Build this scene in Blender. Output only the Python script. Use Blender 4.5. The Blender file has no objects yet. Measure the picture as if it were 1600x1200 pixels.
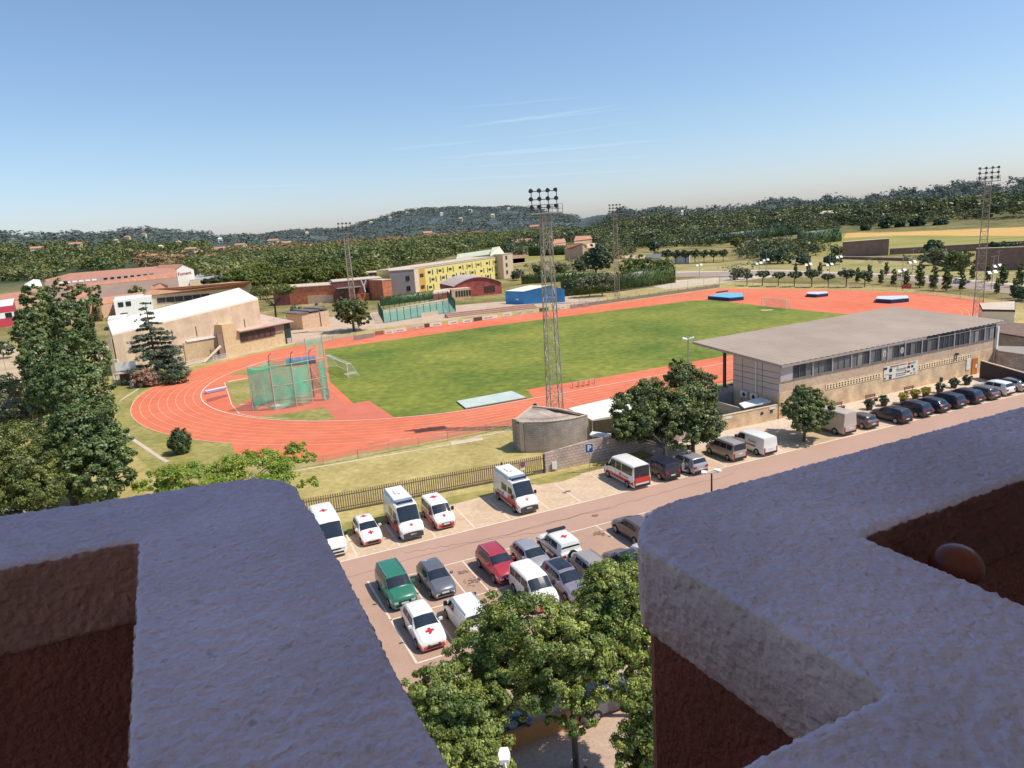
import bpy, bmesh, math, random
import numpy as np
from mathutils import Vector, Matrix
R=math.radians
rng=np.random.default_rng(7); random.seed(7)
S=bpy.context.scene
COL=S.collection
H=24.3; F=1100.0; PT=.2225; RL=.066
# ---------------------------------------------------------------- camera
cd=bpy.data.cameras.new('camera'); cam=bpy.data.objects.new('camera',cd); COL.objects.link(cam)
cd.sensor_width=36; cd.lens=F/1600*36; cd.clip_start=.02; cd.clip_end=30000
_r0=Vector((1,0,0)); _u0=Vector((0,math.sin(PT),math.cos(PT))); _b=Vector((0,-math.cos(PT),math.sin(PT)))
_r=_r0*math.cos(RL)-_u0*math.sin(RL); _u=_r0*math.sin(RL)+_u0*math.cos(RL)
m=Matrix((_r,_u,_b)).transposed().to_4x4(); m.translation=(0,0,H); cam.matrix_world=m
S.camera=cam
def ray(x,y):
    u=(x-800)/F; v=-(y-600)/F
    a=u*math.cos(RL)+v*math.sin(RL); b=-u*math.sin(RL)+v*math.cos(RL)
    return (a,math.cos(PT)+b*math.sin(PT),-math.sin(PT)+b*math.cos(PT))
def G(x,y,z=0.0):
    """survey point: where the sight line of a surveyed image point meets height z"""
    d=ray(x,y); t=(H-z)/-d[2]; return (d[0]*t,d[1]*t)
def G3(x,y,z=0.0):
    g=G(x,y,z); return (g[0],g[1],z)
def Pj(X,Y,Z):
    dz=Z-H; d=Y*math.cos(PT)-dz*math.sin(PT); b=(Y*math.sin(PT)+dz*math.cos(PT))/d; a=X/d
    return 800+F*(a*math.cos(RL)-b*math.sin(RL)), 600-F*(a*math.sin(RL)+b*math.cos(RL))
def zat(gx,gy,ty):
    lo,hi=0,90
    for _ in range(40):
        mm=(lo+hi)/2
        if Pj(gx,gy,mm)[1]>ty: lo=mm
        else: hi=mm
    return lo
def rot2(x,y,a): return (x*math.cos(a)-y*math.sin(a), x*math.sin(a)+y*math.cos(a))
# ---------------------------------------------------------------- render
S.view_settings.view_transform='Standard'; S.view_settings.look='None'; S.view_settings.exposure=0; S.view_settings.gamma=1
# ---------------------------------------------------------------- materials
MC={}
def M(name,col,rough=.7,var=.12,sc=2.0,bump=0.0,bsc=None,metal=0.0,spec=.3,col2=None,sc2=None,detail=4,stretch=None,coat=0,alpha=1,rand=0,island=0,amp=.12):
    if name in MC: return MC[name]
    mt=bpy.data.materials.new(name); mt.use_nodes=True; nt=mt.node_tree; n=nt.nodes; l=nt.links
    b=n['Principled BSDF']; b.inputs['Roughness'].default_value=rough; b.inputs['Metallic'].default_value=metal
    b.inputs['Specular IOR Level'].default_value=spec; b.inputs['Coat Weight'].default_value=coat; b.inputs['Alpha'].default_value=alpha
    tc=n.new('ShaderNodeTexCoord'); mp=n.new('ShaderNodeMapping'); l.new(tc.outputs['Object'],mp.inputs[0])
    if stretch: mp.inputs['Scale'].default_value=stretch
    nz=n.new('ShaderNodeTexNoise'); nz.inputs['Scale'].default_value=sc; nz.inputs['Detail'].default_value=detail; nz.inputs['Roughness'].default_value=.6
    l.new(mp.outputs[0],nz.inputs['Vector'])
    cr=n.new('ShaderNodeValToRGB'); cr.color_ramp.elements[0].position=.3; cr.color_ramp.elements[1].position=.7
    c2=col2 if col2 else tuple(min(1,c*(1+var)) for c in col); c1=col if col2 else tuple(c*(1-var) for c in col)
    cr.color_ramp.elements[0].color=(*c1,1); cr.color_ramp.elements[1].color=(*c2,1)
    l.new(nz.outputs['Fac'],cr.inputs[0]); out=cr.outputs[0]
    if sc2:
        nb=n.new('ShaderNodeTexNoise'); nb.inputs['Scale'].default_value=sc2; nb.inputs['Detail'].default_value=6; l.new(mp.outputs[0],nb.inputs['Vector'])
        mr=n.new('ShaderNodeMapRange'); mr.inputs[1].default_value=.3; mr.inputs[2].default_value=.7; mr.inputs[3].default_value=1-amp; mr.inputs[4].default_value=1+amp
        l.new(nb.outputs['Fac'],mr.inputs[0])
        mx=n.new('ShaderNodeVectorMath'); mx.operation='SCALE'; l.new(out,mx.inputs[0]); l.new(mr.outputs[0],mx.inputs['Scale']); out=mx.outputs[0]
    if rand or island:
        if island:
            g=n.new('ShaderNodeNewGeometry'); ro=g.outputs['Random Per Island']; am=island
        else:
            g=n.new('ShaderNodeObjectInfo'); ro=g.outputs['Random']; am=rand
        mr=n.new('ShaderNodeMapRange'); mr.inputs[3].default_value=1-am; mr.inputs[4].default_value=1+am; l.new(ro,mr.inputs[0])
        mx=n.new('ShaderNodeVectorMath'); mx.operation='SCALE'; l.new(out,mx.inputs[0]); l.new(mr.outputs[0],mx.inputs['Scale']); out=mx.outputs[0]
    l.new(out,b.inputs['Base Color'])
    if bump:
        nb=n.new('ShaderNodeTexNoise'); nb.inputs['Scale'].default_value=bsc or sc*4; nb.inputs['Detail'].default_value=5; l.new(mp.outputs[0],nb.inputs['Vector'])
        bp=n.new('ShaderNodeBump'); bp.inputs['Strength'].default_value=bump; bp.inputs['Distance'].default_value=.05; l.new(nb.outputs['Fac'],bp.inputs['Height']); l.new(bp.outputs[0],b.inputs['Normal'])
    MC[name]=mt; return mt
def Mbrick(name,c1,c2,mortar,w=.4,h=.2,rough=.85,ms=.012,axis='xz',rot=0):
    """block or tile courses in a wall's own frame"""
    if name in MC: return MC[name]
    mt=bpy.data.materials.new(name); mt.use_nodes=True; nt=mt.node_tree; n=nt.nodes; l=nt.links; b=n['Principled BSDF']; b.inputs['Roughness'].default_value=rough
    tc=n.new('ShaderNodeTexCoord'); sp=n.new('ShaderNodeSeparateXYZ'); l.new(tc.outputs['Object'],sp.inputs[0]); cb=n.new('ShaderNodeCombineXYZ')
    ad=n.new('ShaderNodeMath'); ad.operation='ADD'; l.new(sp.outputs[0],ad.inputs[0]); l.new(sp.outputs[1],ad.inputs[1]); l.new(ad.outputs[0],cb.inputs[0]); l.new(sp.outputs[2],cb.inputs[1])
    br=n.new('ShaderNodeTexBrick'); l.new(cb.outputs[0],br.inputs['Vector']); br.inputs['Scale'].default_value=1; br.inputs['Brick Width'].default_value=w; br.inputs['Row Height'].default_value=h; br.inputs['Mortar Size'].default_value=ms
    br.inputs['Color1'].default_value=(*c1,1); br.inputs['Color2'].default_value=(*c2,1); br.inputs['Mortar'].default_value=(*mortar,1); br.inputs['Bias'].default_value=0
    nz=n.new('ShaderNodeTexNoise'); nz.inputs['Scale'].default_value=.7; nz.inputs['Detail'].default_value=6; l.new(tc.outputs['Object'],nz.inputs['Vector'])
    mr=n.new('ShaderNodeMapRange'); mr.inputs[1].default_value=.3; mr.inputs[2].default_value=.7; mr.inputs[3].default_value=.7; mr.inputs[4].default_value=1.2; l.new(nz.outputs['Fac'],mr.inputs[0])
    mx=n.new('ShaderNodeVectorMath'); mx.operation='SCALE'; l.new(br.outputs[0],mx.inputs[0]); l.new(mr.outputs[0],mx.inputs['Scale']); l.new(mx.outputs[0],b.inputs['Base Color'])
    bp=n.new('ShaderNodeBump'); bp.inputs['Strength'].default_value=.5; bp.inputs['Distance'].default_value=.02; bp.invert=True; l.new(br.outputs['Fac'],bp.inputs['Height']); l.new(bp.outputs[0],b.inputs['Normal'])
    MC[name]=mt; return mt
def Mrib(name,col,col2,period=.5,axis=0,rough=.5,metal=0,duty=.5):
    """ribbed sheet metal: ribs a set distance apart along one local axis"""
    if name in MC: return MC[name]
    mt=bpy.data.materials.new(name); mt.use_nodes=True; nt=mt.node_tree; n=nt.nodes; l=nt.links; b=n['Principled BSDF']; b.inputs['Roughness'].default_value=rough; b.inputs['Metallic'].default_value=metal
    tc=n.new('ShaderNodeTexCoord'); sp=n.new('ShaderNodeSeparateXYZ'); l.new(tc.outputs['Object'],sp.inputs[0])
    dv=n.new('ShaderNodeMath'); dv.operation='DIVIDE'; dv.inputs[1].default_value=period; l.new(sp.outputs[axis],dv.inputs[0])
    fr=n.new('ShaderNodeMath'); fr.operation='FRACT'; l.new(dv.outputs[0],fr.inputs[0])
    gt=n.new('ShaderNodeMath'); gt.operation='GREATER_THAN'; gt.inputs[1].default_value=duty; l.new(fr.outputs[0],gt.inputs[0])
    mx=n.new('ShaderNodeMix'); mx.data_type='RGBA'; mx.inputs[6].default_value=(*col,1); mx.inputs[7].default_value=(*col2,1); l.new(gt.outputs[0],mx.inputs[0])
    nz=n.new('ShaderNodeTexNoise'); nz.inputs['Scale'].default_value=.5; nz.inputs['Detail'].default_value=6; l.new(tc.outputs['Object'],nz.inputs['Vector'])
    mr=n.new('ShaderNodeMapRange'); mr.inputs[1].default_value=.3; mr.inputs[2].default_value=.7; mr.inputs[3].default_value=.85; mr.inputs[4].default_value=1.12; l.new(nz.outputs['Fac'],mr.inputs[0])
    m2=n.new('ShaderNodeVectorMath'); m2.operation='SCALE'; l.new(mx.outputs[2],m2.inputs[0]); l.new(mr.outputs[0],m2.inputs['Scale']); l.new(m2.outputs[0],b.inputs['Base Color'])
    bp=n.new('ShaderNodeBump'); bp.inputs['Strength'].default_value=.6; bp.inputs['Distance'].default_value=.03; l.new(gt.outputs[0],bp.inputs['Height']); l.new(bp.outputs[0],b.inputs['Normal'])
    MC[name]=mt; return mt
def Mleaf(name,c1,c2,sc=.8,trans=.25,isl=.35,gloss=.03):
    if name in MC: return MC[name]
    mt=bpy.data.materials.new(name); mt.use_nodes=True; nt=mt.node_tree; n=nt.nodes; l=nt.links
    for x in list(n):
        if x.type!='OUTPUT_MATERIAL': n.remove(x)
    o=[x for x in n if x.type=='OUTPUT_MATERIAL'][0]
    tc=n.new('ShaderNodeTexCoord'); nz=n.new('ShaderNodeTexNoise'); nz.inputs['Scale'].default_value=sc; nz.inputs['Detail'].default_value=3; l.new(tc.outputs['Object'],nz.inputs['Vector'])
    cr=n.new('ShaderNodeValToRGB'); cr.color_ramp.elements[0].position=.35; cr.color_ramp.elements[1].position=.65; cr.color_ramp.elements[0].color=(*c1,1); cr.color_ramp.elements[1].color=(*c2,1); l.new(nz.outputs['Fac'],cr.inputs[0])
    g=n.new('ShaderNodeNewGeometry'); mr=n.new('ShaderNodeMapRange'); mr.inputs[3].default_value=1-isl; mr.inputs[4].default_value=1+isl; l.new(g.outputs['Random Per Island'],mr.inputs[0])
    mx=n.new('ShaderNodeVectorMath'); mx.operation='SCALE'; l.new(cr.outputs[0],mx.inputs[0]); l.new(mr.outputs[0],mx.inputs['Scale'])
    d=n.new('ShaderNodeBsdfDiffuse'); t=n.new('ShaderNodeBsdfTranslucent'); gl=n.new('ShaderNodeBsdfGlossy'); gl.inputs['Roughness'].default_value=.45; gl.inputs['Color'].default_value=(.9,.95,1,1)
    l.new(mx.outputs[0],d.inputs[0]); l.new(mx.outputs[0],t.inputs[0])
    m1=n.new('ShaderNodeMixShader'); m1.inputs[0].default_value=trans; l.new(d.outputs[0],m1.inputs[1]); l.new(t.outputs[0],m1.inputs[2])
    m2=n.new('ShaderNodeMixShader'); m2.inputs[0].default_value=gloss; l.new(m1.outputs[0],m2.inputs[1]); l.new(gl.outputs[0],m2.inputs[2]); l.new(m2.outputs[0],o.inputs[0])
    MC[name]=mt; return mt
# ---------------------------------------------------------------- mesh building
class MB:
    def __init__(s): s.v=[]; s.f=[]; s.mi=[]; s.ms=[]
    def m(s,mat):
        if mat not in s.ms: s.ms.append(mat)
        return s.ms.index(mat)
    def add(s,vs,fs,mat=0):
        o=len(s.v); s.v.extend([tuple(p) for p in vs]); s.f.extend([tuple(o+i for i in f) for f in fs]); s.mi.extend([mat]*len(fs)); return s
    def box(s,x,y,z,dx,dy,dz,a=0,mat=0):
        """centre x,y; bottom z; full sizes"""
        P=[]
        for k in (0,1):
            for (i,j) in ((-1,-1),(1,-1),(1,1),(-1,1)):
                p=rot2(i*dx/2,j*dy/2,a); P.append((x+p[0],y+p[1],z+k*dz))
        return s.add(P,[(3,2,1,0),(4,5,6,7),(0,1,5,4),(1,2,6,5),(2,3,7,6),(3,0,4,7)],mat)
    def quad(s,a,b,c,d,mat=0): return s.add([a,b,c,d],[(0,1,2,3)],mat)
    def prism(s,poly,z0,z1,mat=0,cap=True):
        """poly: (x,y) or (x,y,ztop)"""
        n=len(poly)
        ar=sum(poly[i][0]*poly[(i+1)%n][1]-poly[(i+1)%n][0]*poly[i][1] for i in range(n))
        if ar<0: poly=poly[::-1]
        V=[(p[0],p[1],z0) for p in poly]+[(p[0],p[1],p[2] if len(p)>2 else z1) for p in poly]
        fs=[(i,(i+1)%n,n+(i+1)%n,n+i) for i in range(n)]
        if cap: fs+= [tuple(range(n,2*n)),tuple(range(n-1,-1,-1))]
        return s.add(V,fs,mat)
    def tube(s,p,q,r,r2=None,n=6,mat=0,cap=True):
        p=Vector(p); q=Vector(q); d=(q-p)
        if d.length<1e-6: return s
        d.normalize(); a=d.orthogonal().normalized(); b=d.cross(a); r2=r if r2 is None else r2
        V=[];
        for (c,rr) in ((p,r),(q,r2)):
            for i in range(n):
                t=2*math.pi*i/n; V.append(c+a*math.cos(t)*rr+b*math.sin(t)*rr)
        fs=[(i,(i+1)%n,n+(i+1)%n,n+i) for i in range(n)]
        if cap: fs+=[tuple(range(n-1,-1,-1)),tuple(range(n,2*n))]
        return s.add(V,fs,mat)
    def path(s,pts,r,n=6,mat=0):
        for a,b in zip(pts[:-1],pts[1:]): s.tube(a,b,r,n=n,mat=mat)
        return s
    def build(s,name,mat,parent=None,smooth=None,loc=None,sharp=35):
        me=bpy.data.meshes.new(name); me.from_pydata(s.v,[],s.f)
        mats=mat if isinstance(mat,(list,tuple)) else [mat]
        for q in mats: me.materials.append(q)
        if len(mats)>1: me.polygons.foreach_set('material_index',s.mi)
        if smooth:
            me.polygons.foreach_set('use_smooth',[True]*len(me.polygons))
            bm=bmesh.new(); bm.from_mesh(me); bmesh.ops.remove_doubles(bm,verts=bm.verts,dist=1e-4)
            bmesh.ops.recalc_face_normals(bm,faces=bm.faces)
            for e in bm.edges:
                if len(e.link_faces)==2 and e.calc_face_angle(0)>R(sharp): e.smooth=False
            bm.to_mesh(me); bm.free()
        me.update()
        o=bpy.data.objects.new(name,me); COL.objects.link(o)
        if parent: o.parent=parent
        if loc: o.location=loc
        return o
def fastmesh(name,V,Fc,mat,parent=None,loc=None):
    """V (n,3) array, Fc (m,4) array"""
    me=bpy.data.meshes.new(name); nv=len(V); nf,k=Fc.shape
    me.vertices.add(nv); me.vertices.foreach_set('co',np.ascontiguousarray(V,dtype=np.float32).ravel())
    me.loops.add(nf*k); me.loops.foreach_set('vertex_index',np.ascontiguousarray(Fc,dtype=np.int32).ravel())
    me.polygons.add(nf); me.polygons.foreach_set('loop_start',np.arange(0,nf*k,k,dtype=np.int32))
    try: me.polygons.foreach_set('loop_total',np.full(nf,k,dtype=np.int32))
    except Exception: pass
    me.update(calc_edges=True); me.materials.append(mat)
    o=bpy.data.objects.new(name,me); COL.objects.link(o)
    if parent: o.parent=parent
    if loc: o.location=loc
    return o
def tag(o,label=None,cat=None,group=None,kind=None):
    if label: o['label']=label
    if cat: o['category']=cat
    if group: o['group']=group
    if kind: o['kind']=kind
    return o
def thing(name,label,cat,loc=(0,0,0),rz=0,group=None):
    o=bpy.data.objects.new(name,None); COL.objects.link(o); o.location=loc; o.rotation_euler=(0,0,rz); o.empty_display_size=.3
    return tag(o,label,cat,group)
def kids(o): return [c for c in COL.objects if c.parent==o]
def copy_tree(o,parent=None,ch=None):
    if ch is None:
        ch={}
        for c in COL.objects:
            if c.parent: ch.setdefault(c.parent.name,[]).append(c)
    c=o.copy(); COL.objects.link(c)
    if parent: c.parent=parent
    for k in ch.get(o.name,[]): copy_tree(k,c,ch)
    return c
def text_mesh(txt,size,mat,name='lettering',parent=None,M4=None,bold=0):
    cu=bpy.data.curves.new('t','FONT'); cu.body=txt; cu.size=size; cu.align_x='CENTER'; cu.align_y='CENTER'; cu.offset=bold; cu.extrude=.004
    o=bpy.data.objects.new('t',cu); COL.objects.link(o)
    dg=bpy.context.evaluated_depsgraph_get(); me=bpy.data.meshes.new_from_object(o.evaluated_get(dg)); bpy.data.objects.remove(o)
    me.materials.clear(); me.materials.append(mat); q=bpy.data.objects.new(name,me); COL.objects.link(q)
    if parent: q.parent=parent
    if M4: q.matrix_local=M4
    return q
def frame(o,x,y,z=None):
    """matrix with given local x and y directions (as vectors)"""
    x=Vector(x).normalized(); y=Vector(y); zz=x.cross(y).normalized(); y=zz.cross(x)
    mm=Matrix((x,y,zz)).transposed().to_4x4(); mm.translation=o; return mm
# common materials
white=M('white_paint',(.78,.77,.73),.45,.05,1.5)
glass_d=M('dark_glass',(.02,.025,.03),.08,.2,1,spec=.8)
steel=M('galvanised_steel',(.42,.41,.38),.45,.15,2,metal=.3)
dark_m=M('dark_metal',(.05,.05,.055),.5,.1)
black=M('black_rubber',(.02,.02,.02),.8,.2)
# ---------------------------------------------------------------- terrain
def pxaz(px,py):
    d=ray(px,py); return math.atan2(d[0],d[1]), d[2]/math.hypot(d[0],d[1])
RID=[(-100,366),(0,363),(60,362),(100,361),(150,364),(200,359),(250,358),(320,363),(370,367),(400,368),(440,361),(500,357),(540,355),(560,349),(590,340),(620,332),(660,326),(700,323),(740,322),(790,322),(830,326),(870,334),(905,338),(930,330),(975,329),(1060,329),(1110,326),(1150,323),(1200,317),(1260,314),(1320,310),(1400,303),(1450,298),(1520,291),(1560,288),(1590,281),(1640,275),(1750,262)]
_az=np.array([pxaz(*q)[0] for q in RID]); _el=np.array([pxaz(*q)[1] for q in RID])
_dr=np.interp(np.array([q[0] for q in RID]),[0,380,470,880,960,1300,1700],[2200,2400,3600,3600,1500,1250,1150])
_d0=np.interp(np.array([q[0] for q in RID]),[0,380,470,880,960,1300,1700],[950,1000,1500,1500,760,640,600])
def ridge(az):
    e=np.interp(az,_az,_el); D=np.interp(az,_az,_dr); D0=np.interp(az,_az,_d0)
    az=np.asarray(az,dtype=float); back=np.clip((np.abs(az)-.66)/.5,0,1)
    hr=H+e*D-7+3*np.sin(az*37)+2*np.sin(az*91)
    return hr*(1-back)+45*back, D, D0
def terr(X,Y):
    X=np.asarray(X,dtype=float); Y=np.asarray(Y,dtype=float)
    az=np.arctan2(X,Y); d=np.hypot(X,Y); h,D,D0=ridge(az)
    t=np.clip((d-D0)/(D-D0),0,1); s=t*t*(3-2*t); s=.35*s+.65*t**1.25*(1-0*t)
    z=np.maximum(h,4)*s
    z=z+t*(1-t)*4*(6*np.sin(X*.008+Y*.003)*np.sin(Y*.006)+3*np.sin(X*.021)*np.sin(Y*.017+1))*(D/3500)
    fall=np.clip((d-D)/1500,0,1); z=z*(1-fall)
    return np.where(d<D0,0,z)
def hit(px,py,z=0):
    d=np.array(ray(px,py)); d=d/np.hypot(d[0],d[1])
    t=250.; 
    while t<7000:
        if H+d[2]*t<=float(terr(d[0]*t,d[1]*t))+z: break
        t*=1.004
    if t>=7000: return None
    return d[0]*t,d[1]*t,float(terr(d[0]*t,d[1]*t))
na=900; rr=np.concatenate([[0],np.linspace(60,600,12),np.geomspace(640,9000,110)])
aa=np.linspace(-math.pi,math.pi,na,endpoint=False)
A,RR=np.meshgrid(aa,rr[1:],indexing='ij'); X=np.sin(A)*RR; Y=np.cos(A)*RR; Z=terr(X,Y)
Z=np.where(RR>8500,-30,Z)
V=np.concatenate([[[0,0,0]],np.stack([X,Y,Z],-1).reshape(-1,3)]); nr=len(rr)-1
ii=np.arange(na)[:,None]; jj=np.arange(nr-1)[None,:]; i2=(ii+1)%na
Fq=np.stack([1+ii*nr+jj+0*i2,1+ii*nr+jj+1,1+i2*nr+jj+1,1+i2*nr+jj],-1).reshape(-1,4)
me=bpy.data.meshes.new('ground')
faces=[tuple(map(int,f)) for f in Fq]+[(0,1+i*nr,1+((i+1)%na)*nr) for i in range(na)]
me.from_pydata(V.tolist(),[],faces)
def terrain_mat():
    mt=bpy.data.materials.new('valley_ground'); mt.use_nodes=True; n=mt.node_tree.nodes; l=mt.node_tree.links; b=n['Principled BSDF']; b.inputs['Roughness'].default_value=.95; b.inputs['Specular IOR Level'].default_value=.1
    g=n.new('ShaderNodeNewGeometry')
    def nz(s,d=5):
        x=n.new('ShaderNodeTexNoise'); x.inputs['Scale'].default_value=s; x.inputs['Detail'].default_value=d; x.inputs['Roughness'].default_value=.65; l.new(g.outputs['Position'],x.inputs['Vector']); return x.outputs['Fac']
    def ramp(f,st):
        c=n.new('ShaderNodeValToRGB'); l.new(f,c.inputs[0]); e=c.color_ramp.elements
        e[0].position=st[0][0]; e[0].color=(*st[0][1],1); e[1].position=st[-1][0]; e[1].color=(*st[-1][1],1)
        for p,q in st[1:-1]:
            k=e.new(p); k.color=(*q,1)
        return c.outputs[0]
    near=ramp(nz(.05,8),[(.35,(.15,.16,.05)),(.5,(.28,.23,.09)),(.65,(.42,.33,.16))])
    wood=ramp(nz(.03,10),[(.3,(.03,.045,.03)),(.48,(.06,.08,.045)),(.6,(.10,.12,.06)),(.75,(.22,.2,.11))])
    far=ramp(nz(.012,12),[(.35,(.075,.105,.12)),(.5,(.10,.13,.14)),(.62,(.14,.16,.155)),(.72,(.27,.27,.24))])  # blue-grey far ground: aerial haze put into the colour by distance
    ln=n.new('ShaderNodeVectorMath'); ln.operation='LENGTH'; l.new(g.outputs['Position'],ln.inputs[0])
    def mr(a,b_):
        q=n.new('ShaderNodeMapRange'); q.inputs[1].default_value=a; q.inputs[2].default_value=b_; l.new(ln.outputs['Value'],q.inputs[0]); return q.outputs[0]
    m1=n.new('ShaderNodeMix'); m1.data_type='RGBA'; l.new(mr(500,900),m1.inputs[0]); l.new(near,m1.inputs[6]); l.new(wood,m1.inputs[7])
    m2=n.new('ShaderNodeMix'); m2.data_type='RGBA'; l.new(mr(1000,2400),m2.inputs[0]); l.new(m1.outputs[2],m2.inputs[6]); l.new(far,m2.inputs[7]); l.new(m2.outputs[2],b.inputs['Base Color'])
    bp=n.new('ShaderNodeBump'); bp.inputs['Strength'].default_value=1; bp.inputs['Distance'].default_value=6; l.new(nz(.06,8),bp.inputs['Height'])
    l.new(bp.outputs[0],b.inputs['Normal'])
    return mt
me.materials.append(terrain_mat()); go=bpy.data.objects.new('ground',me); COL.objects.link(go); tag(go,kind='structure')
me.polygons.foreach_set('use_smooth',[True]*len(me.polygons))
# ---------------------------------------------------------------- flat sheets on the ground
def arcpts(cx,cy,r,a0,a1,n=24): return [(cx+r*math.cos(a0+(a1-a0)*i/n),cy+r*math.sin(a0+(a1-a0)*i/n)) for i in range(n+1)]
def sheet(name,pts,z,mat,kind='structure',label=None,cat=None):
    b=MB(); b.add([(p[0],p[1],z) for p in pts],[tuple(range(len(pts)))]);
    o=b.build(name,mat)
    if o.data.polygons[0].normal.z<0: o.data.flip_normals()
    return tag(o,label,cat,kind=kind)
def gp(L): return [G(*q) for q in L]
TA=.442; TCX,TCY=22.8,146.9; TR=36.45; THL=44.8; LW=1.285
def TF(a,b): p=rot2(a,b,TA); return (TCX+p[0],TCY+p[1])
def stadium(r,n=40,hl=THL):
    return [TF(*q) for q in [(hl+r*math.sin(t),-r*math.cos(t)) for t in np.linspace(0,math.pi,n)]+[(-hl-r*math.sin(t),r*math.cos(t)) for t in np.linspace(0,math.pi,n)]]
asphalt=M('car_park_asphalt',(.38,.24,.17),.9,.1,.25,bump=.25,bsc=30,col2=(.46,.30,.22),sc2=9,amp=.10)
asph2=M('road_asphalt',(.41,.26,.19),.9,.08,.2,bump=.2,bsc=30,col2=(.46,.29,.22),sc2=8,amp=.08)
conc=M('bay_concrete',(.50,.36,.24),.9,.1,.5,col2=(.62,.46,.31),sc2=2.5)
pale=M('pale_pavement',(.52,.42,.32),.9,.1,.6,col2=(.62,.50,.38),sc2=3)
earth=M('dry_earth',(.42,.30,.18),.95,.1,.2,col2=(.55,.42,.27),sc2=1.5)
redt=M('red_running_track',(.60,.14,.065),.85,.05,.05,col2=(.69,.195,.10),sc2=.5,amp=.09)
redp=M('faded_red_pad',(.52,.14,.085),.85,.05,.3,col2=(.60,.18,.11))
linew=M('white_line_paint',(.72,.58,.46),.8,.12,3)
grassf=M('pitch_grass',(.085,.14,.014),.95,.1,.05,col2=(.25,.25,.04),sc2=.7,amp=.28,bump=.4,bsc=3,stretch=(1,1,1),detail=8)
grassd=M('dry_verge_grass',(.30,.24,.075),.95,.1,.15,col2=(.50,.40,.16),sc2=1.5,amp=.2,bump=.4,bsc=5,detail=7)
grassg=M('green_verge_grass',(.20,.19,.045),.95,.1,.15,col2=(.36,.30,.10),sc2=1.2,amp=.2,bump=.4,bsc=5,detail=7)
# wide surroundings of the sports ground
sheet('verge_grass',gp([(-700,900),(-700,560),(-200,520),(60,540),(200,560),(500,508),(800,470),(1120,440),(1400,448),(1600,474),(2200,560),(2200,760),(1240,660),(1130,690),(850,745),(470,860),(200,1000)]),.004,grassd)
# track
sheet('running_track',stadium(TR+8*LW),.012,redt)
b=MB()
far_in=TF(-THL+6,TR+6); 
b.add([(*TF(-THL-16,-TR-8*LW),.0105),(*TF(THL+5,-TR-8*LW),.0105),(*TF(THL+5,-TR),.0105),(*TF(-THL-16,-TR-2.6),.0105)],[(0,1,2,3)])
tag(b.build('sprint_straight',redt),kind='structure')
sheet('sprint_chute',gp([(361,690),(367,708),(430,718),(500,722.5),(560,709.5),(697,685.5),(802,664.5),(802,640),(600,660),(430,672)]),.0108,redt)
b=MB(); P4=gp([(505,545),(560,538),(600,530),(800,503),(1090,463),(1124,450.5),(1000,468),(800,494),(700,505),(600,517.5),(530,528),(470,541)])
b.add([(p[0],p[1],.016) for p in P4],[tuple(range(len(P4)))]); o=b.build('far_straight',redt)
if o.data.polygons[0].normal.z<0: o.data.flip_normals()
tag(o,kind='structure')
sheet('track_apron',gp([(1080,466),(1124,451),(1200,451),(1290,452.5),(1390,455),(1460,461),(1500,470),(1400,500)]),.008,redt)
# grass infield and its left corner
inf=[TF(a,b_) for a,b_ in []]
ing=gp([(507.5,546),(650,526),(800,505),(975,483),(1078,470)])+gp([(1115,469),(1200,479),(1300,489),(1330,491.5),(1330,530)])+gp([(1136,555.6),(997,580.6),(824,609.5),(834,621),(760,635),(684,646.5),(640,650.5),(616,652),(577,626),(552,630),(516,597)])
sheet('pitch_grass',ing,.020,grassf)
sheet('throwing_field_grass',gp([(397,652),(449,646),(535,629),(541,634),(512,637),(526,655),(500,657.5),(440,656.5)]),.020,grassg)
sheet('throwing_side_grass',gp([(352,597),(389,590),(400,630),(366,634)]),.020,grassg)
sheet('bend_inner_grass',gp([(354,587),(384,577),(420,569),(445,572),(395,585)]),.020,grassg)
sheet('javelin_pad',gp([(508,637),(577,626),(615,652.5),(525,656)]),.024,redp)
# white lane lines
b=MB()
def strip(pts,w,z,close=False):
    n=len(pts); K=n if close else n-1
    for i in range(K):
        p=Vector(pts[i]); q=Vector(pts[(i+1)%n]); d=(q-p)
        if d.length<1e-5: continue
        d.normalize(); nn=Vector((-d.y,d.x))*w/2
        b.quad((*(p-nn),z),(*(q-nn),z),(*(q+nn),z),(*(p+nn),z))
for k in range(1,8): strip(stadium(TR+k*LW,60)[60:]+stadium(TR+k*LW,60)[:1],.07,.028); strip(stadium(TR+k*LW,60)[:60],.07,.028); 
for k in range(1,8): strip([TF(-THL-12,-TR-k*LW),TF(THL,-TR-k*LW)],.07,.027)
strip(stadium(TR+8*LW,60),.12,.028,True)
strip([TF(-THL+9,-TR),TF(-THL+9,-TR-8*LW)],.1,.031)
tag(b.build('lane_lines',M('worn_lane_paint',(.72,.44,.30),.85,.14,.4,sc2=2)),kind='structure')
b=MB(); kerb=stadium(TR+.05,60)
strip(kerb[60:],.16,.05); strip([kerb[-1],TF(THL,-TR)],.16,.05)
tag(b.build('track_kerb',M('kerb_white',(.75,.68,.60),.7,.05)),kind='structure')
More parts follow.
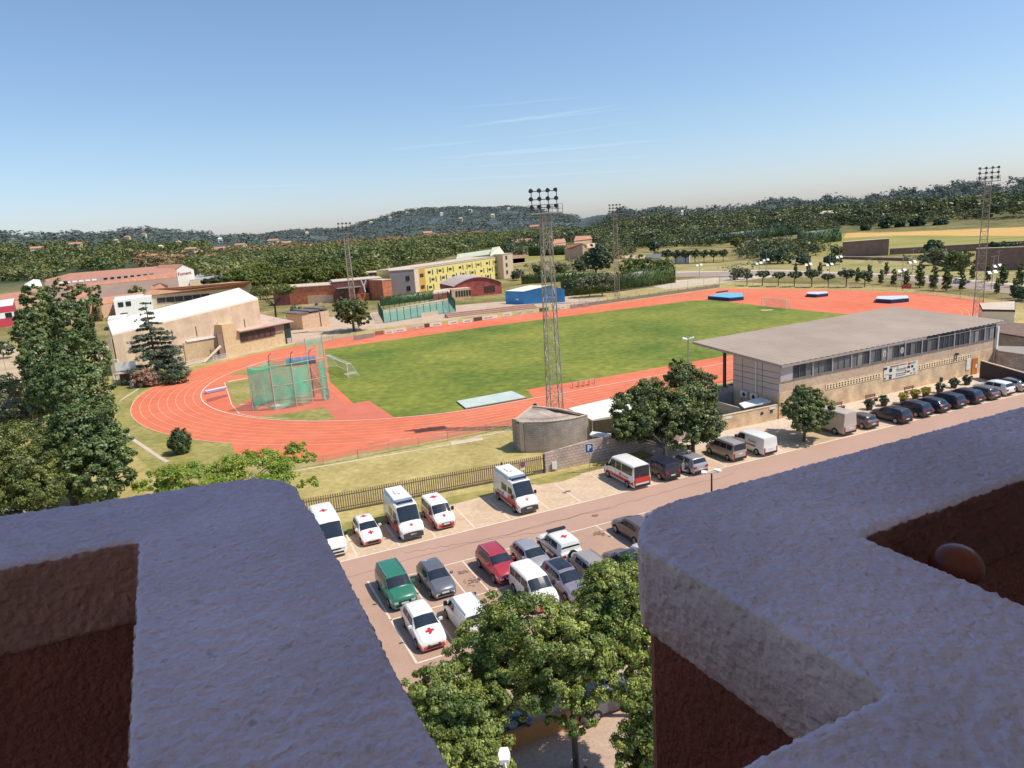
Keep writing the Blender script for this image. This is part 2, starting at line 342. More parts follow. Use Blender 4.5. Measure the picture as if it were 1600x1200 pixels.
# car park
RA=R(23.8)
def RF(u,v): return rot2(u,v,RA)
sheet('car_park',[RF(*q) for q in [(-40,26),(110,26),(110,51.0),(-40,51.3)]],.008,asphalt)
sheet('road',[RF(*q) for q in [(-40,46.6),(110,46.2),(110,50.9),(-40,51.2)]],.012,asph2)
sheet('bay_strip',[RF(*q) for q in [(-12,51.2),(58,50.9),(112,50.8),(112,57),(75,57.2),(44,57.6),(30,57.4),(-12,58.0)]],.016,conc)
sheet('pavement',[RF(*q) for q in [(41,57.4),(46,56.6),(112,56.2),(112,64),(58,62.3),(41,60.2)]],.020,pale)
b=MB()
strip([RF(-12,51.25),RF(40,51.0),RF(112,50.85)],.16,.024)
for u in (8.6,12,15,18.4,21.6,25.4,28.5,32.6,36.2,39.8): strip([RF(u,51.3),RF(u+.1,56.3)],.12,.024)
for u in (44.8,48.6,52.3,67,71.3,74.8,77.8,81,84.2,87,90): strip([RF(u,51.2),RF(u,56)],.12,.024)
strip([RF(9.5,46.3),RF(50,46.2)],.12,.016)
strip([RF(8.4,47),RF(8.6,35.7)],.14,.016); strip([RF(8.4,41.05),RF(50,41.0)],.12,.016); strip([RF(8.6,35.7),RF(30,35.5)],.12,.016)
for u in (11.1,13.9,15.4,18.2,20.7,23.3,27,29.9,32.7): strip([RF(u,46.2),RF(u,41.1)],.11,.0162)
for u in (11.2,13.9,16.1,18.7,21,23.4,25.8,28.3): strip([RF(u,41),RF(u,35.7)],.11,.0162)
tag(b.build('parking_lines',linew),kind='structure')
# oil stains
b=MB(); rs=random.Random(3)
for (u,v,r) in ((14.9,42.9,.75),(15.6,40.6,.5),(23.6,44.2,.7),(26.5,44.8,.5),(19,34.5,.5),(14.8,44.6,.3),(28,48,.25),(16.5,39,.3),(28.6,54,.4)):
    for k in range(40):
        a=rs.uniform(0,6.28); q=rs.random()**.7*r; c=RF(u+q*math.cos(a)*1.3,v+q*math.sin(a)); s_=rs.uniform(.03,.11)*(1.7-q/r)
        b.add([(c[0]+s_*rs.uniform(.6,1.3)*math.cos(t),c[1]+s_*rs.uniform(.6,1.3)*math.sin(t),.0175+.0003*k) for t in np.linspace(0,5.5,8)],[tuple(range(8))])
tag(b.build('oil_stains',M('oil_stain',(.24,.14,.105),.7,.2)),kind='structure')
b=MB()
for (u0,v0,u1,v1) in ((-6,48.2,30,48.9),(12,50,24,47.3),(6,34,14,30.5),(9.6,33.3,16.5,32),(20,48.5,44,49.2)):
    pts=[]; n=26
    for i in range(n+1):
        t=i/n; pts.append(RF(u0+(u1-u0)*t+rs.uniform(-.1,.1),v0+(v1-v0)*t+rs.uniform(-.18,.18)))
    strip(pts,.05,.0175)
tag(b.build('tar_cracks',M('tar_crack',(.17,.10,.075),.7,.2)),kind='structure')
# ground south of the car park
sheet('tiled_pavement',[RF(*q) for q in [(-24,8),(44,8),(44,33.2),(-24,33.2)]],.0205,M('paving_tiles',(.42,.29,.21),.9,.08,.6,col2=(.5,.36,.27),sc2=5))
# green verge beside the fence, dirt around
sheet('fence_verge',gp([(470,845),(545,815),(740,768),(800,765),(760,775),(700,790),(560,832),(500,862)]),.020,grassg)
sheet('wall_verge',gp([(820,752),(865,741),(910,741),(880,752),(840,758)]),.024,grassg)
sheet('left_bend_verge',gp([(175,590),(200,600),(232,560+44),(207,625),(206,645),(240,671),(304,685),(395,692),(360,730),(300,790),(250,745),(186,690)]),.0085,grassg)
sheet('sandy_yard',gp([(-200,560),(40,545),(45,600),(-200,700)]),.01,earth)
sheet('pavilion_yard',gp([(140,560),(290,570),(350,562),(455,538),(540,520),(700,500),(830,480),(925,474),(960,470),(900,462),(700,478),(560,490),(300,520),(160,540)]),.0086,M('dusty_pavement',(.44,.32,.22),.9,.1,.3,col2=(.56,.42,.3),sc2=2))
sheet('footpath',gp([(1040,452),(1215,432),(1205,428),(1000,442)]),.012,pale)
# edge path lines left
b=MB(); strip(gp([(186,672),(250,715),(262,722)]),.5,.022); strip(gp([(188,626),(222,604),(262,585),(345,557)]),.35,.022); strip(gp([(450,738),(697,696),(750,682),(800,672)]),.35,.022)
tag(b.build('edge_kerb',pale),kind='structure')
# fields, country road
wheat=M('wheat_field',(.52,.28,.07),.95,.1,.02,col2=(.62,.40,.14),sc2=.3,stretch=(1,4,1))
wg=M('meadow',(.17,.19,.04),.95,.1,.02,col2=(.38,.30,.09),sc2=.25,stretch=(1,4,1))
sheet('meadow_field',gp([(1225,400),(1310,358),(1600,338),(1900,330),(1900,392),(1600,400),(1370,398)]),.03,wg)
sheet('wheat_field',gp([(1318,372),(1326,358),(1600,345),(1900,330),(1900,362),(1600,369),(1400,368)]),.05,wheat)
sheet('upper_field',gp([(1390,354),(1600,339),(1900,322),(1900,333),(1600,349),(1400,357)]),.06,M('pale_stubble',(.55,.36,.17),.95,.1,.05,sc2=.4))
sheet('scrub_field',gp([(1040,415),(1310,400),(1500,412),(1600,428),(1800,440),(1800,470),(1600,448),(1420,428),(1210,424),(1030,428)]),.02,M('scrub_grass',(.22,.2,.06),.95,.1,.06,col2=(.42,.34,.15),sc2=.6,bump=.5,bsc=1,detail=8))
sheet('country_road',gp([(1010,434),(1210,430),(1380,434),(1480,447),(1600,462),(1900,505),(1900,484),(1600,447),(1420,431),(1210,423),(1010,427)]),.03,M('country_asphalt',(.33,.25,.21),.9,.06,.2,sc2=2))
sheet('road_verge',gp([(1010,425.5),(1210,421.5),(1420,429),(1600,444),(1600,447),(1420,431),(1210,423),(1010,427)]),.035,pale)
for i_,(q_) in enumerate(([(640,388),(700,381),(760,377),(765,381),(700,388),(645,393)],[(800,371),(850,364),(870,366),(810,376)],[(1020,369),(1075,358),(1090,360),(1030,372)])): sheet('clearing',gp(q_),.03+.004*i_,wg)
sheet('pale_lane',gp([(560,452),(760,408),(900,396),(1010,400),(1010,404),(900,402),(770,416)]),.02,earth)
sheet('brown_field',gp([(800,394),(920,386),(925,397),(800,412)]),.02,M('red_earth',(.35,.2,.12),.95,.1,.1,sc2=.6))
sheet('small_meadow',gp([(820,396),(900,392),(900,402),(820,410)]),.03,wg)
# ---------------------------------------------------------------- foliage
def leaf_cloud(blobs,nclump,per,leaf,seed,clr=.28,inner=.25,up=.3):
    """blobs: (x,y,z,rx,ry,rz); leaf clusters near the surface of the blobs, gaps between clusters"""
    g=np.random.default_rng(seed); B=np.array(blobs,dtype=float)
    vol=(B[:,3]*B[:,4]+B[:,4]*B[:,5]+B[:,3]*B[:,5]); idx=g.choice(len(B),nclump,p=vol/vol.sum())
    d=g.normal(size=(nclump,3)); d/=np.linalg.norm(d,axis=1)[:,None]
    rad=np.where(g.random(nclump)<inner,g.uniform(.3,.8,nclump),g.uniform(.8,1.04,nclump))
    C=B[idx,:3]+d*B[idx,3:]*rad[:,None]
    size=clr*np.mean(B[idx,3:],axis=1)*g.uniform(.6,1.35,nclump)
    n=nclump*per
    off=g.normal(size=(n,3)); off/=np.linalg.norm(off,axis=1)[:,None]; off*=(g.random(n)**.45)[:,None]
    cen=np.repeat(C,per,0)+off*np.repeat(size,per)[:,None]*np.array([1,1,.75])
    nrm=off+np.repeat(d,per,0)*.5+g.normal(size=(n,3))*.45; nrm[:,2]+=up
    nrm/=np.linalg.norm(nrm,axis=1)[:,None]
    t=g.normal(size=(n,3)); t-=nrm*np.sum(t*nrm,axis=1)[:,None]; t/=np.linalg.norm(t,axis=1)[:,None]; s=np.cross(nrm,t)
    L=leaf*g.uniform(.6,1.3,n)[:,None]
    V=np.stack([cen-t*L*.5,cen+s*L*.28+nrm*L*.06,cen+t*L*.5,cen-s*L*.28+nrm*L*.06],1).reshape(-1,3)
    Fc=np.arange(n*4).reshape(-1,4)
    return V,Fc,C
bark=M('bark',(.12,.09,.065),.95,.25,3,bump=.6,bsc=12)
bark_g=M('grey_bark',(.22,.19,.15),.95,.2,3,bump=.5,bsc=12)
LF=dict(
 street=Mleaf('street_tree_leaves',(.085,.14,.025),(.36,.40,.09),.6,.28,.5),
 wall=Mleaf('dark_evergreen_leaves',(.045,.075,.022),(.22,.25,.075),0.6,0.18,0.5),
 poplar=Mleaf('poplar_leaves',(.045,.085,.025),(.20,.25,.08),0.5,0.2,0.55),
 pine=Mleaf('pine_needles',(.08,.11,.025),(.22,.23,.055),0.4,0.15,0.4),
 silk=Mleaf('silk_tree_leaves',(0.174,0.275,0.029),(0.377,0.435,0.065),.5,.35,.35),
 cedar=Mleaf('cedar_needles',(0.065,0.109,0.065),(0.174,0.203,0.131),.5,.1,.5),
 plane=Mleaf('plane_leaves',(0.131,0.174,0.029),(0.304,0.290,0.072),.12,.25,.35),
 wood=Mleaf('woodland_leaves',(.055,.10,.03),(.25,.25,.08),0.045,0.2,0.22),
 dark=Mleaf('dark_tree_leaves',(0.036,0.072,0.036),(0.123,0.160,0.072),.1,.15,.4),
 olive=Mleaf('olive_leaves',(0.145,0.174,0.087),(0.290,0.275,0.160),.2,.2,.4),
 hedge=Mleaf('hedge_leaves',(0.043,0.080,0.022),(0.116,0.145,0.043),.5,.15,.4),
 pink=Mleaf('oleander_blossom_leaves',(0.102,0.131,0.051),(0.700,0.377,0.290),1.1,.2,.4),
 auburn=Mleaf('dry_brown_leaves',(0.189,0.145,0.058),(0.392,0.275,0.131),.05,.2,.35),
 mixdark=Mleaf('mixed_dark_leaves',(.045,.075,.04),(.19,.20,.075),0.045,0.15,0.22),
 bright=Mleaf('bright_green_leaves',(.10,.16,.035),(.24,.27,.07),.25,.25,.4),
 farw=Mleaf('distant_wood_leaves',(.12,.155,.15),(.20,.225,.185),.02,.15,.08,0),  # leaf tone greyed towards blue, distance haze painted into it
 fyell=Mleaf('yellow_shrub_leaves',(0.362,0.319,0.043),(0.609,0.522,0.116),1,.2,.3),
)
def limb(b,p,q,r0,r1,rs,n=4,wob=.12):
    p=Vector(p); q=Vector(q); L=(q-p).length; prev=p; pr=r0
    for i in range(1,n+1):
        t=i/n; c=p.lerp(q,t)+(Vector((rs.uniform(-1,1),rs.uniform(-1,1),0))*wob*L*(1-t)*.6 if i<n else Vector()); rr=r0+(r1-r0)*t
        b.tube(prev,c,pr,rr,n=7); prev=c; pr=rr
def tree_parts(root,blobs,mat,trunkr,seed,nclump=120,per=40,leaf=.25,clr=.28,trunks=((0,0),),tm=None,fork=.45,limbs=8,inner=.25,up=.3):
    rs=random.Random(seed)
    V,Fc,C=leaf_cloud(blobs,nclump,per,leaf,seed,clr,inner,up)
    fastmesh('crown',V,Fc,mat,root)
    b=MB(); top=max(q[2] for q in blobs)
    for (tx,ty) in trunks:
        bl=min(blobs,key=lambda q:(q[0]-tx)**2+(q[1]-ty)**2); fz=min(top,bl[2])*fork+.2
        limb(b,(tx,ty,-.05),(tx*.9+rs.uniform(-.1,.1),ty*.9,fz),trunkr,trunkr*.75,rs,4,.05)
        for k in range(limbs):
            c=C[rs.randrange(len(C))]; limb(b,(tx*.9,ty*.9,fz-.1),tuple(c),trunkr*.5,trunkr*.12,rs,4,.12)
    b.build('trunk',tm or bark,root,smooth=True,sharp=80)
    return root
def tree(name,label,loc,blobs,mat,trunkr=.18,seed=1,group=None,cat='tree',**k):
    r=thing(name,label,cat,loc,0,group); tree_parts(r,blobs,LF[mat],trunkr,seed,**k); return r
def rb(n,R_,Rz,zc,seed,r0=.45,flat=1.0,low=0):
    """random lobes of a crown"""
    g=random.Random(seed); out=[(0,0,zc,R_*.7,R_*.7,Rz*.8)]
    for i in range(n):
        a=g.uniform(0,6.28); q=R_*g.uniform(.35,.65); z=zc+Rz*g.uniform(-.6,.65); k=r0*g.uniform(.7,1.25)
        out.append((q*math.cos(a),q*math.sin(a),z,R_*k,R_*k,Rz*k*flat))
    return out
# --- street trees by the low wall under the balcony
def at_h(px,py,z): return Vector(G3(px,py,z))
def px_tree(name,label,base,crown,mat,seed,trunkr=.18,group=None,cat='tree',**k):
    """base: ground point (x,y); crown: list of (px,py,z,radius_h,radius_v) lobes standing at height z"""
    bl=[]
    for (px,py,z,r1,r2) in crown:
        p=G(px,py,z); bl.append((p[0]-base[0],p[1]-base[1],z,r1,r1,r2))
    return tree(name,label,(base[0],base[1],0),bl,mat,trunkr,seed,group,cat,**k)
K=dict(nclump=620,per=170,leaf=.135,clr=.21,inner=.25)
g1='leafy street trees along the low orange wall'
px_tree('street_tree','broad leafy street tree whose trunk stands in the tiled paving',G(900,1200,0),
  [(830,985,7.3,1.9,1.5),(900,1000,6.8,1.7,1.4),(765,1000,6.4,1.5,1.3),(850,1060,5.6,1.6,1.2),(920,1060,5.5,1.3,1.1),(790,960,7.2,1.2,1.0),(800,1040,5.6,1.5,1.3),(875,1025,6,1.6,1.3),(740,1020,5.8,1.2,1.0),(930,1020,6,1.3,1.2),(900,1120,4.3,.8,.8),(840,1110,4.6,.7,.7),(770,1050,5.2,1,.9)],'street',11,.16,g1,**K)
px_tree('street_tree','low leafy tree squeezed against the edge of the wide parapet',G(700,1215,0),
  [(690,1085,5.6,1.3,1.1),(655,1080,5.6,.9,.8),(750,1150,4.2,1.2,1.1),(730,1120,5.0,1.3,1.1),(720,1180,4.0,1.4,1.2),(680,1120,5,1.0,.9),(770,1085,5.2,1.0,.9),(760,1190,3.6,1.0,1)],'street',12,.13,g1,nclump=440,per=160,leaf=.135,clr=.23,inner=.25)
px_tree('street_tree','tall leafy tree with its crown top touching the corner of the pointed parapet',G(990,1120,0),
  [(960,925,7.4,1.5,1.3),(990,960,7.0,1.4,1.2),(1015,1010,6.2,1.3,1.1),(960,900,7.6,1.1,1),(1010,900,7.3,1.3,1.2),(930,950,7,1.1,1)],'street',13,.15,g1,nclump=450,per=160,leaf=.135,clr=.23,inner=.25)
px_tree('street_tree','leafy tree below the wide brown wall corner, half hidden by it',G(1050,1230,0),
  [(1020,1110,4.8,1.3,1.2),(990,1070,5,1.1,1.0),(1000,1170,3.6,1.1,1.1),(1035,1160,4.0,1.2,1.1),(1060,1080,5,1.3,1.2),(1000,1130,4,.6,.6),(1010,1190,3.4,.9,.9)],'street',14,.13,g1,nclump=350,per=150,leaf=.135,clr=.23,inner=.25)
# --- evergreen pair at the block wall
KB=dict(nclump=480,per=80,leaf=.26,clr=.22,inner=.25)
px_tree('evergreen_tree','round evergreen tree beside the white canopy, over the parked minibus',G(1040,730,0),
  [(985,640,4.6,2.0,1.9),(1015,620,5.2,2.1,1.9),(1010,665,3.6,2.0,1.6),(975,672,3.3,1.4,1.2),(1035,655,4.2,1.9,1.8)],'wall',21,.2,'evergreen trees at the block wall',**KB)
px_tree('evergreen_tree','taller dark evergreen tree beside the grandstand, over the parked cars',G(1082,722,0),
  [(1070,590,6.4,2.1,1.7),(1085,625,5.4,2.4,2.1),(1062,640,4.9,2.2,2.0),(1100,660,4,2.0,1.9),(1060,575,7.0,1.2,1.1),(1100,600,5.8,1.5,1.3),(1065,680,3.2,1.9,1.4)],'wall',22,.24,'evergreen trees at the block wall',**KB)
bx,by=G(1256,690,0)
px_tree('evergreen_tree','small round evergreen tree growing from an earth pit in the car park',(bx,by),
  [(1262,628,3.7,1.9,1.5),(1245,640,3.3,1.5,1.4),(1280,640,3.2,1.5,1.4),(1264,660,2.3,1.6,1.1),(1255,617,4.2,1.3,1.0)],'wall',23,.17,nclump=330,per=80,leaf=.23,clr=.22,inner=.25)
pitp=gp([(1215,690),(1275,671),(1312,682),(1247,704)])
sheet('tree_pit_soil',pitp,.026,earth)
# --- the poplars on the left
KP=dict(nclump=1500,per=46,leaf=.36,clr=.16,inner=.15)
px_tree('poplar_tree','tall dark poplar with a ragged top, nearest the running track',G(120,800,0),
  [(128,478,16.5,2.2,3.2),(108,515,14.2,2.9,3.8),(128,560,12,2.9,3.6),(128,620,9.5,3.0,3.6),(135,680,6.8,3.2,3.6),(150,735,4.2,3.2,3.2),(98,690,6.3,2.6,3.2),(95,450,18.2,1.4,1.8),(150,462,17.2,1.2,1.9),(102,600,10.5,2.6,3.4),(170,700,5.6,2.2,2.2)],'poplar',31,.4,'poplar trees beside the bend of the track',**KP)
px_tree('poplar_tree','narrower poplar standing behind the taller dark one, red hall beside it',G(60,700,0),
  [(52,468,17.5,1.7,2.6),(48,520,14.6,2.1,3),(64,565,12,2.4,3),(74,515,14.4,2.5,3.2),(76,610,9.5,2.4,3),(78,470,16.6,1.5,2.4)],'poplar',32,.35,'poplar trees beside the bend of the track',nclump=800,per=46,leaf=.36,clr=.18,inner=.15)
px_tree('leafy_tree','grey green leafy tree at the edge below the sandy yard',G(0,740,0),
  [(5,610,6.5,2.6,2.2),(30,650,5.2,2.6,2.2),(-30,640,6,3,3)],'olive',33,.25,nclump=420,per=60,leaf=.32,clr=.22)
px_tree('pine_tree','rounded umbrella pine with yellow green needles beside the poplars',G(10,850,0),
  [(10,690,8.4,3.2,1.5),(40,725,7.0,2.4,1.4),(-30,720,8,3,1.8),(60,765,4.9,2.2,1.6),(15,755,5.6,3.2,2),(40,790,3.6,2.4,1.8)],'pine',34,.28,nclump=700,per=90,leaf=.2,clr=.2)
# --- silk tree, clipped bush
px_tree('silk_tree','wide flat topped silk tree with light green feathery leaves',G(360,800,0),
  [(405,712,4.6,2.0,.45),(440,722,4.2,1.8,.4),(370,720,4.4,1.8,.45),(300,735,4.0,2.0,.4),(255,738,3.9,1.5,.35),(460,700,4.8,1.3,.35),(350,745,3.4,2.2,.5),(430,745,3.4,1.8,.5),(280,765,2.8,1.4,.4),(485,755,3,1.0,.4),(480,715,4.3,.9,.3)],'silk',41,.14,nclump=400,per=60,leaf=.22,clr=.34,up=1.2,tm=bark_g)
px_tree('silk_tree','smaller light green silk tree with a dark underside, left of the wide one',G(262,800,0),
  [(262,752,2.8,1.1,.6),(255,770,2.0,.9,.6),(225,758,2.6,1.1,.35)],'silk',42,.1,nclump=90,per=60,leaf=.2,clr=.34,up=1.0)
bx,by=G(284,708,0)
tree('clipped_bush','dark clipped barrel shaped bush on the verge outside the track',(bx,by,0),[(0,0,1.3,1.25,1.25,1.3),(0,0,2.1,1.1,1.1,.9),(.1,0,.8,1.0,1.0,.8)],'hedge',.15,43,cat='bush',nclump=150,per=60,leaf=.22,clr=.3)
# --- cedar with tiers
def cedar(loc,h,seed):
    r=thing('cedar_tree','blue green cedar with drooping tiered branches beside the sports hall','tree',loc)
    rs=random.Random(seed); bl=[]; b=MB(); b.tube((0,0,-.1),(0,0,h*.97),.35,.05,n=8)
    nt=15
    for i in range(nt):
        z=1.2+(h-1.6)*i/(nt-1); rr=(1-i/(nt-.3))**.8*5.0+.3
        for k in range(7 if i<10 else 4):
            a=rs.uniform(0,6.28); L=rr*rs.uniform(.7,1.1)
            b.tube((0,0,z),(L*math.cos(a),L*math.sin(a),z-.1*L),.08,.02,n=5)
            for q in (.55,.9):
                bl.append((L*q*math.cos(a),L*q*math.sin(a),z-.1*L*q,.28*L+.3,.28*L+.3,.16))
    V,Fc,C=leaf_cloud(bl,1500,40,.26,seed,.45,.6,1.0); fastmesh('crown',V,Fc,LF['cedar'],r); b.build('trunk',bark,r)
bx,by=G(248,592,0); cedar((bx,by,0),zat(bx,by,470),5)
bx,by=G(228,604,0)
tree('oleander_bush','rounded bush with faded pink blossom at the hut',(bx,by,0),[(0,0,1.6,2.1,2.0,1.6),(-1.2,.3,1.4,1.5,1.4,1.3),(1.5,0,1.5,1.4,1.4,1.3)],'pink',.1,51,cat='bush',nclump=130,per=45,leaf=.26,clr=.26)
bx,by=G(268,600,0)
tree('dark_bush','dark spreading bush under the cedar by the railing',(bx,by,0),[(0,0,1.3,2.2,1.8,1.4),(1.5,.5,1.0,1.5,1.4,1.2)],'dark',.1,52,cat='bush',nclump=110,per=40,leaf=.28,clr=.26)
# --- round tree at the mast, others behind the far straight
bx,by=G(556,520,0)
tree('round_tree','dense round green tree behind the far floodlight mast',(bx-1,by+3,0),rb(9,5.4,4.2,5.6,61),'wood',.3,61,nclump=260,per=34,leaf=.6,clr=.24)
bx,by=G(432,500,0)
tree('stone_pine','flat topped stone pine in front of the red brick school',(bx,by,0),[(0,0,9.5,6,6,1.6),(4,0,9.2,3.5,3.5,1.2),(-4,1,9,3,3,1.2)],'pine',.35,62,nclump=150,per=36,leaf=.55,clr=.24)
for (px,py,h_,r_,s_) in ((464,500,5,2.4,63),(500,492,4,2.2,64)):
    bx,by=G(px,py,0); tree('dark_conifer','small dark conifer before the orange brick school, %s'%('left of the pair' if px<480 else 'right of the pair'),(bx,by,0),[(0,0,h_*.5,r_*.7,r_*.7,h_*.5),(0,0,h_*.3,r_,r_,h_*.3)],'dark',.15,s_,nclump=70,per=26,leaf=.5,clr=.3)
# olive / dark tree beside mast F
bx,by=G(936,463,0); OL=tree('olive_tree','rounded olive like tree on two trunks beside the mast',(bx-1,by,0),[(-1.5,0,4.5,4,3.5,2.6),(3,0,5,3.6,3.5,2.4),(-4.5,0,4.2,2.2,2.2,1.8),(0,0,5.8,3,3,1.8)],'olive',.22,65,trunks=((-2,0),(2,0)),nclump=190,per=34,leaf=.55,clr=.24)
bx,by=G(932,441,0); tree('dark_tree','big dark round tree behind the tall clipped hedge',(bx,by,0),rb(8,7.2,6,9.5,66),'dark',.4,66,nclump=220,per=32,leaf=.8,clr=.22)
for i,(px,py,hh,rr_,lb) in enumerate(((985,438,9,7,'bright green bushy tree touching the mast'),(1010,434,8,6,'middle one of the three bushy green trees behind the hedge'),(1035,430,6.5,5.5,'rightmost of the three bushy green trees behind the hedge'))):
    bx,by=G(px,py,0); tree('bushy_tree',lb,(bx,by,0),rb(7,rr_,hh*.5,hh*.55,70+i),'bright',.3,70+i,group='bushy green trees behind the clipped hedge',nclump=170,per=30,leaf=.75,clr=.24)
# --- hedges
def hedge(name,label,pts,h,w,seed,leaf=.45,n=40,mat='hedge'):
    b=MB(); V=[];F_=[];o=0; g=np.random.default_rng(seed); c0=pts[0]
    for (p,q) in zip(pts[:-1],pts[1:]):
        L=math.dist(p,q); a=math.atan2(q[1]-p[1],q[0]-p[0]); mid=((p[0]+q[0])/2-c0[0],(p[1]+q[1])/2-c0[1])
        b.box(mid[0],mid[1],0,L,w*.86,h*.93,a)
        k=int(L*h*n*.5+L*w*n*.5); x=g.uniform(-L/2,L/2,k); z=g.uniform(.05,h,k); y=np.where(g.random(k)<.35,g.uniform(-w/2,w/2,k),np.where(g.random(k)<.7,-w/2,w/2)); z=np.where(np.abs(y)<w*.48,h,z)
        cen=np.stack([mid[0]+x*math.cos(a)-y*math.sin(a),mid[1]+x*math.sin(a)+y*math.cos(a),z],1)+g.normal(size=(k,3))*.07
        nn=g.normal(size=(k,3)); nn[:,2]+=.8; nn/=np.linalg.norm(nn,axis=1)[:,None]; t=g.normal(size=(k,3)); t-=nn*np.sum(t*nn,1)[:,None]; t/=np.linalg.norm(t,axis=1)[:,None]; s=np.cross(nn,t); Lf=leaf*g.uniform(.6,1.2,k)[:,None]*.5
        V.append(np.stack([cen-t*Lf,cen+s*Lf*.6,cen+t*Lf,cen-s*Lf*.6],1).reshape(-1,3)); F_.append(np.arange(k*4).reshape(-1,4)+o); o+=k*4
    vb=np.array(b.v); fb=np.array(b.f)+o
    o_=fastmesh(name,np.concatenate(V+[vb]),np.concatenate(F_+[fb]),LF[mat],loc=(c0[0],c0[1],0)); return tag(o_,label,'hedge')
def gq(a,b): return [G(*a),G(*b)]
hq=G(968,455),G(1052,441.5); hedge('clipped_hedge','tall straight clipped dark hedge behind the far mast',[hq[0],hq[1]],6.2,2.5,1,.7,8)
hedge('clipped_hedge','tall clipped dark hedge between the blue shed and the olive like tree',[G(878,463),G(965,456)],5.5,2.5,2,.7,8)
hedge('clipped_hedge','long low dark hedge above the white fence strip beyond the shed',[G(815,444),G(930,436)],3.5,3,3,.7,6)
hedge('clipped_hedge','long dark hedge below the red roofed farmhouse',[G(828,400),G(915,397)],7,4,4,1.2,2)
hedge('padel_hedge','low green hedge along the back of the fenced court',[G(596,478),G(708,463)],3.0,2,5,.5,10)
hedge('cypress_hedge','dark row of clipped cypress edging the country field',[G(1122,381),G(1248,366)],8,5,6,1.6,1.2,'dark')
hedge('cypress_hedge','dark jagged cypress hedge left of the golden field',[G(1250,384),G(1310,377)],9,5,7,1.6,1.2,'dark')
# --- rows of small trees
def row(name,label,grp,spots,proto):
    ch={}
    for c in COL.objects:
        if c.parent: ch.setdefault(c.parent.name,[]).append(c)
    for i,(x,y,s,rz) in enumerate(spots):
        o=proto if i==0 else copy_tree(proto,None,ch)
        o.location=(x,y,float(terr(x,y))); o.scale=(s,s,s); o.rotation_euler=(0,0,rz); tag(o,label,None,grp)
ga='small round headed trees lining the grass beyond the track'
pr=tree('lollipop_tree','x',(0,0,0),[(0,0,3.6,2.0,2.0,.95),(.9,.3,3.9,1.2,1.2,.7),(-.9,0,3.9,1.2,1.2,.7)],'dark',.16,81,nclump=70,per=30,leaf=.42,clr=.26,limbs=6,fork=.55)
row('lollipop_tree','small tree with a dark flat round head on the grass beyond the track',ga,[(*G(px,py),rs_,px) for px,py,rs_ in ((1167,446.5,.9),(1191,446.8,1.05),(1216,447,.95),(1241,447.5,1),(1268,448.5,1.1),(1294,448.5,.85),(1322,448.5,1.1),(1351,448.5,.95))],pr)
pr=tree('column_tree','x',(0,0,0),[(0,0,1.3,.8,.8,1.1),(0,0,2.6,.75,.75,1.0),(.1,0,3.8,.55,.55,.9),(0,.1,4.8,.3,.3,.6)],'wood',.08,82,nclump=70,per=26,leaf=.36,clr=.36)
gc='young columnar trees along the country road'
row('column_tree','young narrow green tree at the near side of the country road',gc,[(*G(px,py),s_,px) for px,py,s_ in ((1376,444,.9),(1396,446.5,1.0),(1416,447.5,.95),(1437,449.5,1.45),(1458,453.5,1.3),(1479,455,1.35),(1503,454,.95),(1557,459,.8),(1583,466,.95),(1340,441.5,.95),(1357,442.5,1.15))],pr)
pr2=copy_tree(pr)
row('column_tree','young narrow green tree at the far side of the country road',gc+', far side',[(*G(px,py),s_,px) for px,py,s_ in ((1263,428,.9),(1281,428.5,.9),(1543,440,1.0),(1567,446,1.2),(1593,448,1.2),(1501,432,1.1),(1519,437,.9),(1600+22,452,1),(1243,427.5,.8),(1385,430,.9))],pr2)
# row of road-side pines in the middle distance
pr=tree('roadside_tree','x',(0,0,0),[(0,0,5.2,2.6,2.6,1.9),(1.2,0,5.8,1.6,1.6,1.3),(-1.2,.4,5,1.6,1.6,1.4)],'dark',.2,83,nclump=70,per=26,leaf=.6,clr=.28)
row('roadside_tree','one of the dark evenly spaced trees in front of the pale barns',' row of dark trees in front of the pale barns'.strip(),[(*G(px,413-.035*(px-1030)),.85+.2*((px*7)%5)/5,px) for px in (1028,1042,1056,1071,1086,1100,1115,1130)],pr)
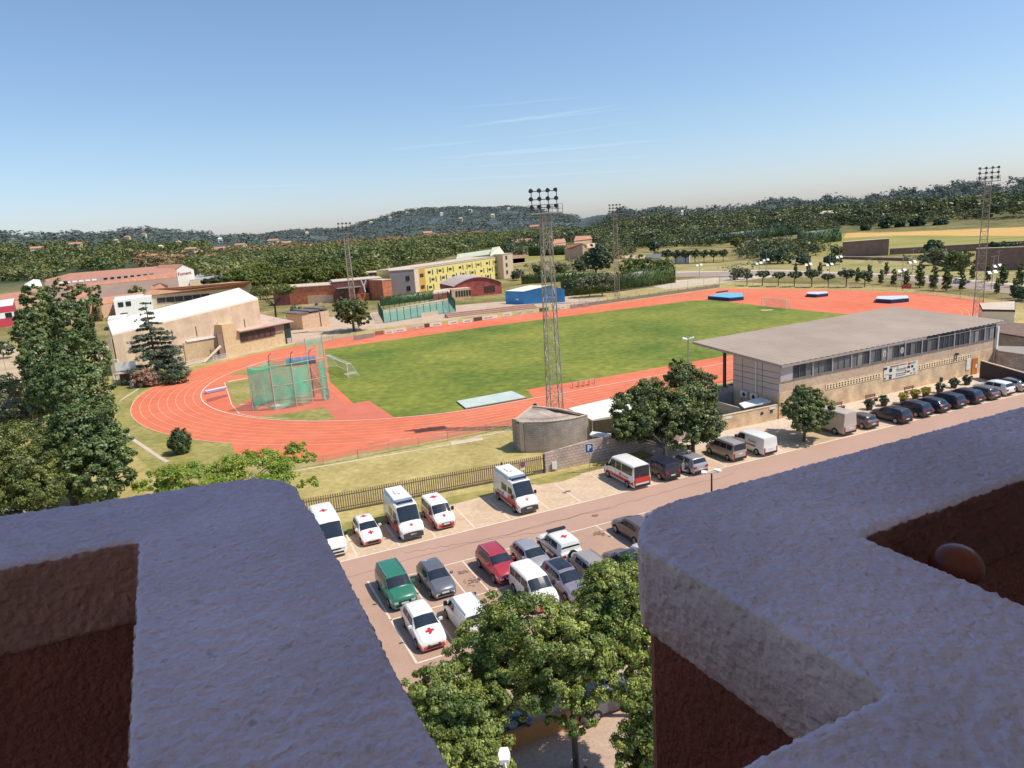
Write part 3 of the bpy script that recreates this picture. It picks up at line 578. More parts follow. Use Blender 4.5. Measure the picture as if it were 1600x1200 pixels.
# --- individual middle distance trees and bushes
MID=[(1215,412,8,9,'dark','wide dark umbrella shaped tree left of the brick ruin'),(1255,413,4,4,'dark','low dark tree between the umbrella shaped tree and the brick ruin'),
 (1300,414,4.5,4.5,'dark','dark bush at the foot of the brick ruin'),(1383,358.5,10,7.5,'dark','round dark tree standing in the golden field'),(1405,357,8,6,'dark','second dark tree in the golden field clump'),(1433,355.5,9,7.5,'dark','third dark tree in the golden field clump'),
 (1469,354,7,5.5,'dark','lone dark round tree further right in the golden field'),(1352,361,6,5,'dark','small dark tree at the left end of the golden field'),(1530,347,11,7,'dark','dark tree beside the right mast above the field'),
 (1460,399,6.5,5,'dark','dark tree above the long field wall'),(1458,415,6.5,5.5,'olive','pale green bushy tree in the scrub'),(1500,421,6,7,'wood','spreading green bushes in the scrub before the wall'),(1480,408,4.5,4,'wood','low bush behind the pale tree in the scrub'),
 (1150,386,6,5,'plane','light green bush right of the pale barns'),(1153,437,4.5,3.6,'olive','small grey green tree beside the footpath'),(1570,393,4,7,'dark','low dark bushes on top of the right wall'),
 (1100,366,8,6,'dark','dark tree right behind the pale barns'),(1022,394,7,4.6,'dark','dark tree between the two pale barns'),(1598,470,3,2.2,'dark','dark shrub at the right edge by the road'),
 (1310,398,4,4,'wood','bush at the left of the ruin top'),(810,438,5,3.5,'olive','pale olive tree against the cream end block'),(750,445,3,3,'wood','small bush by the yellow school'),
 (845,432,5,4,'wood','small tree behind the blue shed'),(880,428,5,4.5,'wood','small tree in the lot behind the blue shed'),(905,425,5.5,4.5,'dark','tree right of the others in the lot behind the blue shed'),(790,405,9,5,'dark','dark tree at the far corner of the yellow school'),
 (175,462,7,6,'wood','green tree beyond the low orange roofs'),(215,463,6,6,'wood','broad green tree between the factory and the orange roofs'),(335,452,6.5,7,'dark','dark tree right of the factory sign'),(390,457,5,4,'dark','tree at the end of the orange roof'),(275,447,5,5,'wood','bush before the factory'),
 (40,420,7,8,'auburn','brown tree beside the yellow house'),(5,432,6,6,'wood','tree left of the yellow house'),(6,560,4.5,4,'dark','dark tree before the red hall'),(240,425,3,5,'plane','low bushes by the greenhouses'),(7,492,6,1.7,'dark','thin dark conifer in front of the peach wall')]
for i,(px,py,hh,rr_,mt_,lb) in enumerate(MID):
    q=G(px,py) 
    tree('field_tree' if hh>5 else 'bush',lb,(q[0],q[1],0),rb(6,rr_,hh*.5,hh*.55,200+i),mt_,.25 if hh>5 else .1,200+i,cat='tree' if hh>5 else 'bush',nclump=110,per=26,leaf=max(.4,math.hypot(*q)*.0028),clr=.26,limbs=4)
# --- plane trees behind the school
gpl='plane trees massed behind the red brick school'
pr=tree('plane_tree','x',(0,0,0),rb(9,6.5,4.8,8.2,91),'plane',.3,91,nclump=230,per=32,leaf=.75,clr=.22)
sp=[]; rs=random.Random(8)
for k,(py,z_) in enumerate(((456,0),(449,0),(443,0),(438,0))):
    for j in range(8-(k>1)):
        px=378+j*27+k*11+rs.uniform(-5,5)
        if px<590: sp.append((*G(px,py+3-.066*(px-470)+5),rs.uniform(.75,1.05),rs.uniform(0,6)))
row('plane_tree','one light green round plane tree in the mass behind the red brick school',gpl,sp,pr)
# --- woodland masses (stuff)
def woodland(name,polys,spacing,size,mat,seed,leafn=70,label='dense woodland',zscale=.75,dr=(230,2500),leaf=.2):
    g=np.random.default_rng(seed); T=[]
    for s in range(5):
        bl=[(0,0,.45,.55,.55,.42)]+[(*(g.uniform(-.35,.35,2)),g.uniform(.25,.7),.3,.3,.25) for _ in range(5)]
        V,Fc,_=leaf_cloud(bl,int(leafn/6),6,leaf,seed*10+s,.4,.15); T.append(V)
    pa=[np.array(p,dtype=float) for p in polys]; xs=np.concatenate([p[:,0] for p in pa])
    a0=pxaz(xs.min(),400)[0]-.03; a1=pxaz(xs.max(),330)[0]+.03
    X=np.arange(-dr[1],dr[1],spacing); Y=np.arange(0,dr[1],spacing); GX,GY=np.meshgrid(X,Y); P=np.stack([GX.ravel(),GY.ravel()],1)
    az=np.arctan2(P[:,0],P[:,1]); d=np.hypot(P[:,0],P[:,1]); P=P[(az>a0)&(az<a1)&(d>dr[0])&(d<dr[1])]; P=P+g.uniform(-.5,.5,P.shape)*spacing
    d=np.hypot(P[:,0],P[:,1]); P=P[d<np.interp(np.arctan2(P[:,0],P[:,1]),_az,_dr)*1.03]; Z=terr(P[:,0],P[:,1])
    dz=Z-H; dd=P[:,1]*math.cos(PT)-dz*math.sin(PT); b=(P[:,1]*math.sin(PT)+dz*math.cos(PT))/dd; a=P[:,0]/dd
    px=800+F*(a*math.cos(RL)-b*math.sin(RL)); py=600-F*(a*math.sin(RL)+b*math.cos(RL)); ins=np.zeros(len(P),bool)
    for poly in pa:
        q=np.zeros(len(P),bool); n=len(poly)
        for i in range(n):
            A_=poly[i]; B_=poly[(i+1)%n]; c=((A_[1]>py)!=(B_[1]>py))
            with np.errstate(divide='ignore',invalid='ignore'): xx=(B_[0]-A_[0])*(py-A_[1])/(B_[1]-A_[1])+A_[0]
            q^= c&(px<xx)
        ins|=q
    gap=np.sin(P[:,0]*.021+seed)+np.sin(P[:,1]*.017+2*seed)+np.sin((P[:,0]+P[:,1])*.043); ins&=gap<1.75
    P=P[ins]; Z=Z[ins]; N=len(P)
    sz=size*(.5+1.0*g.random(N)**1.6)*1.05; ti=g.integers(0,5,N); ro=g.uniform(0,6.28,N); VV=[]
    for k in range(5):
        q=ti==k; V=T[k]; c=np.cos(ro[q])[:,None]; s=np.sin(ro[q])[:,None]; S_=sz[q][:,None]
        x=V[None,:,0]*c-V[None,:,1]*s; y=V[None,:,0]*s+V[None,:,1]*c
        VV.append(np.stack([x*S_+P[q,0][:,None],y*S_+P[q,1][:,None],V[None,:,2]*S_*zscale+Z[q][:,None]-.02*size],-1).reshape(-1,3))
    V=np.concatenate(VV); o=fastmesh(name,V,np.arange(len(V)).reshape(-1,4),LF[mat]); print(name,N,'trees')
    return tag(o,label,'woodland',kind='stuff')
woodland('valley_woodland',[[(280,428),(330,398),(400,392),(520,385),(600,380),(760,372),(880,360),(880,374),(800,384),(770,388),(712,398),(690,408),(640,414),(600,428),(570,428),(520,420),(430,424),(340,445)]],10.5,13.5,'wood',1,230,'mixed green wood filling the valley behind the plane trees',dr=(230,1600),leaf=.15)
woodland('brown_woodland',[[(310,405),(420,392),(560,380),(700,372),(760,368),(760,376),(600,390),(470,398),(330,415)],[(205,418),(230,404),(285,404),(290,424)]],19,17,'auburn',2,140,'brownish trees mixed into the valley wood',dr=(300,1600))
woodland('dark_woodland',[[(880,378),(890,352),(1060,340),(1230,335),(1310,334),(1310,346),(1230,356),(1110,372),(1060,384),(1000,388),(930,380)],[(700,386),(880,366),(880,378),(800,384)]],12,14,'mixdark',3,230,'dark wood behind the farm buildings',dr=(300,1300),leaf=.15)
woodland('left_woodland',[[(-60,436),(-60,390),(200,380),(330,380),(330,396),(210,402),(180,424),(110,424),(80,436),(-60,448)]],15,16,'wood',4,110,'wood between the yellow house and the hills on the left',dr=(400,1700))
woodland('right_hill_woodland',[[(1300,334),(1390,328),(1500,322),(1620,312),(1760,300),(1760,318),(1620,338),(1520,343),(1440,347),(1390,352),(1320,354)]],12,15,'mixdark',5,230,'dark pine wood along the foot of the right hill',dr=(400,1300),leaf=.15)
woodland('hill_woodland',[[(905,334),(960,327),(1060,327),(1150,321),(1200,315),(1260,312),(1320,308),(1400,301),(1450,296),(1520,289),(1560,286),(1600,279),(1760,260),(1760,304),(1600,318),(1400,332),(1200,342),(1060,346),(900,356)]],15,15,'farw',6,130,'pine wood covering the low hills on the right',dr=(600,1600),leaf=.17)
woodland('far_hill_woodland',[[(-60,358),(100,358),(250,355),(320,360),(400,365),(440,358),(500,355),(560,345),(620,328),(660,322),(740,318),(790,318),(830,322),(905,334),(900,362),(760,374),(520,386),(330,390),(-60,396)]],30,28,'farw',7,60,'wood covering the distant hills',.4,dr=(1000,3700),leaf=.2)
woodland('tree_belts',[[(935,404),(940,374),(1000,366),(1130,358),(1130,382),(1085,390),(1040,389),(1000,394),(960,408)],[(1125,372),(1125,356),(1250,348),(1310,346),(1310,356),(1250,362)],[(1150,404),(1165,390),(1215,384),(1300,388),(1305,396),(1240,404),(1200,412)],[(790,398),(800,378),(860,372),(862,382),(835,392),(825,400)]],8.5,9,'mixdark',12,170,'dark belts of trees between the farm buildings and fields',dr=(230,900),leaf=.16)
woodland('lot_bushes',[[(820,436),(820,414),(900,408),(925,408),(915,432)],[(1120,418),(1200,408),(1210,418),(1130,424)],[(1330,408),(1420,408),(1420,414),(1340,412)],[(1215,425),(1500,434),(1500,441),(1215,430)]],9,4,'olive',8,60,'scattered low bushes in the open lots',dr=(150,500))
# ---------------------------------------------------------------- buildings
brickb=Mbrick('beige_block_wall',(.70,.49,.29),(.78,.56,.35),(.50,.38,.27),.4,.2)
brickg=Mbrick('grey_block_wall',(.46,.37,.31),(.54,.44,.36),(.32,.27,.23),.45,.22,ms=.02)
cream=M('cream_render',(.66,.54,.36),.85,.06,.4,col2=(.72,.60,.42),sc2=1.5)
peach=M('peach_render',(.62,.42,.27),.85,.06,.4,col2=(.66,.46,.31),sc2=1.5)
tile_r=Mrib('terracotta_tiles',(.42,.17,.09),(.50,.22,.12),.5,0,.85)
tile_p=Mrib('faded_red_tiles',(.44,.19,.11),(.50,.24,.15),.6,0,.85)
tile_w=M('terracotta_roof',(.42,.19,.11),.85,.12,1.2,col2=(.54,.29,.18),sc2=5)
conc_p=Mrib('precast_panels',(.64,.49,.34),(.68,.53,.37),2.4,0,.85,duty=.5)
roofw=M('white_sheet_roof',(.86,.80,.66),.5,.03,.3)
def roofed(name,label,corners,roofm,wallm,cat='building',th=.25,group=None,over=0):
    """walls drop to the ground below a roof polygon given by (x,y,z) corners"""
    o=corners[0]; t=thing(name,label,cat,(o[0],o[1],0),0,group)
    L=[(c[0]-o[0],c[1]-o[1],c[2]) for c in corners]; cx=sum(c[0] for c in L)/len(L); cy=sum(c[1] for c in L)/len(L)
    b=MB(); b.prism([(c[0],c[1],c[2]-th) for c in L],0,0); b.build('wall',wallm,t)
    b=MB(); n=len(L); k=1+over
    T=[(cx+(c[0]-cx)*k,cy+(c[1]-cy)*k,c[2]) for c in L]
    ar=sum(T[i][0]*T[(i+1)%n][1]-T[(i+1)%n][0]*T[i][1] for i in range(n))
    if ar<0: T=T[::-1]
    V=T+[(c[0],c[1],c[2]-th+.003) for c in T]
    b.add(V,[tuple(range(n)),tuple(range(2*n-1,n-1,-1))]+[(n+i,n+(i+1)%n,(i+1)%n,i) for i in range(n)]); b.build('roof',roofm,t)
    return t
def wallrect(b,p,q,s0,s1,z0,z1,off=.05,depth=.06,mat=0):
    """a shallow box on the wall line p-q between fractions s0..s1"""
    L=math.dist(p[:2],q[:2]); a=math.atan2(q[1]-p[1],q[0]-p[0]); s=(s0+s1)/2; x=p[0]+(q[0]-p[0])*s; y=p[1]+(q[1]-p[1])*s
    nx,ny=math.sin(a),-math.cos(a)
    b.box(x+nx*off,y+ny*off,z0,L*(s1-s0),depth,z1-z0,a,mat); return b
def opening(name,t,p,q,s0,s1,z0,z1,mat,fr=None,mull=0,off=.05):
    b=MB(); wallrect(b,p,q,s0,s1,z0,z1,off); o=b.build(name,mat,t)
    if fr:
        b=MB(); L=math.dist(p[:2],q[:2]); w=.07/L
        for s in np.linspace(s0,s1,mull+2): wallrect(b,p,q,s-w,s+w,z0,z1,off+.03)
        ws=.09; wallrect(b,p,q,s0,s1,z0-ws,z0-.002,off+.04); wallrect(b,p,q,s0,s1,z1+.002,z1+ws,off+.04); b.build('frame',fr,o)
    return o
# --- grandstand
O=G(1217,655); UA=R(24.6)
gs=thing('grandstand','long brick grandstand with a wide ribbed beige roof and a strip of windows','grandstand',(O[0],O[1],0),UA)
def GSl(px,py,z):
    g=G(px,py,z); return rot2(g[0]-O[0],g[1]-O[1],-UA)
GL=42.5
c1=GSl(1082,534,7.75); c2=GSl(1222,571,6.55); c3=GSl(1574,501,6.55); c4=GSl(1397,479,7.75); print('roof',c1,c2,c3,c4)
rx0=(c1[0]+c2[0])/2; rx1=(c3[0]+c4[0])/2; ry0=(c2[1]+c3[1])/2; ry1=(c1[1]+c4[1])/2
GL=min(GL,rx1-1.5) if rx1>20 else GL
b=MB(); RP=[(c2[0],c2[1],6.55),(c3[0],c3[1],6.55),(c4[0],c4[1],7.75),(c1[0],c1[1],7.75)]
# ribbed sheets: real folds across the roof
n=88; V=[];Fs=[]
for i in range(n+1):
    t=i/n
    p=[RP[0][k]*(1-t)+RP[1][k]*t for k in range(3)]; q=[RP[3][k]*(1-t)+RP[2][k]*t for k in range(3)]
    h=.07 if i%2 else 0
    V+=[(p[0],p[1],p[2]+h),(q[0],q[1],q[2]+h)]
    if i: Fs.append((2*i-2,2*i,2*i+1,2*i-1))
b.add(V,Fs); b.build('roof_sheet',M('beige_roof_sheet',(.355,.27,.205),.6,.02,.12,col2=(.41,.32,.245),sc2=.35,amp=.06,metal=.1),gs)
b=MB(); 
b.add([(p[0],p[1],p[2]-.02) for p in RP]+[(p[0],p[1],p[2]-.3) for p in RP],[(0,1,5,4),(1,2,6,5),(2,3,7,6),(3,0,4,7),(7,6,5,4)]); b.build('roof_fascia',M('roof_fascia',(.40,.34,.30),.5,.05),gs)
# building body: wall flush along v=0, depth to 8 m
WD=7.6
b=MB(); b.box(GL/2,WD/2,0,GL,WD,3.2); b.build('wall',brickb,gs)
b=MB(); b.box(GL/2,WD/2+.03,3.2,GL-.05,WD,1.25); b.build('upper_wall',M('tan_render_band',(.56,.41,.29),.85,.08,.5,sc2=2),gs)
pan=MB(); pan.box(.02,WD/2,2.6,.12,WD,4.0); pan.box(1.0,-.02,4.46,1.9,.1,2.0); po=pan.build('metal_panel_cladding',M('grey_cladding',(.54,.47,.45),.5,.05,.5,metal=.2),gs)
b=MB()
for z in (3.4,4.1,4.8,5.5): b.box(-.045,WD/2,z,.02,WD-.1,.045)
for y in (WD*.35,WD*.78): b.box(-.045,y,2.65,.02,.05,3.9)
b.build('panel_joint',dark_m,po)
b=MB(); b.box(-.12,3.6,2.4,.1,.12,4.3); b.build('downpipe',white,gs)
b=MB(); b.box(GL/2,WD/2+.1,4.45,GL-.1,WD-.1,2.1); b.build('window_strip',glass_d,gs)
grn=[M('blind_grey',(.16,.16,.16),.5,.2,1),M('blind_dark',(.05,.055,.07),.3,.2,1),M('blind_pale',(.27,.26,.24),.5,.2,1)]
rs=random.Random(4); k=0; x=2.0
while x<GL-1.2:
    b=MB(); b.box(x+.52,.03,4.62,.94,.05,1.55); w=b.build('window',grn[rs.choice((0,1,1,0,2))],gs)
    b=MB(); b.box(x,-.03,4.5,.07,.1,1.8); b.box(x+.52,-.035,4.5,1.04,.08,.1); b.box(x+.52,-.035,6.2,1.04,.08,.1); b.build('frame',M('grey_window_frame',(.20,.19,.2),.5,.1),w)
    x+=1.04; k+=1
    if k%3==0:
        b=MB(); b.box(x+.06,-.05,4.46,.16,.14,1.95); b.build('mullion',M('pale_mullion',(.42,.38,.36),.5,.05),gs); x+=.13
    if k in (15,18):
        b=MB(); b.add([(x-.55+.33*math.cos(t),-.012,5.4+.42*math.sin(t)) for t in np.linspace(0,6.2,14)],[tuple(range(14))]); b.build('window_crest',M('crest_white',(.6,.57,.52),.6,.1),gs)
        b=MB(); b.add([(x-.55,-.03,5.05),(x-.38,-.03,5.45),(x-.42,-.03,5.65),(x-.55,-.03,5.55),(x-.68,-.03,5.65),(x-.72,-.03,5.45)],[(0,1,2,3,4,5)]); b.build('window_shield',M('crest_gold',(.36,.29,.2),.6,.1),gs)
# vent block band
bb_=[(7.5,17.3),(24.2,35.2)]
for (x0,x1) in bb_:
    b=MB()
    b.box((x0+x1)/2,-.02,2.35,x1-x0,.06,.62)
    for i in range(int((x1-x0)/.5)):
        for j in (0,1): b.box(x0+.3+i*.5,-.048,2.43+j*.29,.2,.014,.19,0,1)
    b.build('vent_block_band',[M('pale_vent_blocks',(.80,.62,.40),.85,.05,1),M('vent_dark',(.03,.02,.015),.9,.1)],gs)
b=MB(); b.box(18.8+1.9,-.04,2.55,7.0,.05,.0001)
# sponsor banner: many small panels
bn=MB(); bn.box(20.9,-.05,1.95,6.4,.04,1.75); bno=bn.build('sponsor_banner',M('banner_white',(.74,.70,.62),.6,.05,2),gs)
cols=[M('banner_black',(.03,.03,.03),.6,.1),M('banner_red',(.45,.05,.06),.6,.1),M('banner_grey',(.35,.34,.33),.6,.2),M('banner_green',(.2,.28,.08),.6,.1),M('banner_brown',(.3,.2,.18),.6,.2)]
for (x,z,w,h,c) in ((17.95,3.3,.55,.3,0),(18.9,2.9,.5,.45,0),(18.9,2.35,.55,.18,0),(18.9,2.0,.5,.28,0),(17.9,2.05,.25,.25,0),(20.9,2.75,1.6,.1,2),(20.9,2.4,1.8,.08,0),(20.9,2.15,1.6,.07,0),(20.0,2.1,.12,.5,2),(22.4,3.35,.5,.28,1),(22.3,2.9,.5,.3,0),(23.0,2.9,.45,.3,0),(22.3,2.35,.55,.25,1),(23.4,2.45,.4,.3,4),(23.2,3.4,.9,.25,2),(19.6,3.45,1.6,.2,4),(21.2,3.5,1.4,.12,1),(21.8,2.3,.25,.45,3),(20.2,3.15,.3,.2,2),(23.5,2.05,.35,.25,2),(22.9,2.05,.35,.25,2),(18.3,2.6,.7,.08,2)):
    b=MB(); b.box(x,-.08,z,w,.012,h); b.build('banner_panel',cols[c],bno)
Mw=lambda x,z,s=1:frame((x,-.085,z),(1,0,0),(0,0,1))
text_mesh('CLUB ATLETISME',.26,cols[0],'lettering',bno,Mw(20.9,3.0))
# door, board, wall lamp, bin, downpipe
b=MB(); b.box(36.0,-.05,0,1.15,.1,2.3); d_=b.build('door',M('orange_door',(.50,.17,.04),.5,.1,3),gs)
b=MB(); b.box(36.25,-.12,.95,.3,.03,.5); b.build('door_notice',white,d_)
b=MB(); b.box(34.6,-.06,.9,.8,.05,1.6); b.build('notice_board',white,gs)
b=MB(); b.box(31.8,-.2,3.35,.3,.35,.25); b.tube((31.8,-.2,3.4),(31.4,-.3,2.7),.06); b.build('wall_camera',dark_m,gs)
b=MB(); b.box(GL-.1,-.1,.6,.35,.3,5.6); b.build('corner_pilaster',white,gs)
for y in (5.3,3.7):
    b=MB(); b.box(-.35,y,1.75,.38,.95,.72); ac=b.build('air_conditioner',white,gs)
    b=MB(); b.add([(-.545,y-.12+.27*math.cos(t),2.1+.27*math.sin(t)) for t in np.linspace(0,5.9,14)],[tuple(range(14))]); b.build('fan_grille',dark_m,ac)
# front of stand: terraces, posts, seats
b=MB()
for i in range(6): b.box(GL/2,WD+.5+i*.85,0,GL,.85,2.6-i*.42)
b.box(-1.6,WD+.3,0,3.2,.25,1.9); b.box(-3.4,7.0,0,.25,9,1.4)
b.build('terrace',M('terrace_concrete',(.36,.33,.31),.9,.1,.6),gs)
st=M('seat_navy',(.02,.025,.06),.5,.1)
for i in range(2):
    for j in range(26):
        b=MB(); x=.5+j*.62; y=WD+.5+i*.85; z=2.6-i*.42; b.box(x,y-.05,z,.46,.4,.12); b.box(x,y-.24,z+.12,.46,.08,.32); b.build('seat',st,gs)
for i in range(5):
    x=.5+i*(GL-1)/4; y=ry1-5.0; b=MB(); b.box(x,y,0,.3,.3,7.2); b.build('column',M('column_dark',(.09,.08,.09),.5,.1),gs)
b=MB()
for x in np.arange(-.5,GL,1.5): b.tube((x,WD+6,0),(x,WD+6,1.6),.035,n=5)
for z in (.8,1.2,1.6): b.tube((-.5,WD+6,z),(GL,WD+6,z),.03,n=5)
b.tube((-.5,WD+6,1.6),(-2.6,WD+7,.6),.03); b.tube((-.5,WD+6,1.0),(-2.6,WD+7,0),.03)
b.build('railing',steel,gs)
b=MB(); b.box(2.6,2.8+WD-4,6,.1,.1,.1)
# lean-to slab over the entrance side yard + yard wall
yw=thing('yard_wall','low beige block wall joining the grandstand corner, with two square vents','wall',(O[0],O[1],0),UA)
e=rot2(*(np.array(G(1128,674))-np.array(O)),-UA)
b=MB(); L_=math.hypot(*e); a_=math.atan2(e[1],e[0]); b.box(e[0]/2-.1,e[1]/2+.1,0,L_-.3,.25,1.75,a_); wo=b.build('wall',brickb,yw)
b=MB(); b.box(e[0]/2-.1,e[1]/2+.1,1.75,L_-.25,.32,.07,a_); b.build('coping',pale,yw)
for s in (.3,.13):
    b=MB(); b.box(e[0]*s-.1,e[1]*s-.05,1.0,.36,.05,.32,a_); b.build('vent',dark_m,yw)
for s,zz in ((.88,1.35),(.12,1.42)):
    b=MB(); b.box(e[0]*s-.1,e[1]*s-.06,zz,.9,.03,.28,a_); b.build('sign_plate',white,yw)
b=MB(); q=[(-4.4,1.0,1.9),(-.25,1.0,2.1),(-.25,2.7,2.2),(-3.6,2.7,2.0)]; b.prism(q,1.85,0); tag(b.build('flat_canopy',white,loc=(O[0],O[1],0)),'thin pale flat canopy behind the low block wall','canopy').rotation_euler=(0,0,UA)
# right annexes
r1=roofed('annex_building','low building with a brown flat roof beside the grandstand end',[G3(1553,518,4.2),G3(1720,545,4.2),G3(1720,505,4.6),G3(1556,505,4.6)],M('brown_roof',(.20,.13,.10),.85,.1,.5,sc2=2),brickg,over=.02)
r2=roofed('annex_building','dark grey brick lean-to between the brown roof and the black wall',[G3(1560,548,3.0),G3(1720,570,3.0),G3(1720,545,3.2),G3(1548,540,3.2)],M('grey_flat_roof',(.33,.28,.25),.85,.1,.5,sc2=2),brickg)
p,q=G(1531,590,0),G(1600,612,0)
bw=thing('black_wall','black painted yard wall with a pale door at the end of the grandstand','wall',(p[0],p[1],0))
b=MB(); L_=math.dist(p,q); a_=math.atan2(q[1]-p[1],q[0]-p[0]); b.box((q[0]-p[0])/2,(q[1]-p[1])/2,0,L_,.2,2.3,a_); b.build('wall',M('black_panels',(.035,.03,.04),.6,.2,1),bw)
b=MB(); b.box((q[0]-p[0])/2,(q[1]-p[1])/2,2.3,L_+.1,.3,.1,a_); b.build('coping',pale,bw)
b=MB(); b.box((q[0]-p[0])*.52+.06,(q[1]-p[1])*.52-.13,0,.95,.06,1.5,a_); b.build('door',cream,bw)
# kiosk at right mast
kc=[G3(1535,486,3.4),G3(1586,487,3.4),G3(1586,473,3.6),G3(1530,476,3.6)]
kk=thing('site_cabin','cream cabin with a dark rimmed roof standing on legs beside the right mast','cabin',(kc[0][0],kc[0][1],0))
L=[(c[0]-kc[0][0],c[1]-kc[0][1],c[2]) for c in kc]
b=MB(); b.prism(L,1.1,0); b.build('wall',M('cabin_cream',(.85,.76,.55),.7,.03),kk)
b=MB(); b.prism([(c[0],c[1],c[2]+.3) for c in L],3.3,0); b.build('roof_rim',dark_m,kk); b=MB(); b.prism([(c[0]*.98+.05,c[1]*.98+.05,c[2]+.33) for c in L],3.5,0); b.build('roof',pale,kk)
b=MB(); 
for c in L: b.tube((c[0]*.95,c[1]*.95,0),(c[0]*.95,c[1]*.95,1.1),.1)
for z in (1.5,2.0): b.tube((.3,-.9,z),(L[1][0],L[1][1]-.9,z),.03)
for s in np.linspace(0,1,6): b.tube((.3+s*(L[1][0]-.3),-.9,.9),(.3+s*(L[1][0]-.3),-.9,2.0),.03)
b.prism([(0,-1),(L[1][0],L[1][1]-1),(L[1][0],L[1][1]),(0,0)],1.0,1.1)
b.build('walkway_railing',steel,kk)
# --- ticket office with the curved wall
P1=G(806,700); P2=G(842,712); P3=G(918,697)
tk=thing('ticket_office','low block building with a curved front wall and a sloping grey roof','building',(P1[0],P1[1],0))
def lp(p): return (p[0]-P1[0],p[1]-P1[1])
A0=lp(G(822,707)); A1=lp(G(919,695)); Hh=zat(*G(822,707),661); print('ticket h',Hh,A0,A1)
mid=((A0[0]+A1[0])/2+.5,(A0[1]+A1[1])/2-1.9)
arc=[((1-t)**2*A0[0]+2*t*(1-t)*mid[0]+t*t*A1[0],(1-t)**2*A0[1]+2*t*(1-t)*mid[1]+t*t*A1[1]) for t in np.linspace(0,1,16)]
zb_=Hh+.75; bk_=[lp(G(872,640,zb_)),lp(G(832,636,zb_)),lp(G(805,657,Hh))]
front=[(p[0],p[1],Hh) for p in arc]
back_=[(bk_[0][0],bk_[0][1],zb_),(bk_[1][0],bk_[1][1],zb_),(bk_[2][0],bk_[2][1],Hh)]
b=MB(); b.prism([(p[0],p[1],p[2]-.3) for p in front]+[(p[0],p[1],p[2]-.3) for p in back_],0,0); b.build('wall',brickg,tk)
b=MB()
for (p,q) in zip(front[:-1],front[1:]):
    a_=math.atan2(q[1]-p[1],q[0]-p[0]); b.box((p[0]+q[0])/2,(p[1]+q[1])/2,0,math.dist(p[:2],q[:2])+.02,.2,Hh+.1,a_)
b.build('curved_wall',brickg,tk)
b=MB()
for (p,q) in zip(front[:-1],front[1:]):
    a_=math.atan2(q[1]-p[1],q[0]-p[0]); b.box((p[0]+q[0])/2,(p[1]+q[1])/2,Hh+.103,math.dist(p[:2],q[:2])+.04,.26,.07,a_)
b.build('parapet_coping',pale,tk)
b=MB(); cx_=(A0[0]+A1[0]+bk_[0][0]+bk_[1][0])/4; cy_=(A0[1]+A1[1]+bk_[0][1]+bk_[1][1])/4
R0=[(p[0]*.985+cx_*.015,p[1]*.985+cy_*.015,Hh-.12) for p in front]+back_
V=R0; b.add(V+[( (bk_[0][0]+bk_[1][0])/2,(bk_[0][1]+bk_[1][1])/2,zb_+.02)],[(i,i+1,len(V)) for i in range(len(V)-1)]+[(len(V)-1,0,len(V))]); b.build('roof',Mbrick('grey_roof_tiles',(.40,.32,.26),(.45,.36,.29),(.28,.23,.19),.5,.5,ms=.03),tk)
b=MB()
for (p,q) in ((front[-1],back_[0]),(back_[0],back_[1]),(back_[1],back_[2])):
    P_,Q_=Vector(p),Vector(q); d_=(Q_-P_); nrm=Vector((-d_.y,d_.x,0)).normalized()*.12; up_=Vector((0,0,.16))
    b.add([P_-nrm,Q_-nrm,Q_+nrm,P_+nrm,P_-nrm+up_,Q_-nrm+up_,Q_+nrm+up_,P_+nrm+up_],[(3,2,1,0),(4,5,6,7),(0,1,5,4),(1,2,6,5),(2,3,7,6),(3,0,4,7)])
b.build('edge_coping',pale,tk)
f0=lp(G(818,706)); b=MB(); b.box(f0[0],f0[1],0,.5,.3,Hh+.1,R(-30)); b.build('corner_pier',pale,tk)
f0=lp(G(808,701)); b=MB(); b.box(f0[0],f0[1],0,.9,.25,Hh+.05,R(-50)); b.build('side_wall',M('shadow_grey',(.34,.28,.25),.8,.1),tk)
b=MB(); cpx=lp(G(836,636,3.3)); b.tube((cpx[0],cpx[1],2.6),(cpx[0],cpx[1],3.7),.22,n=10); b.build('chimney_pot',dark_m,tk)
# white canopy
cn=[G3(888,638,3.0),G3(925,656,2.9),G3(1010,640,3.2),G3(1000,606,3.4),G3(960,621,3.3),G3(884,634,3.1)]
co=(cn[0][0],cn[0][1])
wc=thing('white_canopy','white sheet canopy between the curved building and the evergreen trees','canopy',(co[0],co[1],0))
b=MB(); b.prism([(c[0]-co[0],c[1]-co[1],c[2]) for c in (cn[0],cn[1],cn[2],cn[3],cn[4])],2.75,0); b.build('roof',roofw,wc)
b=MB(); 
for c in cn[1:5]: b.tube((c[0]-co[0],c[1]-co[1],0),(c[0]-co[0],c[1]-co[1],2.9),.06)
b.build('post',steel,wc)
b=MB(); b.prism([(c[0]-co[0],c[1]-co[1]) for c in (G3(921,664,1.2),G3(1000,650,1.2),G3(998,640,1.2),G3(918,655,1.2))],0,2.2); b.build('bar_front',cream,wc)
b=MB(); b.prism([(c[0]-co[0],c[1]-co[1]) for c in (G3(921,680,1.6),G3(953,684,1.6),G3(957,678,1.6),G3(925,674,1.6))],1.5,1.62); b.build('counter',white,wc)
b=MB(); p=lp(G(927,690)); 
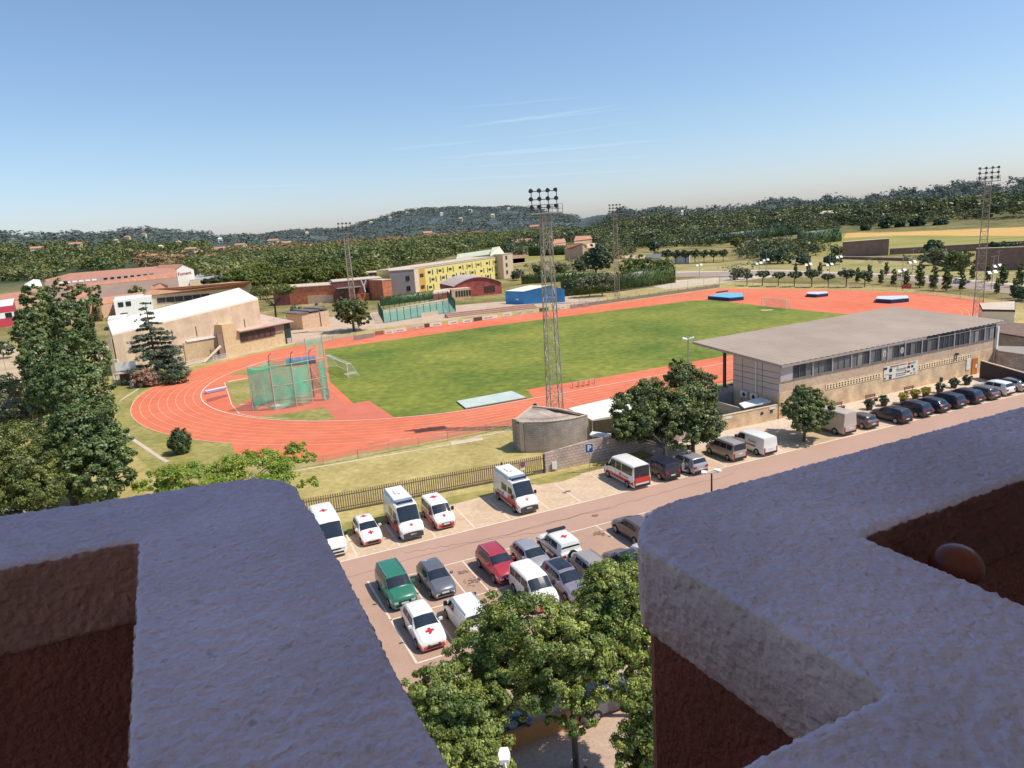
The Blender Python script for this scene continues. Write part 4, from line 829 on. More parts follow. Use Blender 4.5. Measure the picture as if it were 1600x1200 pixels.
# block wall along the parking
bw=thing('block_wall','grey block wall with a small white meter box, ending at the slatted gate','wall',(*G(852,738),0))
w0=G(852,738); w1=G(925,722); w2=G(1128,675)
b=MB()
for (p,q,h0,h1) in ((w0,w1,2.0,2.4),(w1,w2,2.4,1.9)):
    a_=math.atan2(q[1]-p[1],q[0]-p[0]); s_,c_=math.sin(a_)*.12,math.cos(a_)*.12
    x0,y0=p[0]-w0[0],p[1]-w0[1];x1,y1=q[0]-w0[0],q[1]-w0[1]
    b.add([(x0+s_,y0-c_,0),(x1+s_,y1-c_,0),(x1-s_,y1+c_,0),(x0-s_,y0+c_,0),(x0+s_,y0-c_,h0),(x1+s_,y1-c_,h1),(x1-s_,y1+c_,h1),(x0-s_,y0+c_,h0)],[(3,2,1,0),(4,5,6,7),(0,1,5,4),(1,2,6,5),(2,3,7,6),(3,0,4,7)])
b.build('wall',Mbrick('pink_grey_blocks',(.52,.40,.34),(.60,.46,.39),(.34,.27,.23),.6,.3,ms=.03),bw)
b=MB(); b.box(.95,.12,.25,.5,.12,.75,R(18)); b.build('meter_box',white,bw)
# --- slatted metal fence
fa=G(440,818); fb=G(852,739)
fn=thing('slatted_fence','long brown vertical slat fence behind the parked ambulances','fence',(fa[0],fa[1],0),math.atan2(fb[1]-fa[1],fb[0]-fa[0]))
L_=math.dist(fa,fb); b=MB(); sl=M('rusty_slats',(.22,.145,.09),.7,.25,2)
n=int(L_/.21)
for i in range(n): 
    x=i*.21; b.box(x,0,.12,.10,.035,1.75,R(14))
b.build('slat_panel',sl,fn)
b=MB(); b.box(L_/2,.05,.35,L_,.04,.06); b.box(L_/2,.05,1.5,L_,.04,.06); b.build('rail',dark_m,fn)
for x in [0,L_-4.5,L_-.1]:
    b=MB(); b.box(x,.05,0,.1,.1,1.95); b.build('post',dark_m if x<L_-1 else M('gate_post',(.04,.03,.03),.6,.1),fn)
ns=thing('no_parking_sign','round no parking sign fixed to the slatted gate','sign',fn.location,fn.rotation_euler.z)
x=L_-2.35; b=MB(); b.tube((x,-.09,1.35),(x,-.06,1.35),.3,n=20); b.build('plate',M('sign_red',(.5,.1,.1),.5,.05),ns)
b=MB(); b.tube((x,-.10,1.35),(x,-.092,1.35),.22,n=20); b.build('disc',M('sign_blue',(.05,.1,.3),.5,.05),ns)
b=MB(); b.box(x,-.105,1.325,.44,.008,.05); o=b.build('bar',MC['sign_red'],ns)
b=MB(); b.box(x,-.05,.75,.4,.03,.25); b.build('lower_plate',white,ns)
# --- left sports hall
hA=G3(175,522,8.3); hB=G3(403,466,11.6); hC=G3(373,449.5,12.4); hD=G3(168,503,9.2)
hall=roofed('sports_hall','big sports hall with a long bright white sloping roof and beige panel walls',[hA,hB,hC,hD],roofw,conc_p,th=.35)
W0=(hA[0]-hA[0],0.,0); W1=(hB[0]-hA[0],hB[1]-hA[1])
b=MB(); wallrect(b,(0,0),W1,.42,.99,0,4.3,.12,.22); b.build('stone_base',M('yellow_stone',(.52,.38,.22),.9,.12,.8,col2=(.62,.47,.29),sc2=3),hall)
for s in (.36,.52,.67,.87):
    b=MB(); wallrect(b,(0,0),W1,s,s+.004,5.2,7.4,.1,.06); b.build('wall_scar',M('scar_dark',(.2,.15,.12),.9,.1),hall)
b=MB(); wallrect(b,(0,0),W1,.44,.66,4.35,4.7,.2,.5); b.build('ledge',white,hall)
b=MB(); b.prism([(-1.2,-.5),(.3,-.5),(-.5,6),(-4,9)],0,3.2); b.prism([(-1,-.3,7.6),(-.2,-.3,7.9),(-2.5,7,3),(-3.5,7,2.7)],2,0); b.build('buttress',cream,hall)
# stone pavilion
sb=G(354,558); se=G(456,535.5)
pv=thing('stone_pavilion','pavilion of yellow stone with a long dark window and a pinkish metal roof','building',(sb[0],sb[1],0),0)
l1=(se[0]-sb[0],se[1]-sb[1]); a_=math.atan2(l1[1],l1[0]); L_=math.hypot(*l1); pv.rotation_euler=(0,0,a_)
zL=zat(*sb,509); zR=zat(*se,500); print('pav',L_,zL,zR)
ys=M('yellow_stone_blocks',(.55,.40,.22),.9,.12,1.2,col2=(.66,.50,.30),sc2=4,bump=.5,bsc=5)
b=MB(); b.box(L_*.1,6,0,L_*.2,12,zL+.2); b.box(L_*.55,6.05,0,L_*.9,11.9,5.0); b.build('wall',ys,pv)
b=MB(); b.box(L_*.48,-.06,2.6,L_*.50,.1,2.0); wn=b.build('window',glass_d,pv)
for i in range(5):
    b=MB(); b.box(L_*(.36+.09*i),-.14,2.7,L_*.07,.04,1.6); b.build('blind',M('dark_red_blind',(.10,.05,.05),.7,.2),wn)
b=MB(); b.box(L_*.815,-.07,3.0,L_*.15,.1,1.9); b.build('brown_panel',M('brown_panel',(.30,.20,.15),.8,.1),pv)
b=MB(); b.box(L_*.955,-.08,0,L_*.09,.14,4.9); dd=b.build('dark_doorway',M('door_teal',(.03,.05,.05),.4,.2),pv)
b=MB(); b.box(L_*.955,-.18,0,L_*.07,.06,1.3); b.build('door_grille',M('pale_grille',(.45,.38,.36),.6,.1),dd)
b=MB(); rl=[(L_*.19,-1.0,5.0),(L_*1.03,-1.0,5.0),(L_*1.0,12,6.9),(L_*.27,12,6.9)]; b.add([(p[0],p[1],p[2]+.2) for p in rl]+[(p[0],p[1],p[2]) for p in rl],[(0,1,2,3),(7,6,5,4),(0,4,5,1),(1,5,6,2),(2,6,7,3),(3,7,4,0)]); b.build('roof',Mrib('pinkish_metal_roof',(.50,.35,.28),(.55,.40,.32),.9,0,.6),pv)
b=MB(); b.box(-.6-.4,-.05,0,1.2,.3,5.2); b.box(-2.0,.6,0,2.6,.3,2.2); b.build('stair_wall',M('stair_dark',(.24,.17,.14),.8,.1),pv)
b=MB(); b.add([(-6.4,-.8,.2),(-1.8,-.8,3.0),(-1.8,-1.3,3.0),(-6.4,-1.3,.2),(-6.4,-.8,.0),(-1.8,-.8,2.6),(-1.8,-1.3,2.6),(-6.4,-1.3,0)],[(0,1,2,3),(3,2,6,7),(0,4,5,1)]); b.build('stair_rail',cream,pv)
# annex with three dark roof slabs
a0=G(474,515); a1=G(516,508)
an=thing('stone_annex','small beige annex with three dark stepped roof slabs','building',(a0[0],a0[1],0),math.atan2(a1[1]-a0[1],a1[0]-a0[0])); L_=math.dist(a0,a1); zt=zat(*a0,489); print('annex',L_,zt)
b=MB(); b.box(L_/2,4,0,L_,8,zt-.4); b.build('wall',peach,an)
for i in range(3):
    b=MB(); x0=-1.2+i*L_*.40; zz=zt+.25*i-.3; b.box(x0+L_*.2,4.2,zz,L_*.38,9,.3); b.build('roof_slab',M('slate_slab',(.17,.14,.13),.7,.1,1),an)
b=MB(); b.box(L_*.66,-.03,0,.25,.08,zt-.6); b.build('joint',dark_m,an)
# hut with sign at left and its awning
hq=G(190,602); ht=thing('snack_hut','small hut with a blank white sign board above a pink grey awning','hut',(hq[0],hq[1],0),R(15))
b=MB(); b.box(1.6,1.5,0,3.4,2.6,2.3); b.build('wall',M('hut_brown',(.14,.08,.06),.8,.1),ht)
b=MB(); b.prism([(-.6,-.9,2.3),(4.2,-.9,2.3),(4.2,3.0,2.9),(-.6,3.0,2.9)],2.2,0); b.build('awning',M('awning_pink_grey',(.42,.33,.29),.8,.08),ht)
b=MB(); b.box(1.2,.1,2.75,3.4,.12,1.5); b.build('sign_board',white,ht)
b=MB(); b.box(-.5,-.8,1.2,.7,.05,1.1); b.build('menu_board',white,ht)
b=MB(); b.tube((-.5,-.8,0),(-.5,-.8,2.3),.05); b.tube((4.1,-.8,0),(4.1,-.8,2.3),.05); b.build('post',dark_m,ht)
# white house, orange tiled roofs behind the hall
roofed('white_house','white two storey house with small dark windows and a porch arch beside the sports hall',[G3(177,470,7),G3(236,463,7),G3(238,458,7),G3(180,464,7)],white,white,th=.2)
wh=[o for o in COL.objects if o.name.startswith('white_house')][0]
p=G3(177,470,7); q=G3(236,463,7); l1=(q[0]-p[0],q[1]-p[1])
for s in (.10,.30):
    opening('window',wh,(0,0),l1,s,s+.13,4.6,6.1,glass_d,dark_m,0)
opening('window',wh,(0,0),l1,.12,.3,1.2,2.2,glass_d,dark_m,0)
roofed('porch_building','low white porch with an arched dark entry left of the hall',[G3(168,499,3.5),G3(197,495,3.5),G3(200,490,3.5),G3(170,494,3.5)],white,white,th=.2)
pb=[o for o in COL.objects if o.name.startswith('porch_building')][0]; p=G3(168,499,3.5); q=G3(197,495,3.5); l1=(q[0]-p[0],q[1]-p[1]); opening('arched_entry',pb,(0,0),l1,.2,.5,0,2.3,M('arch_brown',(.12,.06,.04),.8,.1))
def lowroof(name,label,c,roofm,wallm=cream,**k): return roofed(name,label,[G3(*q) for q in c],roofm,wallm,**k)
t=lowroof('tiled_building','long low building with an orange tiled roof and a shaded gallery behind the sports hall',[(222,462,7),(392,447,7),(392,440,9),(366,440,9),(235,452,9)],tile_w,cream,th=.3)
p=G3(222,462,7); q=G3(392,447,7); l1=(q[0]-p[0],q[1]-p[1]); opening('gallery_opening',t,(0,0),l1,.12,.6,3.6,5.6,M('gallery_shade',(.07,.055,.05),.7,.2),cream,5)
lowroof('tiled_building','low building with a faded orange roof left of the white house',[(158,476,5),(224,464,5),(222,456,7),(158,465,7)],tile_w,peach,th=.3)
lowroof('tiled_building','small orange tiled gable standing above the longer orange roof',[(236,452,8.5),(262,450,8.5),(262,446,9.5),(250,442,10.6),(237,446,9.5)],tile_w,peach,th=.3)
lowroof('peach_building','peach rendered building behind the poplar crowns',[(-60,478,7),(60,465,7),(60,452,8.5),(-60,468,8.5)],tile_p,peach,th=.3)
lowroof('gabled_warehouse','pale gabled warehouse end standing behind the poplar top',[(38,450,8),(66,446,8),(62,437,11),(52,436,11.5),(38,444,9)],roofw,cream,th=.3)
lowroof('peach_building','peach gable end between the poplar and the low orange roofs',[(104,468,9),(146,462,8),(157,480,5),(142,444,10.5),(110,450,10)],tile_p,peach,th=.3)
rh=lowroof('red_hall','red and white striped hall at the left edge',[(-60,486,7.5),(20,476,7.5),(22,466,7.5),(-60,478,7.5)],white,M('red_cladding',(.50,.06,.09),.6,.05),th=.25)
p=G3(-60,486,7.5); q=G3(20,476,7.5); l1=(q[0]-p[0],q[1]-p[1]); opening('window_band',rh,(0,0),l1,.1,.98,3.0,5.0,white,None); opening('window',rh,(0,0),l1,.8,.93,3.2,4.8,glass_d,dark_m,1,.12)
# factory with sign
fc=lowroof('factory','long factory with faded red tiled roofs and a row of small square windows',[(80,452,8),(276,433,8),(276,424,11),(272,414,12.5),(110,427,12.5),(70,437,10)],tile_p,M('pinkish_render',(.46,.32,.28),.85,.08,.2),th=.3)
p=G3(80,452,8); q=G3(276,433,8); l1=(q[0]-p[0],q[1]-p[1])
z_=9.2; a_=math.atan2(l1[1],l1[0]); L_=math.hypot(*l1); nx,ny=-math.sin(a_),math.cos(a_)
b=MB(); b.prism([(p_[0],p_[1]) for p_ in ((nx*9,ny*9),(l1[0]+nx*9,l1[1]+ny*9),(l1[0]+nx*9.6,l1[1]+ny*9.6),(nx*9.6,ny*9.6))],7,11.4); b.build('clerestory_wall',MC['pinkish_render'],fc)
for i in range(14):
    b=MB(); s=.12+.05*i if i<6 else .46+.055*(i-6)
    b.box(l1[0]*s+nx*8.9,l1[1]*s+ny*8.9,9.9,2.2 if i<6 else 1.8,.1,.9,a_); b.build('window',white if i<6 else glass_d,fc)
fs=[G3(274,434,6),G3(304,431,6)]; fsg=thing('factory_gable','white gabled front of the factory with red script lettering','building',(fs[0][0],fs[0][1],0)); l1=(fs[1][0]-fs[0][0],fs[1][1]-fs[0][1]); L_=math.hypot(*l1); fsg.rotation_euler=(0,0,math.atan2(l1[1],l1[0]))
zg=zat(fs[0][0],fs[0][1],423); zt=zat((fs[0][0]+fs[1][0])/2,(fs[0][1]+fs[1][1])/2,413.5); print('fact',L_,zg,zt)
b=MB(); n_=[(0,0),(L_,0)]; V=[(0,0,0),(L_,0,0),(L_,0,zg),(L_/2,0,zt),(0,0,zg)]; V2=[(x,30,z) for x,y,z in V]; b.add(V+V2,[(0,1,2,3,4),(9,8,7,6,5),(0,5,6,1),(1,6,7,2),(4,9,5,0)]); b.build('wall',M('bright_render',(.80,.76,.68),.8,.03),fsg)
b=MB(); b.add([(-.5,-.4,zg),(L_/2,-.4,zt+.3),(L_+.5,-.4,zg),(L_+.5,30,zg),(L_/2,30,zt+.3),(-.5,30,zg)],[(0,1,4,5),(1,2,3,4)]); b.build('roof',tile_p,fsg)
text_mesh('Foment',zg*.27,M('sign_script_red',(.30,.04,.04),.6,.05),'lettering',fsg,frame((L_/2,-.06,zg*.78),(1,0,.06),(.25,0,1)),.06)
lowroof('greenhouse','long pale greenhouse roof beyond the yellow house',[(62,421,4),(118,419,4),(116,415,5),(72,416,5)],roofw,white,th=.2)
lowroof('greenhouse','pale greenhouse strip in front of the hills, left of the brown trees',[(150,399,5),(202,396,5),(200,393,6),(165,393,6)],roofw,white,th=.2)
lowroof('greenhouse','thin pale greenhouse roof just above the factory',[(158,414,4),(206,411,4),(204,409.5,5),(162,411,5)],roofw,white,th=.2)
lowroof('grey_shed','long low grey shed roof right of the factory sign',[(296,438,4),(372,431,4),(370,423,5),(310,428,5)],M('grey_sheet',(.38,.36,.36),.6,.08,.4),cream,th=.2)
yh=lowroof('yellow_house','yellow house with a tiled roof at the left edge of the valley',[(0,413,10),(30,410,10),(31,406,12),(10,405,13),(0,408,12)],tile_w,M('yellow_render',(.62,.44,.18),.8,.05),th=.3)
lowroof('yellow_house','smaller orange house wing below the yellow house',[(14,424,6),(26,422,6),(26,419,7.5),(14,420,7.5)],tile_w,peach,th=.3)
# --- red brick school + yellow block
rbk=Mbrick('orange_brick',(.55,.17,.08),(.62,.20,.10),(.45,.2,.12),.6,.2); rbd=Mbrick('dark_red_brick',(.22,.06,.06),(.26,.08,.07),(.18,.08,.07),.6,.2)
def block(name,label,L,Rr,top,depth,wallm,roofm=None,hz=None,cat='building',z0=0):
    p=G(*L); q=G(*Rr); a=math.atan2(q[1]-p[1],q[0]-p[0]); l=math.dist(p,q); z=hz or zat(*p,top)
    t=thing(name,label,cat,(p[0],p[1],0),a); b=MB(); b.box(l/2,depth/2,z0,l,depth,z-z0); b.build('wall',wallm,t)
    b=MB(); b.box(l/2,depth/2,z,l+.3,depth+.3,.25); b.build('roof',roofm or pale,t); return t,l,z
t,l,z=block('brick_school','orange brick school wing with pale roof edge',(430,478),(530,472),462,16,rbk,pale,hz=6.4)
b=MB(); b.box(l*.12,-.05,0,l*.25,.1,5.6); b.build('shaded_wall',rbd,t); b=MB(); b.box(l*.72,-.12,0,l*.4,.25,3.0); b.build('low_wall',peach,t)
t,l,z=block('brick_school','dark red entrance wing of the school with a white Y shaped prop',(524,473),(600,466),448,14,rbd,pale,hz=7.6)
b=MB(); b.box(l*.3,-1.5,5.2,l*.5,3,.2); b.build('green_canopy',M('verdigris_roof',(.22,.3,.27),.6,.1),t)
b=MB(); b.box(l*.35,-.08,.2,l*.1,.16,5); b.box(l*.55,-.5,0,l*.3,1,2.6); b.build('orange_panel',rbk,t)
b=MB(); b.tube((l*.62,-1.5,3),(l*.60,-1.5,5.2),.25); b.tube((l*.60,-1.5,5.2),(l*.56,-1.5,7.6),.2); b.tube((l*.60,-1.5,5.2),(l*.66,-1.5,7.6),.2); b.build('prop',white,t)
for i in range(3): opening('window',t,(0,0),(l,0),.12+.25*i,.2+.25*i,1,4.4,glass_d,dark_m,1,.08)
t,l,z=block('brick_school','upper dark red brick storey of the school with a row of white blinds',(560,455),(606,452),428,14,rbd,pale); uz=z
for i in range(6): opening('window',t,(0,0),(l,0),.04+.158*i,.15+.158*i,uz-3.2,uz-.9,M('blind_white',(.48,.45,.46),.6,.1),rbd,0)
block('brick_school','bright orange brick end block of the school',(600,469),(614,467),444,10,rbk,pale,hz=7.2)
gl,l,z=block('grey_school_block','blank grey gable of the school with two small windows',(612,466),(650,463),424,16,M('grey_render',(.31,.26,.26),.85,.05,.2),pale)
for zz in (2.4,6.2): opening('window',gl,(0,0),(l,0),.66,.8,zz,zz+1.6,glass_d,dark_m,1)
yw_=M('yellow_facade',(.72,.60,.20),.8,.04,.3,col2=(.76,.64,.25)); dkw=M('window_dark',(.05,.05,.04),.4,.2)
yb,l,z=block('yellow_school','three storey yellow school block with scattered narrow dark windows',(650,461.5),(787,434),421,18,yw_,pale); YS=z/12
p0=G(650,461.5); yh_=z; print('yellow',l,z,Pj(*p0,12),Pj(*G(787,434),12))
b=MB(); b.box(l*.02,-.06,0,l*.04,.12,yh_); b.build('cream_strip',cream,yb)
b=MB(); b.box(l*.07,-.07,0,l*.06,.12,yh_); b.build('orange_strip',M('ochre_render',(.60,.34,.08),.8,.05),yb)
for zz in (2.0,6.5): opening('window',yb,(0,0),(l,0),.05,.085,zz,zz+1.4,dkw,None,0,.14)
for k,zz in enumerate((8.6*YS,5.0*YS,1.5*YS)):
    for i in range(8):
        s=.13+.108*i+(.03 if k==1 else 0)
        if s>.95: continue
        opening('window',yb,(0,0),(l,0),s,s+.028,zz+.4,zz+1.3,dkw,None,0)
        for q_ in ((-.018,),( .042,)) if (i+k)%3 else ((.042,),):
            opening('slit_window',yb,(0,0),(l,0),s+q_[0],s+q_[0]+.008,zz-.3,zz+1.8,dkw,None,0)
b=MB(); b.box(l/2,1,yh_+.25,l,.4,.35); b.build('roof_edge',M('grey_roof_edge',(.30,.26,.22),.8,.05),yb)
cb,l,z=block('cream_end_block','cream stair block at the right end of the yellow school',(785.5,436),(803,433.5),398,5,M('cream_end',(.66,.52,.36),.8,.03),pale); ce=z
for zz in (ce*.18,ce*.48,ce*.78): opening('slit_window',cb,(0,0),(l,0),.35,.5,zz,zz+1.7,dkw)
b=MB(); b.box(l*.06,-.05,0,l*.12,.1,ce-.1); b.build('brown_strip',M('brown_render',(.3,.2,.13),.8,.05),cb)
# red curved gym
g0=G(700,468); g1=G(790,459); a_=math.atan2(g1[1]-g0[1],g1[0]-g0[0]); l=math.dist(g0,g1)
gy=thing('curved_gym','red brick gym with a pale curved roof and a small cream lobby','building',(g0[0],g0[1],0),a_)
b=MB(); n=14; V=[];x0,x1=l*.12,l*.97
for i in range(n+1):
    x=x0+(x1-x0)*i/n; z=4.0+2.6*math.sin(math.pi*i/n)**.9; V.append((x,z))
poly=[(x0,0)]+V+[(x1,0)]
b.add([(x,2,z) for x,z in poly]+[(x,20,z) for x,z in poly],[tuple(range(len(poly))),tuple(range(2*len(poly)-1,len(poly)-1,-1)),(0,len(poly),len(poly)+1,1),(len(poly)-2,2*len(poly)-2,2*len(poly)-1,len(poly)-1)]); b.build('wall',Mbrick('crimson_brick',(.36,.07,.06),(.42,.10,.08),(.3,.1,.09),.6,.2),gy)
b=MB()
for (xa,za),(xb,zb) in zip(V[:-1],V[1:]): b.add([(xa,1.6,za+.25),(xb,1.6,zb+.25),(xb,20.4,zb+.25),(xa,20.4,za+.25),(xa,1.6,za+.02),(xb,1.6,zb+.02)],[(0,1,2,3),(4,5,1,0)])
b.build('roof',M('pinkish_sheet_roof',(.50,.40,.36),.6,.05,.4),gy)
b=MB(); b.box(l*.2,0,0,l*.32,5,3.6); b.build('lobby',peach,gy)
for i in range(6):
    b=MB(); b.box(l*(.12+.045*i),-2.56,.9,l*.03,.1,2.0); b.build('lobby_window',dkw,gy)
for i in range(4):
    b=MB(); b.box(l*(.68+.05*i),1.95,1.0,l*.035,.14,2.2); b.build('window',dkw,gy)
lowroof('low_red_wing','low red brick wing left of the curved gym',[(676,459,3.2),(702,456,3.2),(704,450,3.6),(678,453,3.6)],pale,MC['crimson_brick'],th=.2)
# blue shed
bs=G(790.5,476); bc=G(819,475.5); be=G(883,472)
sh=thing('blue_shed','bright blue metal shed with a pale low gable roof behind the far straight','shed',(bc[0],bc[1],0),0)
lB=(be[0]-bc[0],be[1]-bc[1]); lA=(bs[0]-bc[0],bs[1]-bc[1]); z1=zat(*bc,454.5); z2=zat(*be,446.5); zr=max(z1,z2)+.9; print('shed',lA,lB,z1,z2)
a_=math.atan2(lB[1],lB[0]); dp=(-math.sin(a_)*11,math.cos(a_)*11); lA=(lA[0]*.999,lA[1]+3.5)
rid=(lB[0]*.62,lB[1]*.62)
b=MB(); V=[(0,0,0),(*lB,0),(*lB,z1-.3),(*rid,z1+1.0),(0,0,z1-.4),(lA[0],lA[1],0),(lA[0],lA[1],z1-.4),(lB[0]+lA[0],lB[1]+lA[1],0),(lB[0]+lA[0],lB[1]+lA[1],z1-.3),(rid[0]+lA[0],rid[1]+lA[1],z1+1)]
b.add(V,[(0,1,2,3,4),(5,0,4,6),(1,7,8,2),(7,5,6,9,8)]); b.build('wall',Mrib('blue_cladding',(.04,.27,.58),(.06,.32,.66),.5,0,.5),sh)
b=MB(); e=.15; b.add([(0,-.2,z1-.2),(rid[0],rid[1]-.2,z1+1.2),(rid[0]+lA[0],rid[1]+lA[1],z1+1.2),(lA[0],lA[1],z1-.2),(lB[0],lB[1]-.2,z1-.1),(lB[0]+lA[0],lB[1]+lA[1],z1-.1)],[(0,1,2,3),(1,4,5,2)]); b.build('roof',roofw,sh)
b=MB(); b.box(lA[0]*.35,lA[1]*.35-.12,1.2,1.2,.1,.5,math.atan2(lA[1],lA[0])); b.build('sign_plate',white,sh)
# seating terrace & boundary boards along the far straight
t0=G(600,521); t1=G(842,493)
te=thing('seating_terrace','low pinkish stepped terrace between the boards and the court','terrace',(*G(700,497),0),math.atan2(t1[1]-t0[1],t1[0]-t0[0]))
L_=math.dist(G(700,497),G(842,482))
b=MB(); 
for i in range(3): b.box(L_/2,i*1.1+.5,0,L_,1.1,.35+.35*i)
b.build('steps',M('pink_terrace',(.44,.27,.21),.9,.1,1,sc2=3),te)
BD=[(560,528,'g'),(576,525.5,'g'),(593,521,'b'),(609,519.5,'w'),(626,516.5,'w'),(647,512.5,'c'),(657,511,'c'),(669,509,'d'),(681,507.5,'w'),(708,504.5,'w'),(730,502,'w'),(747,499,'d'),(765,496.5,'w'),(793,491.5,'w'),(811,489,'c'),(829,487,'c'),(850,484,'d'),(870,481.5,'w'),(880,480.5,'w'),(897,479,'g'),(915,477,'g')]
bc_={'w':M('board_white',(.72,.68,.60),.7,.05,1),'c':M('board_cream',(.62,.52,.40),.7,.15,1),'d':M('board_dark',(.12,.06,.06),.7,.3,1),'g':M('board_grey',(.3,.27,.25),.7,.2,1),'b':M('board_brown',(.32,.15,.11),.7,.2,1)}
nm={'w':'plain white','c':'cream','d':'dark maroon','g':'grey','b':'brown'}
for i,(px,py,c) in enumerate(BD):
    p=G(px,py+3); nx_=BD[min(i+1,len(BD)-1)]; w=min(max(2.2,.72*math.dist(p,G(nx_[0],nx_[1]+3))),7)
    r=thing('advertising_board','x','board',(p[0],p[1],0),R(27),'advertising boards along the far straight')
    b=MB(); b.box(0,0,.15,w,.06,.95); b.build('panel',bc_[c],r); b=MB(); b.tube((-w*.4,.1,0),(-w*.4,.1,1.1),.04,n=4); b.tube((w*.4,.1,0),(w*.4,.1,1.1),.04,n=4); b.build('leg',dark_m,r)
    if c in 'wc':
        b=MB(); b.box(rs.uniform(-.1,.1)*w,-.045,.42,w*.55,.02,.3); b.build('faded_print',M('faded_print',(.42,.38,.36),.7,.3,3),r)
    tag(r,'%s board on the far fence line, %s'%(nm[c],['below the far mast','beside the far mast','right of the far mast foot','third from the far mast','fourth past the far mast','before the round tree shadow','left of the dark one by the court','under the court corner','next to the court boards','wide one below the court','first before the terrace','at the terrace start','wide one under the terrace','left of the shed corner','before the blue shed','under the blue shed corner','under the middle of the shed','directly under the bright shed wall','last white one by the mast','after the central mast','at the end by the olive like tree'][i]))
# low wall after boards
p=G(898,481); q=G(1124,449); lw=thing('low_track_wall','low grey wall with thin posts running along the far straight to the corner','wall',(p[0],p[1],0),math.atan2(q[1]-p[1],q[0]-p[0])); L_=math.dist(p,q)
b=MB(); b.box(L_*.5,0,0,L_,.3,.95); b.build('wall',M('low_wall_grey',(.26,.21,.18),.9,.15,1),lw)
for x in np.arange(0,L_,4): 
    b=MB(); b.box(x,.0,.95,.12,.12,.35); b.build('post',dark_m,lw)
def meshfence(name,label,pts,h,step,wires=(1,),pm=None,r=.04,cat='fence',net=None):
    p0=pts[0]; t=thing(name,label,cat,(p0[0],p0[1],0)); b=MB()
    for (p,q) in zip(pts[:-1],pts[1:]):
        n=max(1,int(math.dist(p,q)/step))
        for i in range(n+1):
            x=p[0]+(q[0]-p[0])*i/n-p0[0]; y=p[1]+(q[1]-p[1])*i/n-p0[1]; b.tube((x,y,0),(x,y,h),r,n=5)
        for w in wires: b.tube((p[0]-p0[0],p[1]-p0[1],h*w),(q[0]-p0[0],q[1]-p0[1],h*w),r*.6,n=4)
    b.build('posts_and_rails',pm or steel,t)
    if net:
        b=MB()
        for (p,q) in zip(pts[:-1],pts[1:]): b.quad((p[0]-p0[0],p[1]-p0[1],.05),(q[0]-p0[0],q[1]-p0[1],.05),(q[0]-p0[0],q[1]-p0[1],h),(p[0]-p0[0],p[1]-p0[1],h))
        b.build('netting',net,t)
    return t
def Mnet(name,col,dens,sc=None):
    mt=bpy.data.materials.new(name); mt.use_nodes=True; n=mt.node_tree.nodes; l=mt.node_tree.links
    for x in list(n):
        if x.type!='OUTPUT_MATERIAL': n.remove(x)
    o=n[0]; d=n.new('ShaderNodeBsdfDiffuse'); d.inputs[0].default_value=(*col,1); t=n.new('ShaderNodeBsdfTransparent'); m=n.new('ShaderNodeMixShader')
    tc=n.new('ShaderNodeTexCoord'); z=n.new('ShaderNodeTexNoise'); z.inputs['Scale'].default_value=.6; z.inputs['Detail'].default_value=5; l.new(tc.outputs['Object'],z.inputs['Vector'])
    mr=n.new('ShaderNodeMapRange'); mr.inputs[1].default_value=.35; mr.inputs[2].default_value=.65; mr.inputs[3].default_value=dens*.75; mr.inputs[4].default_value=min(.95,dens*1.25); l.new(z.outputs['Fac'],mr.inputs[0]); l.new(mr.outputs[0],m.inputs[0])
    l.new(t.outputs[0],m.inputs[1]); l.new(d.outputs[0],m.inputs[2]); l.new(m.outputs[0],o.inputs[0]); MC[name]=mt; return mt
netg=Mnet('green_throwing_net',(.05,.60,.40),.48); netw=Mnet('white_goal_net',(.6,.58,.52),.22); netf=Mnet('court_mesh',(.08,.22,.15),.13); netl=Mnet('wire_mesh',(.4,.36,.3),.14)
meshfence('wire_fence','wire fence running above the low grey wall by the far mast',gp([(905,476),(1124,444.5),(1205,449)]),2.6,7,(1,.5),r=.05,net=netl)
meshfence('wire_fence','wire fence between the track end and the country road',gp([(1205,449.5),(1400,455),(1500,466),(1600,482),(1700,500)]),1.9,6,(1,.5),r=.045,net=netl)
meshfence('track_railing','white painted railing along the far left of the bend',gp([(205,607),(240,592),(290,573),(355,559)]),1.0,3,(1,.6,.3),white,r=.04,net=Mnet('pale_rail_mesh',(.5,.46,.42),.45))
meshfence('track_railing','thin steel railing between the near straight and the dry verge',gp([(395,700+50),(450,736),(560,717),(700,689),(760,677),(806,668)]),1.1,3,(1,.5),r=.03,net=Mnet('green_rail_mesh',(.2,.3,.2),.25))
meshfence('track_railing','low railing along the far straight by the stone pavilion',gp([(462,541),(520,532),(556,527)]),1.0,3,(1,.5),r=.04,net=MC['pale_rail_mesh'])
